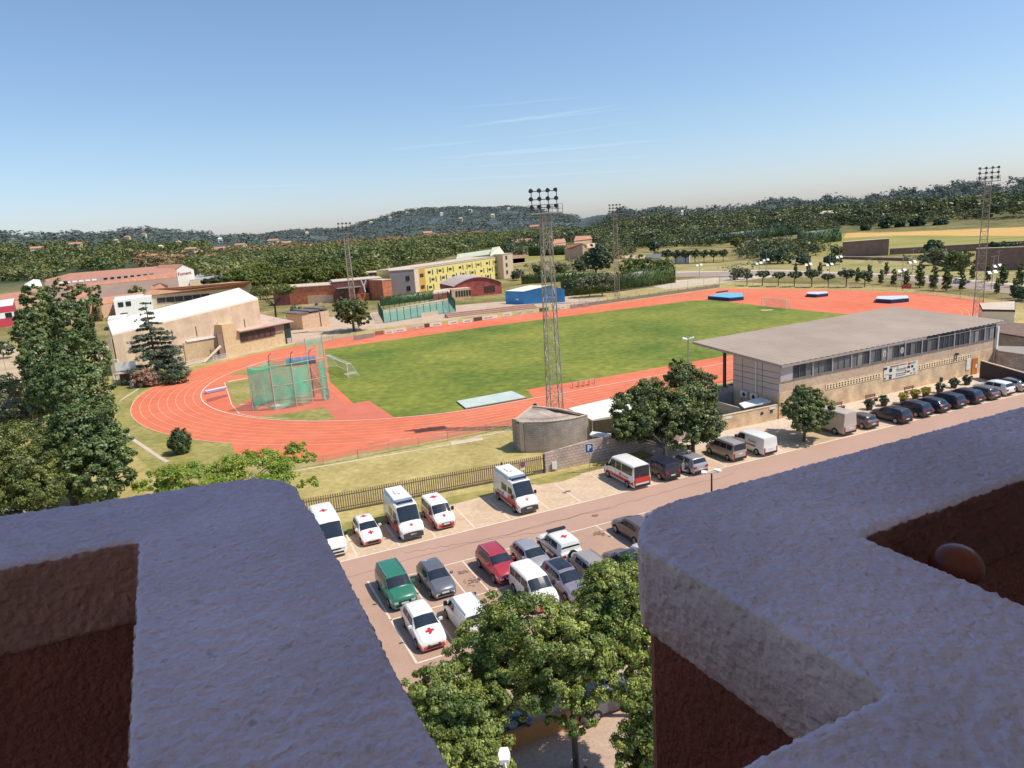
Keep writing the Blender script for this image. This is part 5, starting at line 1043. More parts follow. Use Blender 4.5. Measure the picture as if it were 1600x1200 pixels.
# padel court
cf=thing('padel_court','fenced green court with tall dark posts and blue green playing surface','court',(*G(600,505),0)); p0=G(600,505)
b=MB(); pl=[G(*q) for q in ((600,505),(592,491),(700,471),(712,487))]
b.add([(p[0]-p0[0],p[1]-p0[1],.06) for p in pl],[(3,2,1,0)]) ; o=b.build('playing_surface',M('court_green',(.14,.30,.22),.8,.1,.3,col2=(.25,.36,.27)),cf)
if o.data.polygons[0].normal.z<0: o.data.flip_normals()
b=MB(); bn_=MB(); pts=pl+[pl[0]]; hh=3.6
for (p,q) in zip(pts[:-1],pts[1:]):
    n=max(2,int(math.dist(p,q)/2.2))
    for i in range(n+1):
        x=p[0]+(q[0]-p[0])*i/n-p0[0]; y=p[1]+(q[1]-p[1])*i/n-p0[1]; b.tube((x,y,0),(x,y,hh),.09,n=5)
    b.tube((p[0]-p0[0],p[1]-p0[1],hh),(q[0]-p0[0],q[1]-p0[1],hh),.05,n=4); bn_.quad((p[0]-p0[0],p[1]-p0[1],.1),(q[0]-p0[0],q[1]-p0[1],.1),(q[0]-p0[0],q[1]-p0[1],hh),(p[0]-p0[0],p[1]-p0[1],hh))
b.build('fence_frame',M('court_posts',(.03,.07,.05),.6,.1),cf); bn_.build('fence_mesh',netf,cf)
b=MB(); a_=math.atan2(pl[3][1]-pl[0][1],pl[3][0]-pl[0][0]); L_=math.dist(pl[0],pl[3])
b.box((pl[1][0]+pl[2][0])/2-p0[0],(pl[1][1]+pl[2][1])/2-p0[1],0,math.dist(pl[1],pl[2]),.2,1.1,math.atan2(pl[2][1]-pl[1][1],pl[2][0]-pl[1][0])); b.box((pl[3][0]-p0[0])*.62,(pl[3][1]-p0[1])*.62-.3,0,6,.2,1.2,a_); b.build('base_wall',pale,cf)
# barns and farmhouses in the middle distance
FH=[((1008,404,3),(1034,402.5,3),(1033,396,5.5),(1010,397,5.5),roofw,white,'barn','pale roofed barn left of the dark tree'),
((1053,402,3),(1078,400,3),(1077,395,5),(1054,396,5),roofw,white,'barn','pale roofed barn right of the dark tree'),
((998,410,2.5),(1026,408,2.5),(1030,403,4),(999,404,4),tile_w,cream,'low_house','low orange roof in front of the pale barns'),
((882,389,7),(916,387,7),(910,380,10),(888,381,10),tile_w,peach,'farmhouse','orange roofed farmhouse above the long dark hedge'),
((864,381,6),(884,378,6),(882,373,8),(866,374,8),tile_w,peach,'farmhouse','small orange roofed house left of the farmhouse'),
((897,376,6),(925,373,6),(922,368,8.5),(900,369,8.5),tile_w,peach,'farmhouse','farmhouse with an orange roof behind the others, nearest the wood'),
((918,387,9),(929,386,9),(929,380,9.5),(918,381,9.5),peach,peach,'farmhouse','square pinkish tower beside the orange farmhouse'),
((800,381,5),(832,377,5),(830,372,7),(803,374,7),tile_w,cream,'farmhouse','flat orange roofs left of the central mast'),
((714,404,7),(766,397,7),(766,390,9),(716,397,9),M('pale_green_roof',(.46,.48,.34),.7,.05),M('grey_green_wall',(.24,.25,.2),.8,.05),'warehouse','long pale green roofed warehouse behind the yellow school'),
((766,399,7),(788,396,7),(780,385,11),(769,387,10.5),M('pale_yellow_roof',(.6,.56,.4),.7,.05),cream,'warehouse','pale gable end of the warehouse behind the yellow school')]
for a,b_,c,d,rm,wm,nm_,lb in FH: roofed(nm_,lb,[G3(*a),G3(*b_),G3(*c),G3(*d)],rm,wm,th=.3,over=.04)
# brick ruin and field walls
def longwall(name,label,p,q,h0,h1,mat,th=.6,cop=True):
    p=G(*p);q=G(*q); t=thing(name,label,'wall',(p[0],p[1],0)); x,y=q[0]-p[0],q[1]-p[1]; L=math.hypot(x,y); s_,c_=-y/L*th/2,x/L*th/2
    b=MB(); b.add([(s_*-1,c_*-1,0),(x-s_,y-c_,0),(x+s_,y+c_,0),(s_,c_,0),(-s_,-c_,h0),(x-s_,y-c_,h1),(x+s_,y+c_,h1),(s_,c_,h0)],[(3,2,1,0),(4,5,6,7),(0,1,5,4),(1,2,6,5),(2,3,7,6),(3,0,4,7)]); b.build('wall',mat,t)
    if cop:
        k=1.3; b=MB(); b.add([(-s_*k,-c_*k,h0+.003),(x-s_*k,y-c_*k,h1+.003),(x+s_*k,y+c_*k,h1+.003),(s_*k,c_*k,h0+.003),(-s_*k,-c_*k,h0+.2),(x-s_*k,y-c_*k,h1+.2),(x+s_*k,y+c_*k,h1+.2),(s_*k,c_*k,h0+.2)],[(3,2,1,0),(4,5,6,7),(0,1,5,4),(1,2,6,5),(2,3,7,6),(3,0,4,7)]); b.build('coping',pale,t)
    return t
ruin=M('ruin_brick',(.24,.15,.12),.95,.2,.4,col2=(.34,.22,.17),sc2=1.5); ruin2=M('old_stone_wall',(.20,.125,.11),.95,.2,.4,col2=(.28,.18,.15),sc2=1.5)
t=longwall('brick_ruin','tall windowless brick ruin wall in the scrub',(1316,401),(1388,398.5),6.6,7.2,ruin,3)
longwall('field_wall','long low field wall right of the brick ruin',(1390,398),(1530,392),2.6,3,ruin2)
longwall('field_wall','field wall continuing behind the right mast to the edge',(1530,388),(1640,384),2.2,2.6,ruin2)
longwall('stone_wall','tall dark stone wall at the right edge behind the road',(1523,423),(1640,420),7,7,ruin2,1.2)
longwall('field_wall','low pale wall strip crossing the scrub below the ruin',(1292,404),(1420,408),1.0,1.2,ruin2)
longwall('field_wall','short slanting wall in the bushes right of the pale tree',(1455,410),(1500,423),1.6,1.2,ruin2)
# bare earth slope at the hill foot, and hill houses
P4=[hit(*q) for q in ((1345,337),(1362,328),(1385,320),(1392,322),(1376,332),(1370,340),(1350,345))]
b=MB(); b.add([(p[0],p[1],p[2]+3) for p in P4],[tuple(range(len(P4)))]); o=b.build('earth_slope',M('orange_earth',(.52,.28,.14),.95,.1,.05,col2=(.62,.40,.22))); tag(o,kind='structure')
if o.data.polygons[0].normal.z<0: o.data.flip_normals()
HH=[(1400,330,'long red roofed villa beside the bare earth slope',16,3.5,tile_w),(1293,344,'flat pale roofed farm on the hill foot',26,3,pale),(84,367,'tiny white house high on the left hill',14,5,white),(200,377,'orange roofed villa on the left hill, lower one',18,5,tile_w),(226,372,'orange roofed villa on the left hill, upper one',16,5,tile_w),(300,366,'pale villa on the crest of the left hill',30,5,white),(345,380,'white house among the trees below the left crest',16,6,white),(280,386,'small pale house above the brown trees',16,6,cream),(475,362,'tiny pale house left of the far mast head',16,6,cream),(480,368,'cream house below the crest left of the far mast',18,6,cream),
(637,337,'pale villa on the left shoulder of the main hill',26,9,cream),(650,331,'white villa near the top left of the main hill',20,8,white),(690,338,'white villa in the middle of the main hill',22,8,white),(735,333,'pale villa right of the hill centre',24,9,white),(770,341,'pale villa on the right face of the main hill',24,8,cream),(720,347,'cream house low on the main hill',20,8,cream),(580,352,'pale house on the left foot of the main hill',22,8,cream),(795,330,'white villa near the crest above the central mast',20,8,white),(610,345,'small villa on the left slope of the main hill',20,8,cream),(183,383,'small ochre house on the left slope',14,5,peach),(252,392,'small cream house right of the left greenhouse',14,4,cream),(1066,349,'white pointed tower in the pine wood',5,12,white)]
for (px,py,lb,w,h,rm) in HH:
    p=hit(px,py)
    if not p: continue
    t=thing('hill_house',lb,'house',(p[0],p[1],p[2]),rs.uniform(-.3,.5)); d=math.hypot(p[0],p[1]); k=1
    b=MB(); b.box(0,0,-4,w*.6,w*.4,h+8); b.build('wall',cream if rm!=white else white,t); b=MB()
    V=[(-w*.33,-w*.23,h+4),(w*.33,-w*.23,h+4),(w*.33,w*.23,h+4),(-w*.33,w*.23,h+4),(-w*.2,0,h+6.5),(w*.2,0,h+6.5)]; b.add(V,[(0,1,5,4),(1,2,5),(2,3,4,5),(3,0,4),(3,2,1,0)]); b.build('roof',rm,t)
ME_=[(345,398,'cream house with an orange roof in the brown trees'),(377,392,'small orange roofed house among the left valley trees'),(428,384,'pale walled house at the wood edge left of the far mast'),(448,388,'low orange roofed house beside the pale walled one in the wood'),(330,412,'orange roofed house just right of the brown trees'),(300,399,'pale house between the greenhouse and the brown trees'),(120,391,'cream farmhouse on the far side of the left wood'),(60,398,'orange roofed house in the left wood'),(240,410,'tiny orange roof above the factory gable'),(668,372,'cream house under the main hill'),(836,362,'orange roofed house right of the main hill'),(1010,352,'cream house on the lower pine slope')]
for (px,py,lb) in ME_:
    p=hit(px,py); d=math.hypot(p[0],p[1]); w=max(9,d*.013)
    t=thing('valley_house',lb,'house',(p[0],p[1],p[2]),rs.uniform(-.4,.6)); b=MB(); b.box(0,0,-3,w,w*.6,w*.32+8); b.build('wall',cream,t); h=w*.32+5; b=MB()
    b.add([(-w*.54,-w*.34,h),(w*.54,-w*.34,h),(w*.54,w*.34,h),(-w*.54,w*.34,h),(-w*.5,0,h+w*.16),(w*.5,0,h+w*.16)],[(0,1,5,4),(1,2,5),(2,3,4,5),(3,0,4),(3,2,1,0)]); b.build('roof',tile_w,t)
b=MB(); p=hit(1461,298); 
if p:
    wt=thing('water_tower','tiny water tower standing on the right hill crest','tower',(p[0],p[1],p[2])); b.tube((0,0,0),(0,0,22),1.2); b.build('stem',cream,wt); b=MB(); b.tube((0,0,22),(0,0,27),2,4,n=12); b.build('tank',cream,wt)
# low orange wall & planter under the trees
lw0=G(640,1230); lw1=G(1080,1063)
ow=thing('low_orange_wall','low orange rendered wall between the car park and the tiled pavement','wall',(lw0[0],lw0[1],0),math.atan2(lw1[1]-lw0[1],lw1[0]-lw0[0])); L_=math.dist(lw0,lw1)+6
b=MB(); b.box(L_/2,0,0,L_,.25,.95); b.build('wall',M('orange_render',(.42,.20,.07),.85,.1,1),ow); b=MB(); b.box(L_/2,0,.953,L_,.34,.06); b.build('coping',M('terracotta_coping',(.34,.16,.08),.8,.1),ow)
# ---------------------------------------------------------------- floodlight masts
def mast(label,loc,h,w0,rz,rows,seed,plat=True,leanheads=1.0):
    t=thing('floodlight_mast',label,'floodlight mast',loc,rz,'floodlight masts around the track')
    zt=h-2.6; b=MB(); n=int(zt/1.5); w1=w0*.62
    def cn(i):
        z=zt*i/n; w=w0+(w1-w0)*i/n; return [(-w/2,-w/2,z),(w/2,-w/2,z),(w/2,w/2,z),(-w/2,w/2,z)]
    for i in range(n):
        a=cn(i); c=cn(i+1)
        for k in range(4):
            k2=(k+1)%4; b.tube(a[k],c[k],.075,n=5,cap=False); b.tube(c[k],c[k2],.035,n=4,cap=False)
            if i%2==0: b.tube(a[k],c[k2],.035,n=4,cap=False)
            else: b.tube(a[k2],c[k],.035,n=4,cap=False)
            b.tube(a[k],tuple((p+q)/2 for p,q in zip(c[k],c[k2])),.025,n=4,cap=False)
    b.build('lattice',M('mast_steel',(.38,.335,.265),.6,.2,1,metal=.1),t)
    b=MB(); b.box(0,0,zt,3.9,1.6,.12); po=b.build('platform',M('platform_steel',(.35,.32,.3),.6,.1),t)
    b=MB()
    for x in (-1.9,-.65,.65,1.9): b.tube((x,-.7,zt),(x,-.7,zt+1.0),.03,n=4); b.tube((x,.7,zt),(x,.7,zt+1.0),.03,n=4); 
    for z in (.5,1.0): b.tube((-1.9,-.7,zt+z),(1.9,-.7,zt+z),.025,n=4); b.tube((-1.9,.7,zt+z),(1.9,.7,zt+z),.025,n=4)
    b.build('guard_rail',dark_m,po)
    b=MB()
    for x in (-1.5,-.5,.5,1.5): b.tube((x,0,zt),(x,0,h+.1),.05,n=5)
    for z in (zt+.7,zt+1.6,zt+2.5): b.tube((-1.6,0,z),(1.6,0,z),.05,n=5)
    b.build('lamp_frame',dark_m,t)
    rs_=random.Random(seed)
    for r_ in range(rows):
        for k in range(4):
            x=-1.5+k*1.0; z=zt+.85+r_*.9; a=R(-90+rs_.choice((-25,25,10,-10))) if True else 0
            d=Vector((math.cos(a)*.75,math.sin(a)*.75,-.55)).normalized(); c=Vector((x,-.15,z))
            b=MB(); b.tube(c-d*.12,c+d*.16,.15,.28,n=10); b.tube(c-d*.12,Vector((x,-.02,z)),.05,n=5); hd=b.build('floodlight',M('lamp_black',(.025,.025,.03),.5,.1),t)
            b=MB(); b.tube(c+d*.161,c+d*.175,.25,n=12); b.build('lens',M('lamp_lens',(.16,.17,.19),.15,.1,spec=.8),hd)
    b=MB(); b.box(0,0,0,w0+.9,w0+.9,.35); b.build('footing',pale,t)
    return t
mc=G(869,668); mf=G(965,470); ml=G(556.5,516); mr_=G(1527,497)
mast('nearest floodlight mast, tall grey lattice standing beside the curved block building',(*mc,0),zat(*mc,297),1.6,R(195),3,1)
mast('farthest floodlight mast, beyond the far straight beside the clipped hedge',(*mf,0),zat(*mf,320),1.5,R(-10),3,2)
mast('floodlight mast in front of the dense round tree at the far left',(*ml,0),zat(*ml,349),1.5,R(20),3,3)
mast('rightmost floodlight mast, beside the cream cabin',(*mr_,0),zat(*mr_,262),1.6,R(-35),3,4)
# ---------------------------------------------------------------- field equipment
def goal(label,L,Rr,h,depth,mat=None,group=None):
    p=G(*L);q=G(*Rr); a=math.atan2(q[1]-p[1],q[0]-p[0]); w=math.dist(p,q); t=thing('goal',label,'goal',(p[0],p[1],0),a,group)
    b=MB(); r=.07; b.tube((0,0,0),(0,0,h),r); b.tube((w,0,0),(w,0,h),r); b.tube((0,0,h),(w,0,h),r); b.build('frame',white,t)
    b=MB(); b.path([(0,0,h),(0,depth*.35,h),(0,depth,0)],.04); b.path([(w,0,h),(w,depth*.35,h),(w,depth,0)],.04); b.tube((0,depth,0),(w,depth,0),.04); b.tube((0,depth*.35,h),(w,depth*.35,h),.03); b.build('rear_stay',white,t)
    b=MB(); b.quad((0,depth,0),(w,depth,0),(w,depth*.35,h),(0,depth*.35,h)); b.quad((0,0,h),(w,0,h),(w,depth*.35,h),(0,depth*.35,h)); b.add([(0,0,0),(0,depth,0),(0,depth*.35,h),(0,0,h)],[(0,1,2,3)]); b.add([(w,0,0),(w,depth,0),(w,depth*.35,h),(w,0,h)],[(0,1,2,3)]); b.build('net',netw,t)
    return t
goal('white football goal standing beside the green throwing cage',(544,590),(512,575),2.44,-2.0)
goal('white football goal in front of the red apron at the far end',(1190,480),(1228,484.5),2.44,1.5)
goal('small white goal on the grass beyond the far corner of the track',(1125,441),(1144,440),2.2,1.5)
sheet('goal_wear_patch',gp([(537,584),(555,580),(558,583),(541,587)]),.024,earth); sheet('goal_line_patch',gp([(1188,484),(1210,483),(1206,485),(1190,486)]),.024,earth)
# throwing cage
cg0=G(396,642); cg=thing('throwing_cage','tall throwing cage of green netting hung on pale poles','throwing cage',(cg0[0],cg0[1],0))
ring=[G(*q) for q in ((514,603),(490,582),(455,578),(395,588),(366,600),(376,628),(396,642),(431,641),(464,636),(489,630),(515,624))]
bp=[(p[0]-cg0[0],p[1]-cg0[1]) for p in [G(396,642),G(431,641),G(464,636),G(489,630),G(515,624)]]
ht_=[zat(*G(396,642),574),5.6,5.6,5.9,zat(*G(515,624),524)]; print('cage',ht_)
pc=M('cage_pole',(.55,.46,.42),.6,.1)
up=ht_[0]
bk=[(p[0]-cg0[0],p[1]-cg0[1]) for p in [G(372,625),G(366,603+12),G(398,590+12),G(440,583+12),G(470,590),G(499,592)]]
allp=bp[:4]; 
gate_top=ht_[4]
for i,p in enumerate(bp):
    b=MB(); h_=up if i<3 else gate_top; b.tube((p[0],p[1],0),(p[0],p[1],h_),.07,n=7); b.build('pole',pc,cg)
g2=bp[3]
backp=[(bp[0][0]+1.5,bp[0][1]+5.0),(bp[1][0]+1.2,bp[1][1]+6.2),(bp[2][0]+1,bp[2][1]+6)]
for p in backp:
    b=MB(); b.tube((p[0],p[1],0),(p[0],p[1],up),.06,n=6); b.path([(p[0],p[1],up),(p[0]+.1,p[1],up+.7),(p[0]+.5,p[1],up+1.0)],.05); b.build('pole',M('cage_pole_dark',(.1,.09,.09),.6,.1),cg)
b=MB(); b.path([(p[0],p[1],up) for p in backp[::-1]+bp[:4]],.045); b.path([(p[0],p[1],up*.55) for p in bp[1:5]],.04); b.path([(*bp[3],up),(*bp[4],up)],.045); b.path([(*bp[3],gate_top-.2),(*bp[4],gate_top-.2)],.04); b.path([(*bp[3],up*.3),(*bp[4],up*.3)],.04); b.path([(*bp[3],up*.95),(*bp[4],.3)],.05);  b.build('cross_bars',pc,cg)
def netpanel(p,q,z0,z1,seed,mat=netg,sag=.25,name='netting'):
    g=random.Random(seed); b=MB(); n=9; m_=7; V=[]
    for j in range(m_):
        for i in range(n):
            s=i/(n-1); t_=j/(m_-1); dx=math.sin(s*9+seed)*sag*(1-t_)*.8+g.uniform(-.05,.05)
            x=p[0]+(q[0]-p[0])*s; y=p[1]+(q[1]-p[1])*s; L=math.dist(p,q); V.append((x-(q[1]-p[1])/L*dx,y+(q[0]-p[0])/L*dx,z0+(z1-z0)*t_+(.35*math.sin(s*math.pi)*(-1 if j==m_-1 else 0))+(.3*math.sin(s*5+seed) if j==0 else 0)))
    b.add(V,[(j*n+i,j*n+i+1,(j+1)*n+i+1,(j+1)*n+i) for j in range(m_-1) for i in range(n-1)]); b.build(name,mat,cg,smooth=True,sharp=120)
for i,(p,q) in enumerate(((bp[0],bp[1]),(bp[1],bp[2]),(bp[2],bp[3]))): netpanel(p,q,.5,up*(.98 if i<2 else .93),i)
netpanel(backp[0],backp[1],.3,up,11); netpanel(backp[0],bp[0],.3,up,12); netpanel(backp[1],backp[2],.3,up*.97,13)
mq=((bp[3][0]*.42+bp[4][0]*.58),(bp[3][1]*.42+bp[4][1]*.58))
netpanel(mq,bp[4],.1,up,21); netpanel(mq,bp[4],up+.02,gate_top-.3,24,sag=.1); netpanel(bp[3],mq,gate_top-1.5,gate_top-.3,22,sag=.08); netpanel(backp[2],(bp[3][0]+1.5,bp[3][1]+3.5),.3,up*.9,25)
sheet('throwing_pad',gp([(366,640),(372,634),(420,605),(500,596),(540,631),(525,634),(440,647),(395,651),(376,648)]),.026,redp)
sheet('throwing_circle',gp([(422,636),(428,631),(446,629),(452,633),(444,638),(430,640)]),.034,pale)
b=MB(); strip(gp([(351,598),(362,633),(374,647),(400,652),(450,655)]),.14,.05); strip(gp([(356,597),(388,591)]),.5,.045); strip(gp([(374,633),(392,631)]),.3,.045); tag(b.build('inner_kerb',linew),kind='structure')
# high jump mat cover, roller mats
def mat_bed(name,label,pts,h,top,side,cat='landing mat',loc=None):
    P_=[G(*q) for q in pts]; o=P_[0]; t=thing(name,label,cat,(o[0],o[1],0)); L=[(p[0]-o[0],p[1]-o[1]) for p in P_]
    b=MB(); b.prism(L,0.02,h); b.build('mat_body',side,t); cx=sum(p[0] for p in L)/len(L);cy=sum(p[1] for p in L)/len(L)
    b=MB(); b.prism([(cx+(p[0]-cx)*.985,cy+(p[1]-cy)*.985) for p in L],h+.003,h+.12); b.build('mat_cover',top,t); return t
navy=M('navy_vinyl',(.03,.045,.12),.5,.1); palebl=M('pale_vinyl',(.55,.62,.68),.5,.06,1); sky_b=M('sky_blue_vinyl',(.10,.38,.58),.5,.06,1,col2=(.2,.5,.66))
mt_=mat_bed('pole_vault_mat','large sky blue pole vault landing mat at the far corner',[(1106,468),(1140,471),(1162,469),(1160,463),(1130,463)],.9,sky_b,navy)
b=MB(); b.box(6.2,7,1.0,4,.5,.35,.4); b.build('cover_roll',navy,mt_)
mat_bed('high_jump_mat','smaller high jump mat with a pale top, nearer the far goal',[(1260,464),(1276,465),(1294,463),(1292,460.5),(1262,461)],.8,palebl,navy)
mat_bed('high_jump_mat','longer high jump mat with a pale top just above the grandstand roof',[(1368,473),(1392,474.5),(1420,472),(1418,468),(1370,469)],.9,palebl,navy)
p=G(448,572); q=G(475,569)
rl=thing('rolled_mat','rolled blue grey crash mat lying behind the throwing cage','mat',(p[0],p[1],0),math.atan2(q[1]-p[1],q[0]-p[0])); b=MB(); b.tube((0,0,.75),(5.6,0,.75),.75,n=16); b.build('roll',M('mat_blue_grey',(.17,.19,.33),.6,.15,1),rl); b=MB()
for x in (1.5,3,4.5): b.tube((x-.06,0,.75),(x+.06,0,.75),.765,n=16)
b.build('strap',M('strap_grey',(.3,.3,.38),.6,.1),rl)
p=G(322,616); q=G(354,609); L_=math.dist(p,q)
bx_=thing('steeplechase_barrier','white and violet barrier bench lying inside the bend','barrier',(p[0],p[1],0),math.atan2(q[1]-p[1],q[0]-p[0])); b=MB(); b.box(L_/2,.3,.25,L_,.55,.3); b.build('top_plank',white,bx_); b=MB(); b.box(L_/2,-.05,.1,L_,.1,.35); b.build('side_plank',M('violet_plank',(.35,.28,.45),.6,.1),bx_)
b=MB(); 
for x in (.4,L_-.4): b.box(x,.3,0,.15,.5,.25)
b.build('foot',dark_m,bx_)
sheet('water_jump_pit',gp([(322,624),(356,616),(358,619),(324,629)]),.03,M('pit_dark_red',(.35,.09,.07),.8,.1))  # cast shadow beside the barrier, painted as a dark red sheet
# hurdles
hb=None
for i,(px,py) in enumerate(((900,606),(908,604.5),(916,603),(924,601.5))):
    p=G(px,py)
    if hb is None:
        hb=thing('hurdle','x','hurdle',(p[0],p[1],0),TA); b=MB(); b.box(0,0,.85,1.1,.04,.09); b.build('bar',M('hurdle_white',(.6,.5,.48),.6,.1),hb)
        b=MB(); b.tube((-.55,0,0),(-.55,0,.9),.03); b.tube((.55,0,0),(.55,0,.9),.03); b.tube((-.55,0,.03),(-.55,.75,.03),.03); b.tube((.55,0,.03),(.55,.75,.03),.03); b.build('frame',dark_m,hb); o=hb
    else: o=copy_tree(hb); o.location=(p[0],p[1],0)
    tag(o,'athletics hurdle in the short row on the near straight, '+['leftmost','second from the left','third from the left','rightmost'][i],'hurdle','hurdles on the near straight')
# long jump pit cover
mat_bed('long_jump_pit','long pale covered sand pit beside the near straight',[(727,640),(823,623),(800,613),(713,629)],.12,M('pit_cover',(.42,.50,.46),.7,.12,.6,col2=(.55,.6,.53)),dark_m,'sand pit')
b=MB(); b.add([(*g,.030) for g in gp([(820,609.5),(997,580.6),(1136,555.6),(1136,558.5),(997,584),(832,614)])],[tuple(range(6))]); o=b.build('jump_runway',redt)
if o.data.polygons[0].normal.z<0: o.data.flip_normals()
tag(o,kind='structure')
b=MB(); b.box(*G(593,690),.033,2.6,.8,.002,TA); tag(b.build('take_off_mark',redp),kind='structure')
sheet('concrete_strip',gp([(703,690),(755,684),(754,688),(706,696)]),.03,pale)
# scoreboard / red sign
p=G(1416,453.5); t=thing('red_notice','small dark red notice board on the far track fence','sign',(p[0],p[1],0),R(10)); b=MB(); b.box(0,0,.5,3,.1,1.1); b.build('board',M('notice_red',(.25,.03,.03),.6,.1),t)
for x in (-1,1):
    b=MB(); b.tube((x,.1,0),(x,.1,1.4),.05); b.build('leg',dark_m,t)
# twin light on the pole at the roof corner
p=G(1076,640); t=thing('twin_floodlight','short pole with two white floodlights rising behind the dark evergreen','floodlight',(p[0],p[1],0)); zz=zat(*p,531); b=MB(); b.tube((0,0,0),(0,0,zz),.07); b.build('pole',steel,t)
for s in (-1,1):
    b=MB(); b.tube((s*.15,0,zz+.05),(s*.75,-.1,zz+.2),.17,.22,n=10); b.build('lamp_head',white,t)
# P sign
p=G(922,738); t=thing('parking_sign','blue P parking sign on a grey pole before the block wall','sign',(p[0],p[1],0),R(5)); b=MB(); b.tube((0,0,0),(0,0,2.9),.04); b.build('pole',steel,t)
b=MB(); b.box(0,-.06,2.05,.78,.03,.95); sg=b.build('plate',white,t); b=MB(); b.box(0,-.08,2.10,.70,.01,.85); b.build('blue_field',M('sign_deep_blue',(.03,.09,.28),.5,.03),sg)
text_mesh('P',.75,white,'letter',sg,frame((0,-.092,2.53),(1,0,0),(0,0,1)),.03)
# street lamp with T head, scooter, white panel
p=G(1112,790); t=thing('street_lamp','dark street lamp post with a flat T head seen from above','street lamp',(p[0],p[1],0),R(12)); zz=zat(*p,739); b=MB(); b.tube((0,0,0),(0,0,zz),.09,.07,n=8); b.build('post',M('lamp_post_dark',(.05,.035,.035),.6,.1),t)
b=MB(); b.box(0,0,zz,1.35,.25,.06); b.build('arm',M('lamp_arm',(.42,.36,.3),.6,.1),t)
for s in (-1,1):
    b=MB(); b.box(s*.62,.15,zz+.06,.42,.62,.1,s*.5); b.build('lamp_head',white,t)
p=G(787,1196,5.5); t=thing('street_lamp','white street lamp head among the tree crowns below','street lamp',(p[0]+.15,p[1]-.4,0)); b=MB(); b.tube((0,0,0),(0,0,5.4),.08,.05,n=8); b.tube((0,0,5.4),(-.12,.5,5.6),.05); b.build('post',steel,t)
b=MB(); V=[(-.15,.5),(.15,.5),(.2,.9),(.13,1.3),(-.13,1.3),(-.2,.9)]; b.prism([(x*1.1-.12,y*.8) for x,y in V],5.52,5.72); b.build('lamp_head',white,t)
# benches
bw_=M('bench_wood',(.24,.11,.08),.7,.15,3)
b0=None
for i,(px,py,lb) in enumerate(((1310,641,'half hidden behind the beige van'),(1362,628,'left of the two in full view'),(1422,615,'rightmost, beside the yellow shrubs'))):
    p=G(px,py)
    if b0 is None:
        b0=thing('bench','x','bench',(p[0],p[1],0),RA); 
        for k in range(3):
            b=MB(); b.box(0,-.05+k*.16-.2,.43,1.8,.13,.04); b.build('seat_slat',bw_,b0)
        for k in range(2):
            b=MB(); b.box(0,.22,.58+k*.2,1.8,.04,.15); b.build('back_slat',bw_,b0)
        for x in (-.75,.75):
            b=MB(); b.box(x,0,0,.07,.5,.43); b.box(x,.25,.43,.06,.05,.5); b.build('leg',dark_m,b0)
        o=b0
    else: o=copy_tree(b0)
    o.location=(p[0],p[1],0); tag(o,'brown wooden bench against the grandstand wall, '+lb,'bench','benches along the grandstand wall')
# planters
pts=[(1358,640,'g'),(1381,634,'g'),(1411,630,'y'),(1430,624,'y'),(1446,620,'y'),(1468,614,'g'),(1490,606,'g'),(1511,601,'g')]
lb=['behind the dark hatchback','second from the left, round and green','yellow flowering, leftmost of the yellow ones','yellow flowering, middle of the yellow ones','yellow flowering, rightmost of the yellow ones','dark green, right after the yellow ones','dark green, second after the yellow ones','dark green, nearest the orange door']
for i,(px,py,c) in enumerate(pts):
    p=G(px,py); t=thing('potted_shrub','clipped shrub in a dark tub on the pavement, '+lb[i],'potted shrub',(p[0],p[1],0),0,'shrubs in tubs along the grandstand pavement')
    b=MB(); b.tube((0,0,0),(0,0,.5),.32,.42,n=12); b.build('tub',M('tub_dark',(.09,.06,.05),.7,.1),t)
    V,Fc,_=leaf_cloud([(0,0,.85,.55,.55,.45)],40,40,.16,300+i,.35,.3); fastmesh('foliage',V,Fc,LF['fyell' if c=='y' else 'dark'],t)
# bin by the wall
p=G(1470,602); t=thing('litter_bin','small black litter bin on a post before the grandstand wall','bin',(p[0],p[1],0)); b=MB(); b.tube((0,0,.45),(0,0,1.05),.2,n=10); b.build('bin_body',dark_m,t); b=MB(); b.tube((0,0,0),(0,0,.45),.04); b.build('post',dark_m,t)
# solar street lamps of the country road
sp0=None
LBL=['tiny one before the pale barns','by the scrub left of the olive bush','above the third round headed tree','left of the olive coloured bush','beside the fourth round headed tree','at the scrub edge, upper left pair','between the road trees, tall','beside the tallest column tree','right behind the mast','right of the mast, rearmost']
for i,(px,py,hh) in enumerate(((1093,432,9),(1186,430,9),(1197,424,9),(1258+5,433,8),(1296,434,9),(1311,420,9),(1409,447,9),(1425,431,9),(1549,452,9),(1557,440,9))):
    p=G(px,py)
    if sp0 is None:
        sp0=thing('road_lamp','x','street lamp',(p[0],p[1],0)); b=MB(); b.tube((0,0,0),(0,0,8.5),.09,.06,n=6); b.tube((-.8,0,8.3),(.8,0,8.5),.05,n=4); b.build('post',steel,sp0)
        for s in (-1,1):
            b=MB(); b.add([(s*.75-.5,-.4,4.1+.1*s),(s*.75+.4,-.4,4.1+.1*s),(s*.75+.4,.4,4.75+.1*s),(s*.75-.5,.4,4.75+.1*s)],[(0,1,2,3),(3,2,1,0)] if False else [(0,1,2,3)]); b.build('solar_panel',white,sp0)
        o=sp0
    else: o=copy_tree(sp0)
    o.location=(p[0],p[1],0); tag(o,'slim road lamp with two pale panels, '+LBL[i],'street lamp','lamps along the country road')
# poles at the sandy yard
meshfence('yard_net_poles','tall thin poles and net around the sandy yard at the left',gp([(10,582),(38,575),(60,570)]),5,6,(1,),r=.06)
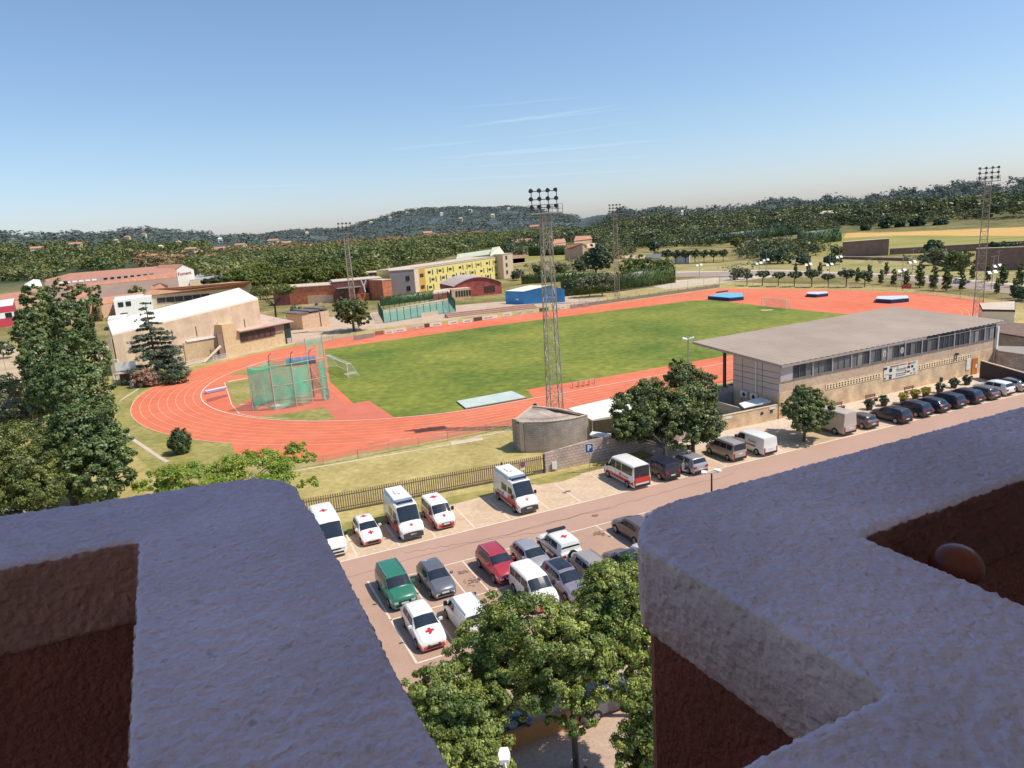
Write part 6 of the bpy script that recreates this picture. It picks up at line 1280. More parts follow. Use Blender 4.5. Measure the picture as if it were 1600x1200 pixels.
# ---------------------------------------------------------------- vehicles
def paint(name,col,metal=.0,coat=.6,rough=.35): return M('paint_'+name,col,rough,.03,1.2,metal=metal,coat=coat,spec=.5)
glassc=M('car_glass',(.02,.028,.04),.08,.2,1,spec=.6); tyre=M('tyre_rubber',(.015,.015,.015),.85,.1); rimm=M('alloy_rim',(.40,.38,.37),.35,.1,4,metal=.5); plast=M('black_plastic',(.025,.025,.028),.55,.1); lampg=M('headlight_glass',(.55,.57,.58),.1,.1,4,spec=.8); tail=M('tail_light_red',(.35,.02,.02),.25,.1); platem=M('plate_white',(.7,.68,.62),.5,.05); redc=M('cross_red',(.55,.02,.03),.5,.04); redp2=M('paint_rescue_red',(.58,.05,.035),.35,.04,1,coat=.5)
# l, w/2, h, z_nose, z_cowl, x_cowl, x_roof_front, x_roof_rear, x_tail, z_belt, top ratio, wheel r, clearance
TY=dict(
 hatch=(4.05,.87,1.47,.70,.98,1.00,.25,-1.45,-1.92,.98,.74,.31,.2),
 sedan=(4.35,.88,1.50,.74,1.0,1.05,.25,-1.5,-2.05,1.0,.74,.33,.2),
 suv=(4.3,.9,1.62,.84,1.1,1.05,.35,-1.75,-2.06,1.06,.77,.35,.24),
 offroad=(4.3,.9,1.85,.98,1.15,1.0,.35,-1.85,-1.98,1.15,.82,.39,.32),
 wag=(4.6,.88,1.48,.68,.95,1.1,.25,-1.85,-2.2,.96,.74,.32,.2),
 mini=(4.55,.93,1.75,.92,1.14,1.25,.55,-2.1,-2.2,1.12,.80,.35,.24),
 kangoo=(4.3,.9,1.83,.88,1.13,1.35,.65,-2.02,-2.1,1.1,.83,.32,.22),
 tra=(5.0,.95,1.95,.98,1.22,1.72,.95,-2.4,-2.46,1.15,.86,.33,.24),
 amb=(5.6,1.02,2.6,1.02,1.32,2.1,1.3,-2.72,-2.77,1.25,.86,.36,.28),
 sprinter=(5.9,1.0,2.55,1.02,1.3,2.3,1.45,-2.87,-2.92,1.25,.86,.36,.28),
 bus=(5.3,.98,2.3,1.0,1.28,1.95,1.1,-2.55,-2.62,1.2,.86,.34,.25))
class Shell:
    def __init__(s,p):
        l,w,h,zn,zc,xc,xrf,xrr,xt,zb,tr,r,cl=p; s.p=p; L=l/2
        S_=[ # x, ztop, wbody, wtop, zbelt, crown
         (-L,zb-.30 if xrr-xt<-.01 or 1 else 0,w*.86,w*.80,zb-.36,.0),
         (-L+.05,zb-.06,w*.93,w*.88,zb-.14,.01),
         (xt,zb+.02,w*.965,w*.86,zb-.03,.01)]
        for k in (.35,.7): S_.append((xt+(xrr-xt)*k,zb+(h-.03-zb)*(k*1.12 if k<.8 else k),w*.98,w*(.86+(tr-.86)*k),zb,.02*k))
        S_+= [(xrr,h-.05,w*.985,w*tr,zb,.03),(xrr+.35,h-.02,w,w*(tr+.02),zb,.04),((xrr+xrf)/2,h,w,w*(tr+.03),zb,.05),(xrf-.3,h-.01,w,w*(tr+.02),zb,.05),(xrf,h-.06,w,w*tr,zb,.05)]
        for k in (.35,.7): S_.append((xrf+(xc-xrf)*k,(h-.06)+(zc+.02-h+.06)*k,w,w*(tr+(.86-tr)*k),zb-.01*k,.05))
        S_+= [(xc,zc+.01,w,w*.87,zc-.06,.05),(xc+.12,zc-.01,w,w*.88,zc-.08,.05)]
        S_.append(((xc+L-.3)/2+.05,(zc+zn)/2+.08,w*.99,w*.86,(zc+zn)/2-.01,.05)); S_.append((L-.34,zn+.08,w*.985,w*.84,zn-.03,.05)); S_.append((L-.14,zn+.01,w*.95,w*.80,zn-.10,.04)); S_.append((L-.04,zn-.08,w*.88,w*.74,zn-.19,.02)); S_.append((L,zn-.2,w*.80,w*.66,zn-.30,.01))
        # keep x increasing
        s.S=[S_[0]]
        for q in S_[1:]:
            if q[0]<=s.S[-1][0]+.004: q=(s.S[-1][0]+.012,)+q[1:]
            s.S.append(q)
        s.cl=cl
    def ring(s,q):
        x,zt,wb,wt,zb,cr=q; cl=s.cl; 
        e=.0
        return [(x,0,cl),(x,wb*.9,cl),(x,wb*.985,cl+.12),(x,wb,cl+(zb-cl)*.55),(x,wb*.97,zb),(x,wt,zt-.05),(x,wt*.88,zt+cr*.35),(x,0,zt+cr)]
    def at(s,x,t,side=1):
        S_=s.S; x=min(max(x,S_[0][0]),S_[-1][0])
        for i in range(len(S_)-1):
            if S_[i+1][0]>=x: break
        a=(x-S_[i][0])/(S_[i+1][0]-S_[i][0]); q=tuple(u+(v-u)*a for u,v in zip(S_[i],S_[i+1])); r=s.ring(q)
        k=min(int(t),6); f=t-k; p=[u+(v-u)*f for u,v in zip(r[k],r[k+1])]; return Vector((p[0],p[1]*side,p[2]))
    def body(s,mat,parent):
        b=MB(); V=[]; n=len(s.S)
        for q in s.S:
            r=s.ring(q); V+= r+[(p[0],-p[1],p[2]) for p in r[-2:0:-1]]
        m_=14; Fs=[(i*m_+j,i*m_+(j+1)%m_,(i+1)*m_+(j+1)%m_,(i+1)*m_+j) for i in range(n-1) for j in range(m_)]
        Fs+=[tuple(range(m_-1,-1,-1)),tuple((n-1)*m_+j for j in range(m_))]
        b.add(V,Fs); return b.build('body',mat,parent,smooth=True,sharp=28)
    def patch(s,b,x0,x1,t0,t1,side=1,off=.008,nx=5,nt=3,tx0=None,tx1=None):
        """skin patch on the side; tx0/tx1: x range at the top when slanted"""
        tx0=x0 if tx0 is None else tx0; tx1=x1 if tx1 is None else tx1; V=[]
        for j in range(nt):
            f=j/(nt-1); xa=x0+(tx0-x0)*f; xb=x1+(tx1-x1)*f
            for i in range(nx):
                x=xa+(xb-xa)*i/(nx-1); t=t0+(t1-t0)*f; p=s.at(x,t,side); e=.02
                du=s.at(x+e,t,side)-s.at(x-e,t,side); dv=s.at(x,min(t+.02,6.999),side)-s.at(x,max(t-.02,0),side); nn=du.cross(dv)
                if nn.length<1e-9: nn=Vector((0,side,0))
                nn.normalize(); c=Vector((x,0,.6)); 
                if nn.dot(p-c)<0: nn=-nn
                V.append(p+nn*off)
        b.add(V,[(j*nx+i,j*nx+i+1,(j+1)*nx+i+1,(j+1)*nx+i) for j in range(nt-1) for i in range(nx-1)])
    def screen(s,b,x0,x1,t0=5.25,off=.01,n=5):
        V=[]; ts=[t0,5.6,6,6.5,6.999]; row=[(t,1) for t in ts]+[(t,-1) for t in ts[::-1]]
        for i in range(n):
            x=x0+(x1-x0)*i/(n-1); a=s.at(x+.02,6.9); c=s.at(x-.02,6.9); d=a-c; nn=Vector((-d.z,0,d.x)).normalized(); 
            if nn.z<0: nn=-nn
            for t,sd in row:
                p=s.at(x,t,sd); V.append(p+nn*off+Vector((0,sd*off*.3 if t<6 else 0,0)))
        m_=len(row); b.add(V,[(i*m_+j,i*m_+j+1,(i+1)*m_+j+1,(i+1)*m_+j) for i in range(n-1) for j in range(m_-1)])
def cross(b,M4,s):
    w=s*.17
    h=s/2; V=[M4@Vector((x,y,0)) for x,y in ((-w,-h),(w,-h),(w,-w),(h,-w),(h,w),(w,w),(w,h),(-w,h),(-w,w),(-h,w),(-h,-w),(-w,-w))]; b.add(V,[(0,1,2,11),(10,11,8,9),(11,2,5,8),(2,3,4,5),(8,5,6,7)])
CHC={}
def car(label,ty,col,u,v,hd,glassroof=False,van=False,decor=None,rails=False,group=None,roofcol=None,name='parked_car',cat='car',lblh=None,highroof=False,lightbar=False,spare=False,txt=None,sideglass=True,redfront=False):
    x,y=RF(u,v); t=thing(name,label,cat,(x,y,0),R(hd),group); p=TY[ty]; l,w,h,zn,zc,xc,xrf,xrr,xt,zb,tr,r,cl=p; sh=Shell(p); L=l/2
    body=sh.body(col,t)
    vanlike=ty in('kangoo','tra','amb','sprinter','bus')
    b=MB(); sh.screen(b,xrf+.05,xc-.06); b.build('windscreen',glassc,t,smooth=True,sharp=60)
    if not (van and ty!='kangoo') or ty=='bus':
        b=MB(); sh.screen(b,xrr-(.03 if vanlike else .06) if not vanlike else xrr-.005,xt+(.05 if not vanlike else .015),t0=5.3,off=.014 if not vanlike else .02,n=3); b.build('rear_window',glassc,t,smooth=True,sharp=60)
    # side windows
    segs=[]
    front=(xrf-.75,xc-.28,xrf-.75,xrf+.02) 
    segs.append(front)
    if not van:
        segs.append((xrf-1.7,xrf-.82,xrf-1.7,xrf-.82))
        if xrf-1.78-(xt+.35)>.35: segs.append((xt+.3,xrf-1.78,xrr+.12,xrf-1.78))
    elif ty in('amb',): segs.append((xrf-2.1,xrf-1.0,xrf-2.1,xrf-1.0))
    for sd in (1,-1):
        for (a,c,a2,c2) in segs:
            b=MB(); sh.patch(b,a,c,4.12,4.86 if not (ty in('amb','sprinter') ) else 4.6,sd,.008,5,3,a2,c2); b.build('side_window',glassc,t)
        # wheels
        for wx in (-l*.30,l*.315):
            b=MB(); n=18; rr_=r*1.14
            for i in range(n):
                a0=math.pi*i/n; a1=math.pi*(i+1)/n; y0=(w+.006)*sd
                b.add([(wx,y0,r),(wx+rr_*math.cos(a0),y0,r+rr_*math.sin(a0)),(wx+rr_*math.cos(a1),y0,r+rr_*math.sin(a1))],[(0,1,2)])
            b.add([(wx-rr_,(w+.006)*sd,r),(wx+rr_,(w+.006)*sd,r),(wx+rr_,(w+.006)*sd,cl-.02),(wx-rr_,(w+.006)*sd,cl-.02)],[(0,1,2,3)])
            b.build('wheel_arch',plast,t)
            b=MB(); b.tube((wx,(w-.2)*sd,r),(wx,(w+.012)*sd,r),r,n=20); b.tube((wx,(w+.012)*sd,r),(wx,(w+.028)*sd,r),r,r*.88,n=20); ww=b.build('wheel',tyre,t,smooth=True,sharp=40)
            b=MB(); b.tube((wx,(w+.02)*sd,r),(wx,(w+.034)*sd,r),r*.66,n=16)
            for k in range(5):
                a=k*1.2566; b.add([(wx+r*.2*math.cos(a),(w+.04)*sd,r+r*.2*math.sin(a)),(wx+r*.62*math.cos(a-.22),(w+.037)*sd,r+r*.62*math.sin(a-.22)),(wx+r*.62*math.cos(a+.22),(w+.037)*sd,r+r*.62*math.sin(a+.22))],[(0,1,2)],1)
            b.build('rim',[rimm,plast],ww)
        # mirrors
        b=MB(); mx=xc-.35; q=sh.at(mx,4.1,sd); b.box(q.x,q.y+sd*.13,q.z+.02,.12,.22,.15 if not vanlike else .3,0); b.build('wing_mirror',plast if vanlike or van else col,t)
        # lights
        b=MB(); sh.patch(b,L-.40,L-.03,3.45,4.0,sd,.012,5,3,L-.5,L-.1); b.box(L-.03,sd*w*.62,zn-.36,.07,w*.3,.15); b.build('headlight',lampg,t)
        b=MB()
        if vanlike: b.box(-L+.0,sd*(w*.83),zb-.75,.03,.12,.55)
        else: b.box(-L+.03,sd*w*.74,zb-.34,.1,.30,.2)
        b.build('tail_light',tail,t)
        # sill
        b=MB(); sh.patch(b,-L+.1,L-.35,1.3,2.2,sd,.005,6,2); b.build('sill',plast,t)
        if decor in('rc','rcb'):
            b=MB(); sh.patch(b,-L+.08,L-.3,2.3,3.1,sd,.01,8,3); 
            b.build('red_side_panel',redp2,t)
            b=MB(); q=sh.at(-.2,3.55,sd); cross(b,frame((q.x-.25,q.y+sd*.02,q.z),(-sd,0,0),(0,0,1)),.34); b.build('red_cross',redc,t)
            text_mesh('Creu Roja',.24,plast,'lettering',t,frame((q.x-1.1,q.y+sd*.02,q.z),(-sd,0,0),(0,0,1)))
    # grille, bumper, plates
    b=MB(); b.box(L-.03,0,zn-.36,.07,w*.9,.13); b.box(L-.03,0,cl+.1,.08,w*1.3,.14); b.build('grille',plast,t)
    b=MB(); b.box(L+.02,0,cl+.26,.02,.5,.11); b.build('number_plate',platem,t)
    b=MB(); b.box(-L-.01,0,.55 if not vanlike else .75,.02,.5,.11); b.build('number_plate',platem,t)
    b=MB(); b.box(L-.14,0,cl-.01,.26,w*1.55,.16 if decor is None or not redfront else .16); b.build('bumper',plast,t)
    b=MB(); b.box(-L+.07,0,cl+.02,.2,w*1.7,.22); b.build('bumper',plast if not vanlike else plast,t)
    if redfront:
        b=MB()
        for sd in (1,-1): sh.patch(b,L-.7,L-.01,1.5,3.6,sd,.012,8,4,L-.55,L-.01)
        b.box(L-.01,0,cl+.02,.05,w*1.5,zn-.33-cl); b.build('red_front_panel',redp2,t)
        b=MB(); b.box(L+.0,0,cl+.08,.06,w*1.0,.13); b.build('air_intake',plast,t)
    if decor=='rcb':
        b=MB(); b.box(-L-.02,0,.7,.03,w*1.62,.5); b.build('red_rear_panel',redp2,t); b=MB(); cross(b,frame((-L-.05,.35,zb+.1),(0,-1,0),(0,0,1)),.2); b.build('red_cross',redc,t)
        text_mesh('Creu Roja',.2,plast,'lettering',t,frame((-L-.05,-.2,zb+.1),(0,-1,0),(0,0,1)))
    if decor in('rc','roof') :
        q=sh.at((xrf+xrr)/2-.2,6.999); b=MB(); cross(b,frame((q.x,0,q.z+.012+(.0 if not highroof else .25)),(1,0,0),(0,1,0)),.5 if not vanlike else .6); b.build('red_cross',redc,t)
        if decor=='rc':
            x_=(xc+L)/2-.05; q=sh.at(x_,6.9); q2=sh.at(x_-.1,6.9); dx=(q-q2); b=MB(); cross(b,frame((q.x,0,q.z+.03),dx,(0,1,0)),.42 if not vanlike else .3); b.build('red_cross',redc,t)
    if glassroof:
        b=MB(); V=[]; 
        for i in range(5):
            x_=xrr+.25+(xrf-.25-xrr-.25)*i/4
            for tt,sd in ((6.05,1),(6.5,1),(6.99,1),(6.5,-1),(6.05,-1)): q=sh.at(x_,tt,sd); V.append(q+Vector((0,0,.012)))
        b.add(V,[(i*5+j,i*5+j+1,(i+1)*5+j+1,(i+1)*5+j) for i in range(4) for j in range(4)]); b.build('glass_roof',glassc,t)
    if rails:
        for sd in (1,-1):
            b=MB(); 
            pts=[sh.at(x_,6.0,sd)+Vector((0,0,.06)) for x_ in np.linspace(xrr+.15,xrf-.15,5)]; b.path(pts,.022,5); b.build('roof_rail',rimm,t)
    if highroof:
        b=MB(); q=sh.at(xrf-.2,6.9); b.prism([(xrr+.1,-w*.7),(xrf-.75,-w*.74),(xrf-.75,w*.74),(xrr+.1,w*.7)],h-.0,h+.26); b.build('raised_roof',col,t,smooth=False)
        b=MB(); b.add([(xrf-.74,-w*.7,h+.26),(xrf-.74,w*.7,h+.26),(xrf-.1,w*.6,h+.02),(xrf-.1,-w*.6,h+.02),(xrf-.74,-w*.7,h-.02),(xrf-.74,w*.7,h-.02)],[(0,1,2,3),(0,3,4),(1,5,2)]); b.build('light_pod',M('pod_blue_grey',(.18,.24,.32),.2,.1,coat=.5),t)
        b=MB(); b.box(-L*.4,0,h+.262,.9,.6,.07); b.build('roof_hatch',white,t)
    if ty=='amb':
        b=MB(); b.box(L-.02,0,cl+.02,.1,w*1.62,.42); b.box(L-.02,0,zn-.42,.06,w*1.2,.16); b.build('front_bumper',M('bumper_grey',(.07,.065,.07),.5,.1),t)
    if lightbar:
        b=MB(); b.box(xrf-.35,0,h+.02,.28,w*1.3,.14); b.build('light_bar',plast,t)
        b=MB(); 
        for sd in (1,-1): sh.patch(b,xrf-1.0,xc+.3,2.6,4.05,sd,.011,5,4,xrf-.7,xc-.1)
        b.build('red_cab_panel',redp2,t)
    if spare:
        b=MB(); b.tube((-L-.22,0,.98),(-L-.02,0,.98),.36,n=20); sw=b.build('spare_wheel',tyre,t); b=MB(); b.tube((-L-.235,0,.98),(-L-.22,0,.98),.25,n=18); b.build('wheel_cover',white,sw); b=MB(); cross(b,frame((-L-.245,0,.98),(0,-1,0),(0,0,1)),.3); b.build('red_cross',redc,sw)
    if txt:
        for sd in (1,-1):
            q=sh.at(-.9,4.0,sd); text_mesh(txt,.42,M('van_lettering',(.25,.22,.3),.6,.05),'lettering',t,frame((-.9,sd*(w+.02),zb+.18),(-sd,0,0),(0,0,1)))
            b=MB(); b.box(-.6,sd*(w+.012),.85,1.5,.012,.12); b.build('side_stripe',M('dark_red_stripe',(.3,.05,.06),.5,.1),t)
    if van and ty in('tra','sprinter','kangoo'):
        for sd in (1,-1):
            b=MB(); 
            for xx in (xrf-.85,xrf-2.0): sh.patch(b,xx-.012,xx+.012,1.6,4.85,sd,.004,2,5)
            b.build('door_seam',M('seam_grey',(.3,.28,.26),.6,.1),t)
    # bonnet shut line and wipers
    b=MB(); V=[]; 
    for sd in (1,-1):
        q0=sh.at(xc-.03,5.6,sd); q1=sh.at(xc-.18,6.4,sd); b.tube(q0+Vector((0,0,.02)),q1+Vector((0,0,.03)),.012,n=4)
    b.build('wiper',plast,t)
    # door lines
    if not van:
        b=MB()
        for sd in (1,-1):
            for xx in (xrf-.78,xrf-1.74,xc-.2):
                if xx>xt+.3: sh.patch(b,xx-.01,xx+.01,1.6,4.1,sd,.004,2,4)
        b.build('door_seam',plast,t)
    return t
pw=paint('white',(.78,.76,.70)); psil=paint('silver',(.42,.40,.40),.4); pbe=paint('beige_silver',(.42,.36,.31),.3); pbk=paint('black',(.02,.018,.03)); pnv=paint('navy',(.02,.022,.04)); pgr=paint('grey',(.15,.15,.17),.3); pgn=paint('green',(.03,.17,.10)); prd=paint('red',(.38,.03,.045)); pbr=paint('brown_grey',(.15,.12,.115),.3); pvi=paint('mauve_silver',(.27,.24,.28),.3); pcr=paint('cream_van',(.50,.43,.36))
D=-66; U_=114; RED='red and white rescue vehicles parked along the fence'
car('white van with a red roof cross, cut off by the wide parapet','sprinter',pw,7.1,54.9,D,van=True,decor='roof',name='parked_van',cat='van')
car('white compact car with a red front, beside the van cut off by the parapet','hatch',pw,10.2,54.6,D,decor='rc',redfront=True)
car('tall white and red ambulance with a raised roof, in the middle of the fence row','amb',pw,13.3,54.5,D,van=True,decor='rc',redfront=False,highroof=True,lightbar=True,name='ambulance',cat='ambulance')
car('white and red small van with red crosses, right of the middle ambulance','kangoo',pw,16.3,54.4,D,decor='rc',redfront=True,name='parked_van',cat='van')
car('tall ambulance standing alone before the gate, dark bumper','amb',pw,23.5,54.1,D,van=True,decor='rc',highroof=True,lightbar=True,name='ambulance',cat='ambulance')
car('white minibus with a red lower rear, seen from behind under the evergreen','bus',pw,34.7,53.4,U_,decor='rcb',name='minibus',cat='minibus')
car('dark navy people carrier right beside the white and red minibus','mini',pnv,38.2,53.1,U_)
car('silver car in the tree shade behind the parked scooter','suv',psil,41.3,52.8,U_)
car('beige boxy people carrier in the sun, left of the lettered van','kangoo',pbe,46.8,53.6,U_,rails=True)
car('white van with faded lettering on its side','tra',pw,50.3,53.5,U_,van=True,name='parked_van',cat='van',txt='Fixarte')
car('long beige van half hidden behind the small round tree','sprinter',pcr,61.6,54.1,U_,van=True,name='parked_van',cat='van')
car('small grey hatchback right behind the long beige van','hatch',pbr,65.3,53.3,U_)
ROW=[(69.6,52.6,'suv',pbk,'black saloon, first of the dark row'),(73.4,52.9,'suv',pbk,'black car, second of the dark row'),(76.4,53.0,'sedan',pbk,'black car, third of the dark row'),(79.4,53,'suv',pnv,'dark car with bright tail lights, fourth of the dark row'),(82.6,53,'suv',pbk,'black car with pale rims, last of the dark row'),(85.7,52.9,'hatch',pbr,'grey brown hatchback between the dark row and the white car'),(88.8,53.2,'suv',pw,'white car parked beside the grandstand end'),(91.9,53.3,'sedan',psil,'silver white car, furthest right in the row')]
for (u,v,ty,c,lb) in ROW: car(lb+', parked before the grandstand',ty,c,u,v,U_+random.uniform(-1.5,1.5))
car('green high roofed car at the left end of the car park','mini',pgn,9.7,44.0,D,rails=True)
car('dark grey hatchback right of the green car','hatch',pgr,12.5,43.7,D)
car('white car with a red bumper and bonnet cross, below the green car','sedan',pw,9.9,38.5,D,redfront=True,decor=None)
t=[o for o in COL.objects if o.get('label','').startswith('white car with a red bumper')][0]
b=MB(); sh=Shell(TY['sedan']); q=sh.at(1.5,6.9); q2=sh.at(1.4,6.9); cross(b,frame((q.x,0,q.z+.03),q-q2,(0,1,0)),.5); b.build('red_cross',redc,t)
car('plain white box van seen from behind, beside the car with the bonnet cross','kangoo',pw,12.6,38.0,U_,van=True,rails=True,name='parked_van',cat='van')
car('dark red car at the left of the middle group','suv',prd,17.0,43.3,D,rails=True)
car('silver hatchback between the dark red car and the white off roader','hatch',psil,19.6,43.0,D)
car('white off roader with a red cross on its spare wheel','offroad',pw,22.0,43.3,U_,decor='roof',spare=True,lightbar=False,rails=False)
t=[o for o in COL.objects if o.get('label','').startswith('white off roader')][0]; b=MB(); b.box(.25,0,1.92,.3,1.5,.12); b.build('light_bar',plast,t)
b=MB(); sh=Shell(TY['offroad'])
for sd in (1,-1): sh.patch(b,-1.9,1.7,2.9,3.2,sd,.012,8,2)
b.build('red_stripe',redp2,t)
car('white small van with a red front wing, partly under the street trees','kangoo',pw,17.7,38.8,D,redfront=True,name='parked_van',cat='van')
car('mauve silver estate with a black glass roof','wag',pvi,20.1,38.7,D,glassroof=True)
car('beige silver estate with roof rails beside the street trees','wag',pbe,22.4,38.6,D,rails=True)
car('brown grey car with a dark glass roof behind the street trees','suv',pbr,24.8,38.4,U_,glassroof=True)
car('white car mostly hidden by the pointed parapet','suv',pw,27.3,38.4,U_)
car('grey brown car with its bonnet towards the road, left of the pointed parapet','suv',pbr,28.5,42.9,U_)
car('silver car peeping out behind the pointed parapet tip','hatch',psil,31.6,43.0,U_)
# cars below the trees
car('dark car with a pale windscreen in the shade between the tree crowns','hatch',pnv,*rot2(*G(795,1150),-RA),24)
car('dark car in deep tree shade behind the low orange wall','hatch',pgr,*rot2(*G(950,1100),-RA),24)
car('black car roof peeping in at the bottom edge of the view','hatch',pbk,*rot2(*G(915,1268),-RA),24)
g=G(14,812); car('white van roof just showing above the left parapet, nearer the edge','tra',pw,*rot2(g[0],g[1],-RA),10,van=True,name='parked_van',cat='van')
g=G(38,810); car('white van roof just showing above the left parapet, beside the other','tra',pw,*rot2(g[0],g[1],-RA),10,van=True,name='parked_van',cat='van')
g=G(1503,442.5); car('silver car driving on the country road beyond the track','hatch',psil,*rot2(g[0],g[1],-RA),-8,name='moving_car')
# scooter
g=G(1086,741); sc=thing('scooter','white scooter with a windshield parked behind the navy people carrier','scooter',(g[0],g[1],0),R(150))
b=MB(); b.tube((0,0,.25),(.001,.09,.25),.25,n=14); o=b.build('wheel',tyre,sc); b=MB(); b.tube((1.25,0,.25),(1.25,.09,.25),.25,n=14); b.build('wheel',tyre,sc)
b=MB(); b.prism([(.0,-.14),(.7,-.14),(.7,.2),(.0,.2)],.42,.72); b.prism([(.5,-.12),(1.1,-.12),(1.1,.18),(.5,.18)],.25,.38); b.prism([(1.0,-.16),(1.15,-.16),(1.2,.22),(1.0,.22)],.3,1.0); b.build('body_shell',pw,sc)
b=MB(); b.prism([(.02,-.12),(.75,-.12),(.75,.18),(.02,.18)],.725,.83); b.build('seat',plast,sc)
b=MB(); b.tube((1.2,.04,.3),(1.0,.04,1.1),.04); b.tube((1.0,-.3,1.1),(1.0,.4,1.1),.025); b.build('handlebar',plast,sc)
b=MB(); b.add([(1.12,-.18,1.0),(1.12,.26,1.0),(1.0,.24,1.45),(1.0,-.16,1.45)],[(0,1,2,3)]); b.build('windshield',M('pale_screen',(.6,.6,.58),.2,.1),sc)
b=MB(); b.box(-.12,.03,.75,.35,.38,.3); b.build('top_box',pw,sc)
# ---------------------------------------------------------------- balcony parapets in front of the camera
SC=.84; ZT=H-.42   # coping top height
def stucco(name,col,col2,rough=.9,bump=.5,tint=1):
    mt=M(name,col,rough,.05,9,bump=bump,bsc=95,col2=col2,sc2=14); return mt
lil0=stucco('lilac_white_stucco',(.52,.55,.72),(.58,.61,.78)); facia=stucco('grey_white_stucco',(.50,.46,.47),(.56,.52,.53)); brn=stucco('brown_red_render',(.22,.09,.075),(.26,.11,.09)); brn2=stucco('rose_brown_render',(.36,.20,.18),(.42,.24,.21))
def coat(name,side_out,side_in):
    mt=bpy.data.materials.new(name); mt.use_nodes=True; n=mt.node_tree.nodes; l=mt.node_tree.links; b=n['Principled BSDF']; b.inputs['Roughness'].default_value=.9; b.inputs['Specular IOR Level'].default_value=.15
    tc=n.new('ShaderNodeTexCoord'); g=n.new('ShaderNodeNewGeometry')
    def nz(s,d):
        x=n.new('ShaderNodeTexNoise'); x.inputs['Scale'].default_value=s; x.inputs['Detail'].default_value=d; l.new(tc.outputs['Object'],x.inputs['Vector']); return x.outputs['Fac']
    def dot(v,lo,hi):
        x=n.new('ShaderNodeVectorMath'); x.operation='DOT_PRODUCT'; l.new(g.outputs['Normal'],x.inputs[0]); x.inputs[1].default_value=v
        m_=n.new('ShaderNodeMapRange'); m_.inputs[1].default_value=lo; m_.inputs[2].default_value=hi; l.new(x.outputs['Value'],m_.inputs[0]); return m_.outputs[0]
    def mix(f,a,c):
        x=n.new('ShaderNodeMix'); x.data_type='RGBA'; l.new(f,x.inputs[0])
        for i,q in ((6,a),(7,c)):
            if isinstance(q,tuple): x.inputs[i].default_value=(*q,1)
            else: l.new(q,x.inputs[i])
        return x.outputs[2]
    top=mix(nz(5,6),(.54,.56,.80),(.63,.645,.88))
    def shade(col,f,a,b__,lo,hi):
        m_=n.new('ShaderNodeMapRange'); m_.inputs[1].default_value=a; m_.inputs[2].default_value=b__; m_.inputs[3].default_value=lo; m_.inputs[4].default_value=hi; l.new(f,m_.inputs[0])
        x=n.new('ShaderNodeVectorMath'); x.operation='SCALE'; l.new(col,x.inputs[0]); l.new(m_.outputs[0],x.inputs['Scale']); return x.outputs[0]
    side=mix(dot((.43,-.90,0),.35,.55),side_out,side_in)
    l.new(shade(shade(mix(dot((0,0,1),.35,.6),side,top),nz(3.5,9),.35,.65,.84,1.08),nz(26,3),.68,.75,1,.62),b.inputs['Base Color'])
    bp=n.new('ShaderNodeBump'); bp.inputs['Strength'].default_value=1; bp.inputs['Distance'].default_value=.004; l.new(nz(120,3),bp.inputs['Height'])
    b2=n.new('ShaderNodeBump'); b2.inputs['Strength'].default_value=1; b2.inputs['Distance'].default_value=.011; l.new(nz(38,2),b2.inputs['Height']); l.new(bp.outputs[0],b2.inputs['Normal']); l.new(b2.outputs[0],b.inputs['Normal'])
    return mt
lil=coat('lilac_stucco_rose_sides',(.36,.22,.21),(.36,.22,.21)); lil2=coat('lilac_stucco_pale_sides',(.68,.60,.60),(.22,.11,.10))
tx=bpy.data.textures.new('stucco_lumps','CLOUDS'); tx.noise_scale=.0075; tx.noise_depth=1
tx2=bpy.data.textures.new('stucco_waves','CLOUDS'); tx2.noise_scale=.09; tx2.noise_depth=1
def coping(name,poly,z0,z1,mat,parent,vox=.0042,bev=.009):
    b=MB(); b.prism(poly,z0,z1); o=b.build(name,mat,parent)
    m=o.modifiers.new('round','BEVEL'); m.width=bev; m.segments=3; m.limit_method='ANGLE'; m.angle_limit=R(35)
    m=o.modifiers.new('grain','REMESH'); m.mode='VOXEL'; m.voxel_size=vox; m.use_smooth_shade=True
    m=o.modifiers.new('lumps','DISPLACE'); m.texture=tx; m.strength=.006; m.mid_level=.5; m.texture_coords='LOCAL'
    m=o.modifiers.new('waves','DISPLACE'); m.texture=tx2; m.strength=.0015; m.mid_level=.5; m.texture_coords='LOCAL'
    return o
def s_(pts): return [(x*SC,y*SC) for x,y in pts]
LO=[(-2.0,1.07),(-1.039,1.33),(-.77,1.408),(-.645,1.448),(-.571,1.461),(-.507,1.440),(-.462,1.39),(-.435,1.326),(-.386,1.238),(-.265,.975),(-.137,.69),(-.079,.574),(.05,.295),(.187,0),(.32,-.29)]
LI=[(.03,-.35),(-.129,0),(-.408,.603),(-.68,1.167),(-.872,1.083),(-2.0,.56)]
def inset(poly,d):
    n=len(poly); ar=sum(poly[i][0]*poly[(i+1)%n][1]-poly[(i+1)%n][0]*poly[i][1] for i in range(n)); sg=1 if ar>0 else -1; out=[]
    for i in range(n):
        p=Vector(poly[i-1]);q=Vector(poly[i]);r_=Vector(poly[(i+1)%n]); a=(q-p).normalized(); c=(r_-q).normalized(); na=Vector((-a.y,a.x))*sg; nc=Vector((-c.y,c.x))*sg; m_=(na+nc); m_=m_/max(m_.length_squared,.3)*2*d/1.0 if m_.length>0 else na*d
        out.append((q.x+m_.x,q.y+m_.y))
    return out
pl_=thing('balcony_parapet','wide rendered parapet with a rounded outer corner, left of the gap','parapet',(0,0,ZT))
pr_=thing('balcony_parapet','zigzag rendered parapet with a thick pale edge pointing into the view, right of the gap','parapet',(0,0,ZT))
hb=.135
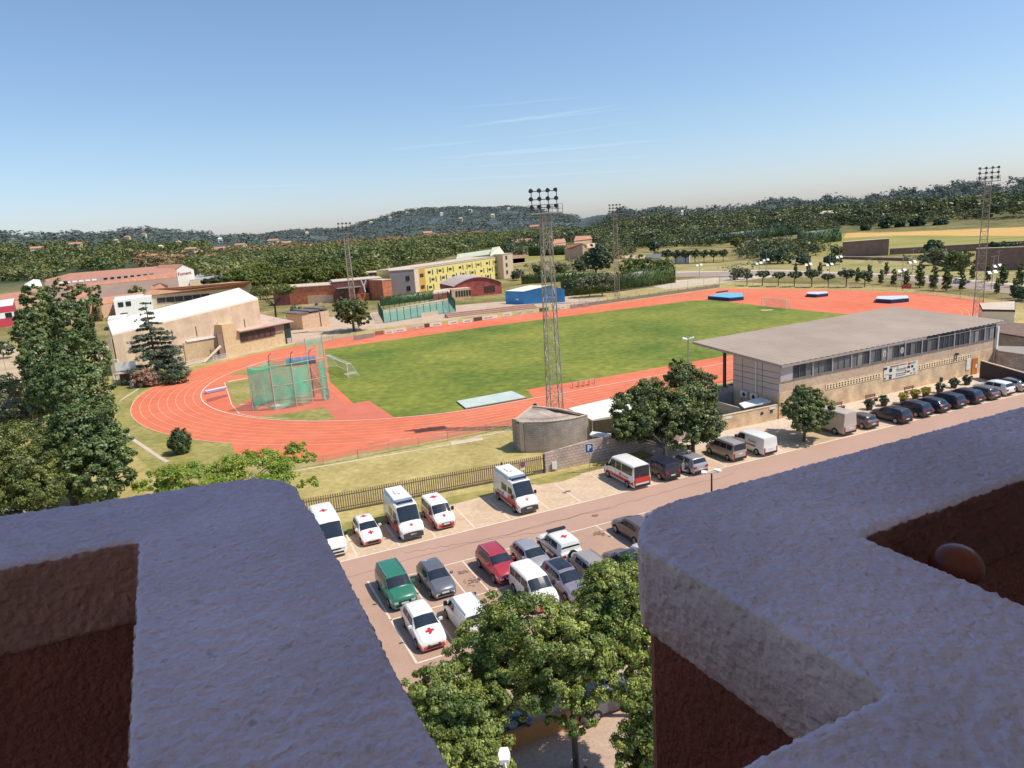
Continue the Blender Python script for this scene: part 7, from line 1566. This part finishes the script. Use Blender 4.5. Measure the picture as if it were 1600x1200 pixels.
coping('coping',s_(LO+LI),-hb,0,lil,pl_)
b=MB(); b.prism(inset(s_(LO+LI),.012),-3.2,-hb+.01); b.build('wall',brn,pl_)
# inner rose band under the coping of the left parapet: the face below the coping on the balcony side
b=MB(); 
RO=[(2.2,2.06),(1.231,1.622),(.732,1.395),(.385,1.236),(.288,1.193),(.236,1.16),(.212,1.125),(.190,1.07),(.186,1.017),(.278,.835),(.375,.646),(.182,.555),(-.02,.462),(.11,.19),(.6,.42)]
RI=[(.71,.60),(.621,.789),(.523,1.0),(.906,1.182),(2.2,1.79)]
ro=s_(RO+RI)
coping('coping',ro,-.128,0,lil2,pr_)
b=MB(); b.prism(inset(ro,.014),-3.2,-.12); b.build('wall',brn,pr_)
# balcony floor, building behind, unseen slab and side walls added to block sun
ab=thing('apartment_building','apartment building around the balcony, with the balcony above shading it','building',(0,0,0))
b=MB(); 
def U2(u,v): return rot2(u*SC,v*SC,R(25))
b.prism([U2(-2.2,-1.2),U2(3.4,-1.2),U2(3.4,.85),U2(-.1,.5),U2(-.6,1.45),U2(-2.2,1.4)],ZT-1.35,ZT-1.2); b.build('balcony_floor',M('terracotta_floor',(.20,.08,.05),.8,.15,3),ab)
b=MB(); b.prism([U2(-4,-1.2),U2(6.5,-1.2),U2(6.5,2.2),U2(1.6,2.2),U2(1.5,2.4),U2(-4,2.4)],ZT+2.1,ZT+2.35); b.build('upper_balcony_slab',M('shaded_soffit',(.85,.82,.80),.9,.1,1),ab)  # unseen slab added to keep sun off the parapets, pale for bounce
b=MB(); b.prism([U2(-4,-1.5),U2(6.5,-1.5),U2(6.5,-1.2),U2(-4,-1.2)],0,ZT+5); b.prism([U2(3.4,-1.2),U2(3.7,-1.2),U2(3.7,.6),U2(3.4,.6)],ZT-3,ZT+2.1); b.prism([U2(6,-1.2),U2(6.5,-1.2),U2(6.5,1.4),U2(6,1.4)],0,ZT+2.1); b.build('wall',M('facade_render',(.80,.76,.74),.9,.05,1),ab)  # unseen walls; side ones added against the sun, render whitened for bounce
# wooden knob
d=ray(1493,884); k=.97*SC/d[1]; kp=(d[0]*k,d[1]*k,H+d[2]*k)
kn=thing('wooden_knob','dark varnished wooden ball knob in the corner of the pointed parapet','knob',kp)
b=MB(); n=20;m_=12; V=[]
rk=.0335*SC*1.05
for j in range(m_+1):
    a=math.pi*j/m_
    for i in range(n): V.append((rk*1.08*math.sin(a)*math.cos(6.2832*i/n),rk*1.08*math.sin(a)*math.sin(6.2832*i/n),rk*.95*math.cos(a)))
b.add(V,[(j*n+i,j*n+(i+1)%n,(j+1)*n+(i+1)%n,(j+1)*n+i) for j in range(m_) for i in range(n)]); b.build('ball',M('varnished_wood',(.13,.035,.02),.35,.4,14,coat=.25,stretch=(1,1,.15)),kn,smooth=True,sharp=80)
b=MB(); b.tube((0,0,-.95),(0,0,-rk*.8),.014,.014,n=12); b.build('post',MC['varnished_wood'],kn)
# ---------------------------------------------------------------- daylight
W=bpy.data.worlds.new('World'); S.world=W; W.use_nodes=True; n=W.node_tree.nodes; l=W.node_tree.links
SE=R(58); sd_=Vector((math.cos(R(-10)),math.sin(R(-10)))).normalized(); saz=math.atan2(sd_.x,sd_.y)
bg=n['Background']; bg.inputs['Strength'].default_value=.14
sk=n.new('ShaderNodeTexSky'); sk.sky_type='NISHITA'; sk.sun_disc=False; sk.sun_elevation=SE; sk.sun_rotation=saz; sk.altitude=50; sk.air_density=1.0; sk.dust_density=.6; sk.ozone_density=1.5
# thin cirrus streaks and horizon haze
tc=n.new('ShaderNodeTexCoord'); sp=n.new('ShaderNodeSeparateXYZ'); l.new(tc.outputs['Generated'],sp.inputs[0])
def math_(op,a,b_=None,c=None):
    x=n.new('ShaderNodeMath'); x.operation=op
    for i,q in enumerate((a,b_,c)):
        if q is None: continue
        if isinstance(q,(int,float)): x.inputs[i].default_value=q
        else: l.new(q,x.inputs[i])
    return x.outputs[0]
az=math_('ARCTAN2',sp.outputs[0],sp.outputs[1]); el=math_('ARCSINE',sp.outputs[2])
def bump_(x,c,w): # smooth window
    return math_('MAXIMUM',math_('SUBTRACT',1,math_('POWER',math_('DIVIDE',math_('SUBTRACT',x,c),w),2)),0)
tot=None
def pe(px,py):
    d=ray(px,py); return math.atan2(d[0],d[1]), math.atan2(d[2],math.hypot(d[0],d[1]))
for (a,c,wd,st) in (((710,200),(960,165),.0016,.8),((760,193),(990,168),.0012,.5),((600,234),(760,219),.0014,.55),((680,248),(900,226),.0014,.7),((750,243),(1040,218),.0014,.75),((800,217),(1000,190),.0012,.4),((700,170),(930,149),.0012,.35),((640,265),(1060,240),.0016,.3),((650,282),(1060,262),.0014,.35),((330,291),(520,288),.0015,.25)):
    a1,e1=pe(*a); a2,e2=pe(*c); k=(e2-e1)/(a2-a1)
    nz=n.new('ShaderNodeTexNoise'); nz.inputs['Scale'].default_value=30; l.new(tc.outputs['Generated'],nz.inputs['Vector'])
    line=math_('ADD',math_('MULTIPLY',math_('SUBTRACT',az,a1),k),e1)
    dv=math_('SUBTRACT',el,line); dv=math_('ADD',dv,math_('MULTIPLY',math_('SUBTRACT',nz.outputs['Fac'],.5),.003))
    q=math_('MULTIPLY',bump_(dv,0,wd*1.3),bump_(az,(a1+a2)/2,abs(a2-a1)/2*1.1)); q=math_('MULTIPLY',q,st); tot=q if tot is None else math_('ADD',tot,q)
mx=n.new('ShaderNodeMix'); mx.data_type='RGBA'; l.new(math_('MINIMUM',math_('MULTIPLY',tot,.10),1),mx.inputs[0]); 
SKYTINT=n.new('ShaderNodeMix'); SKYTINT.data_type='RGBA'; SKYTINT.blend_type='MULTIPLY'; SKYTINT.inputs[0].default_value=1
cr=n.new('ShaderNodeValToRGB'); e=cr.color_ramp.elements; e[0].position=0; e[0].color=(.84,.87,1.12,1); e[1].position=.5; e[1].color=(.96,1.06,1.13,1); k_=e.new(.12); k_.color=(.88,.95,1.05,1)
l.new(math_('MULTIPLY',math_('MAXIMUM',el,0),1.0),cr.inputs[0]); l.new(sk.outputs[0],SKYTINT.inputs[6]); l.new(cr.outputs[0],SKYTINT.inputs[7])
l.new(SKYTINT.outputs[2],mx.inputs[6]); mx.inputs[7].default_value=(9.5,10,10.6,1)
l.new(mx.outputs[2],bg.inputs['Color'])
sn=bpy.data.lights.new('sun','SUN'); sn.energy=4.8; sn.angle=R(.5); sn.color=(1.0,.93,.82); so=bpy.data.objects.new('sun',sn); COL.objects.link(so)
dv=Vector((sd_.x*math.cos(SE),sd_.y*math.cos(SE),math.sin(SE))); so.rotation_euler=dv.to_track_quat('Z','Y').to_euler()
print('objects',len(COL.objects),'faces',sum(len(o.data.polygons) for o in COL.objects if o.type=='MESH'))
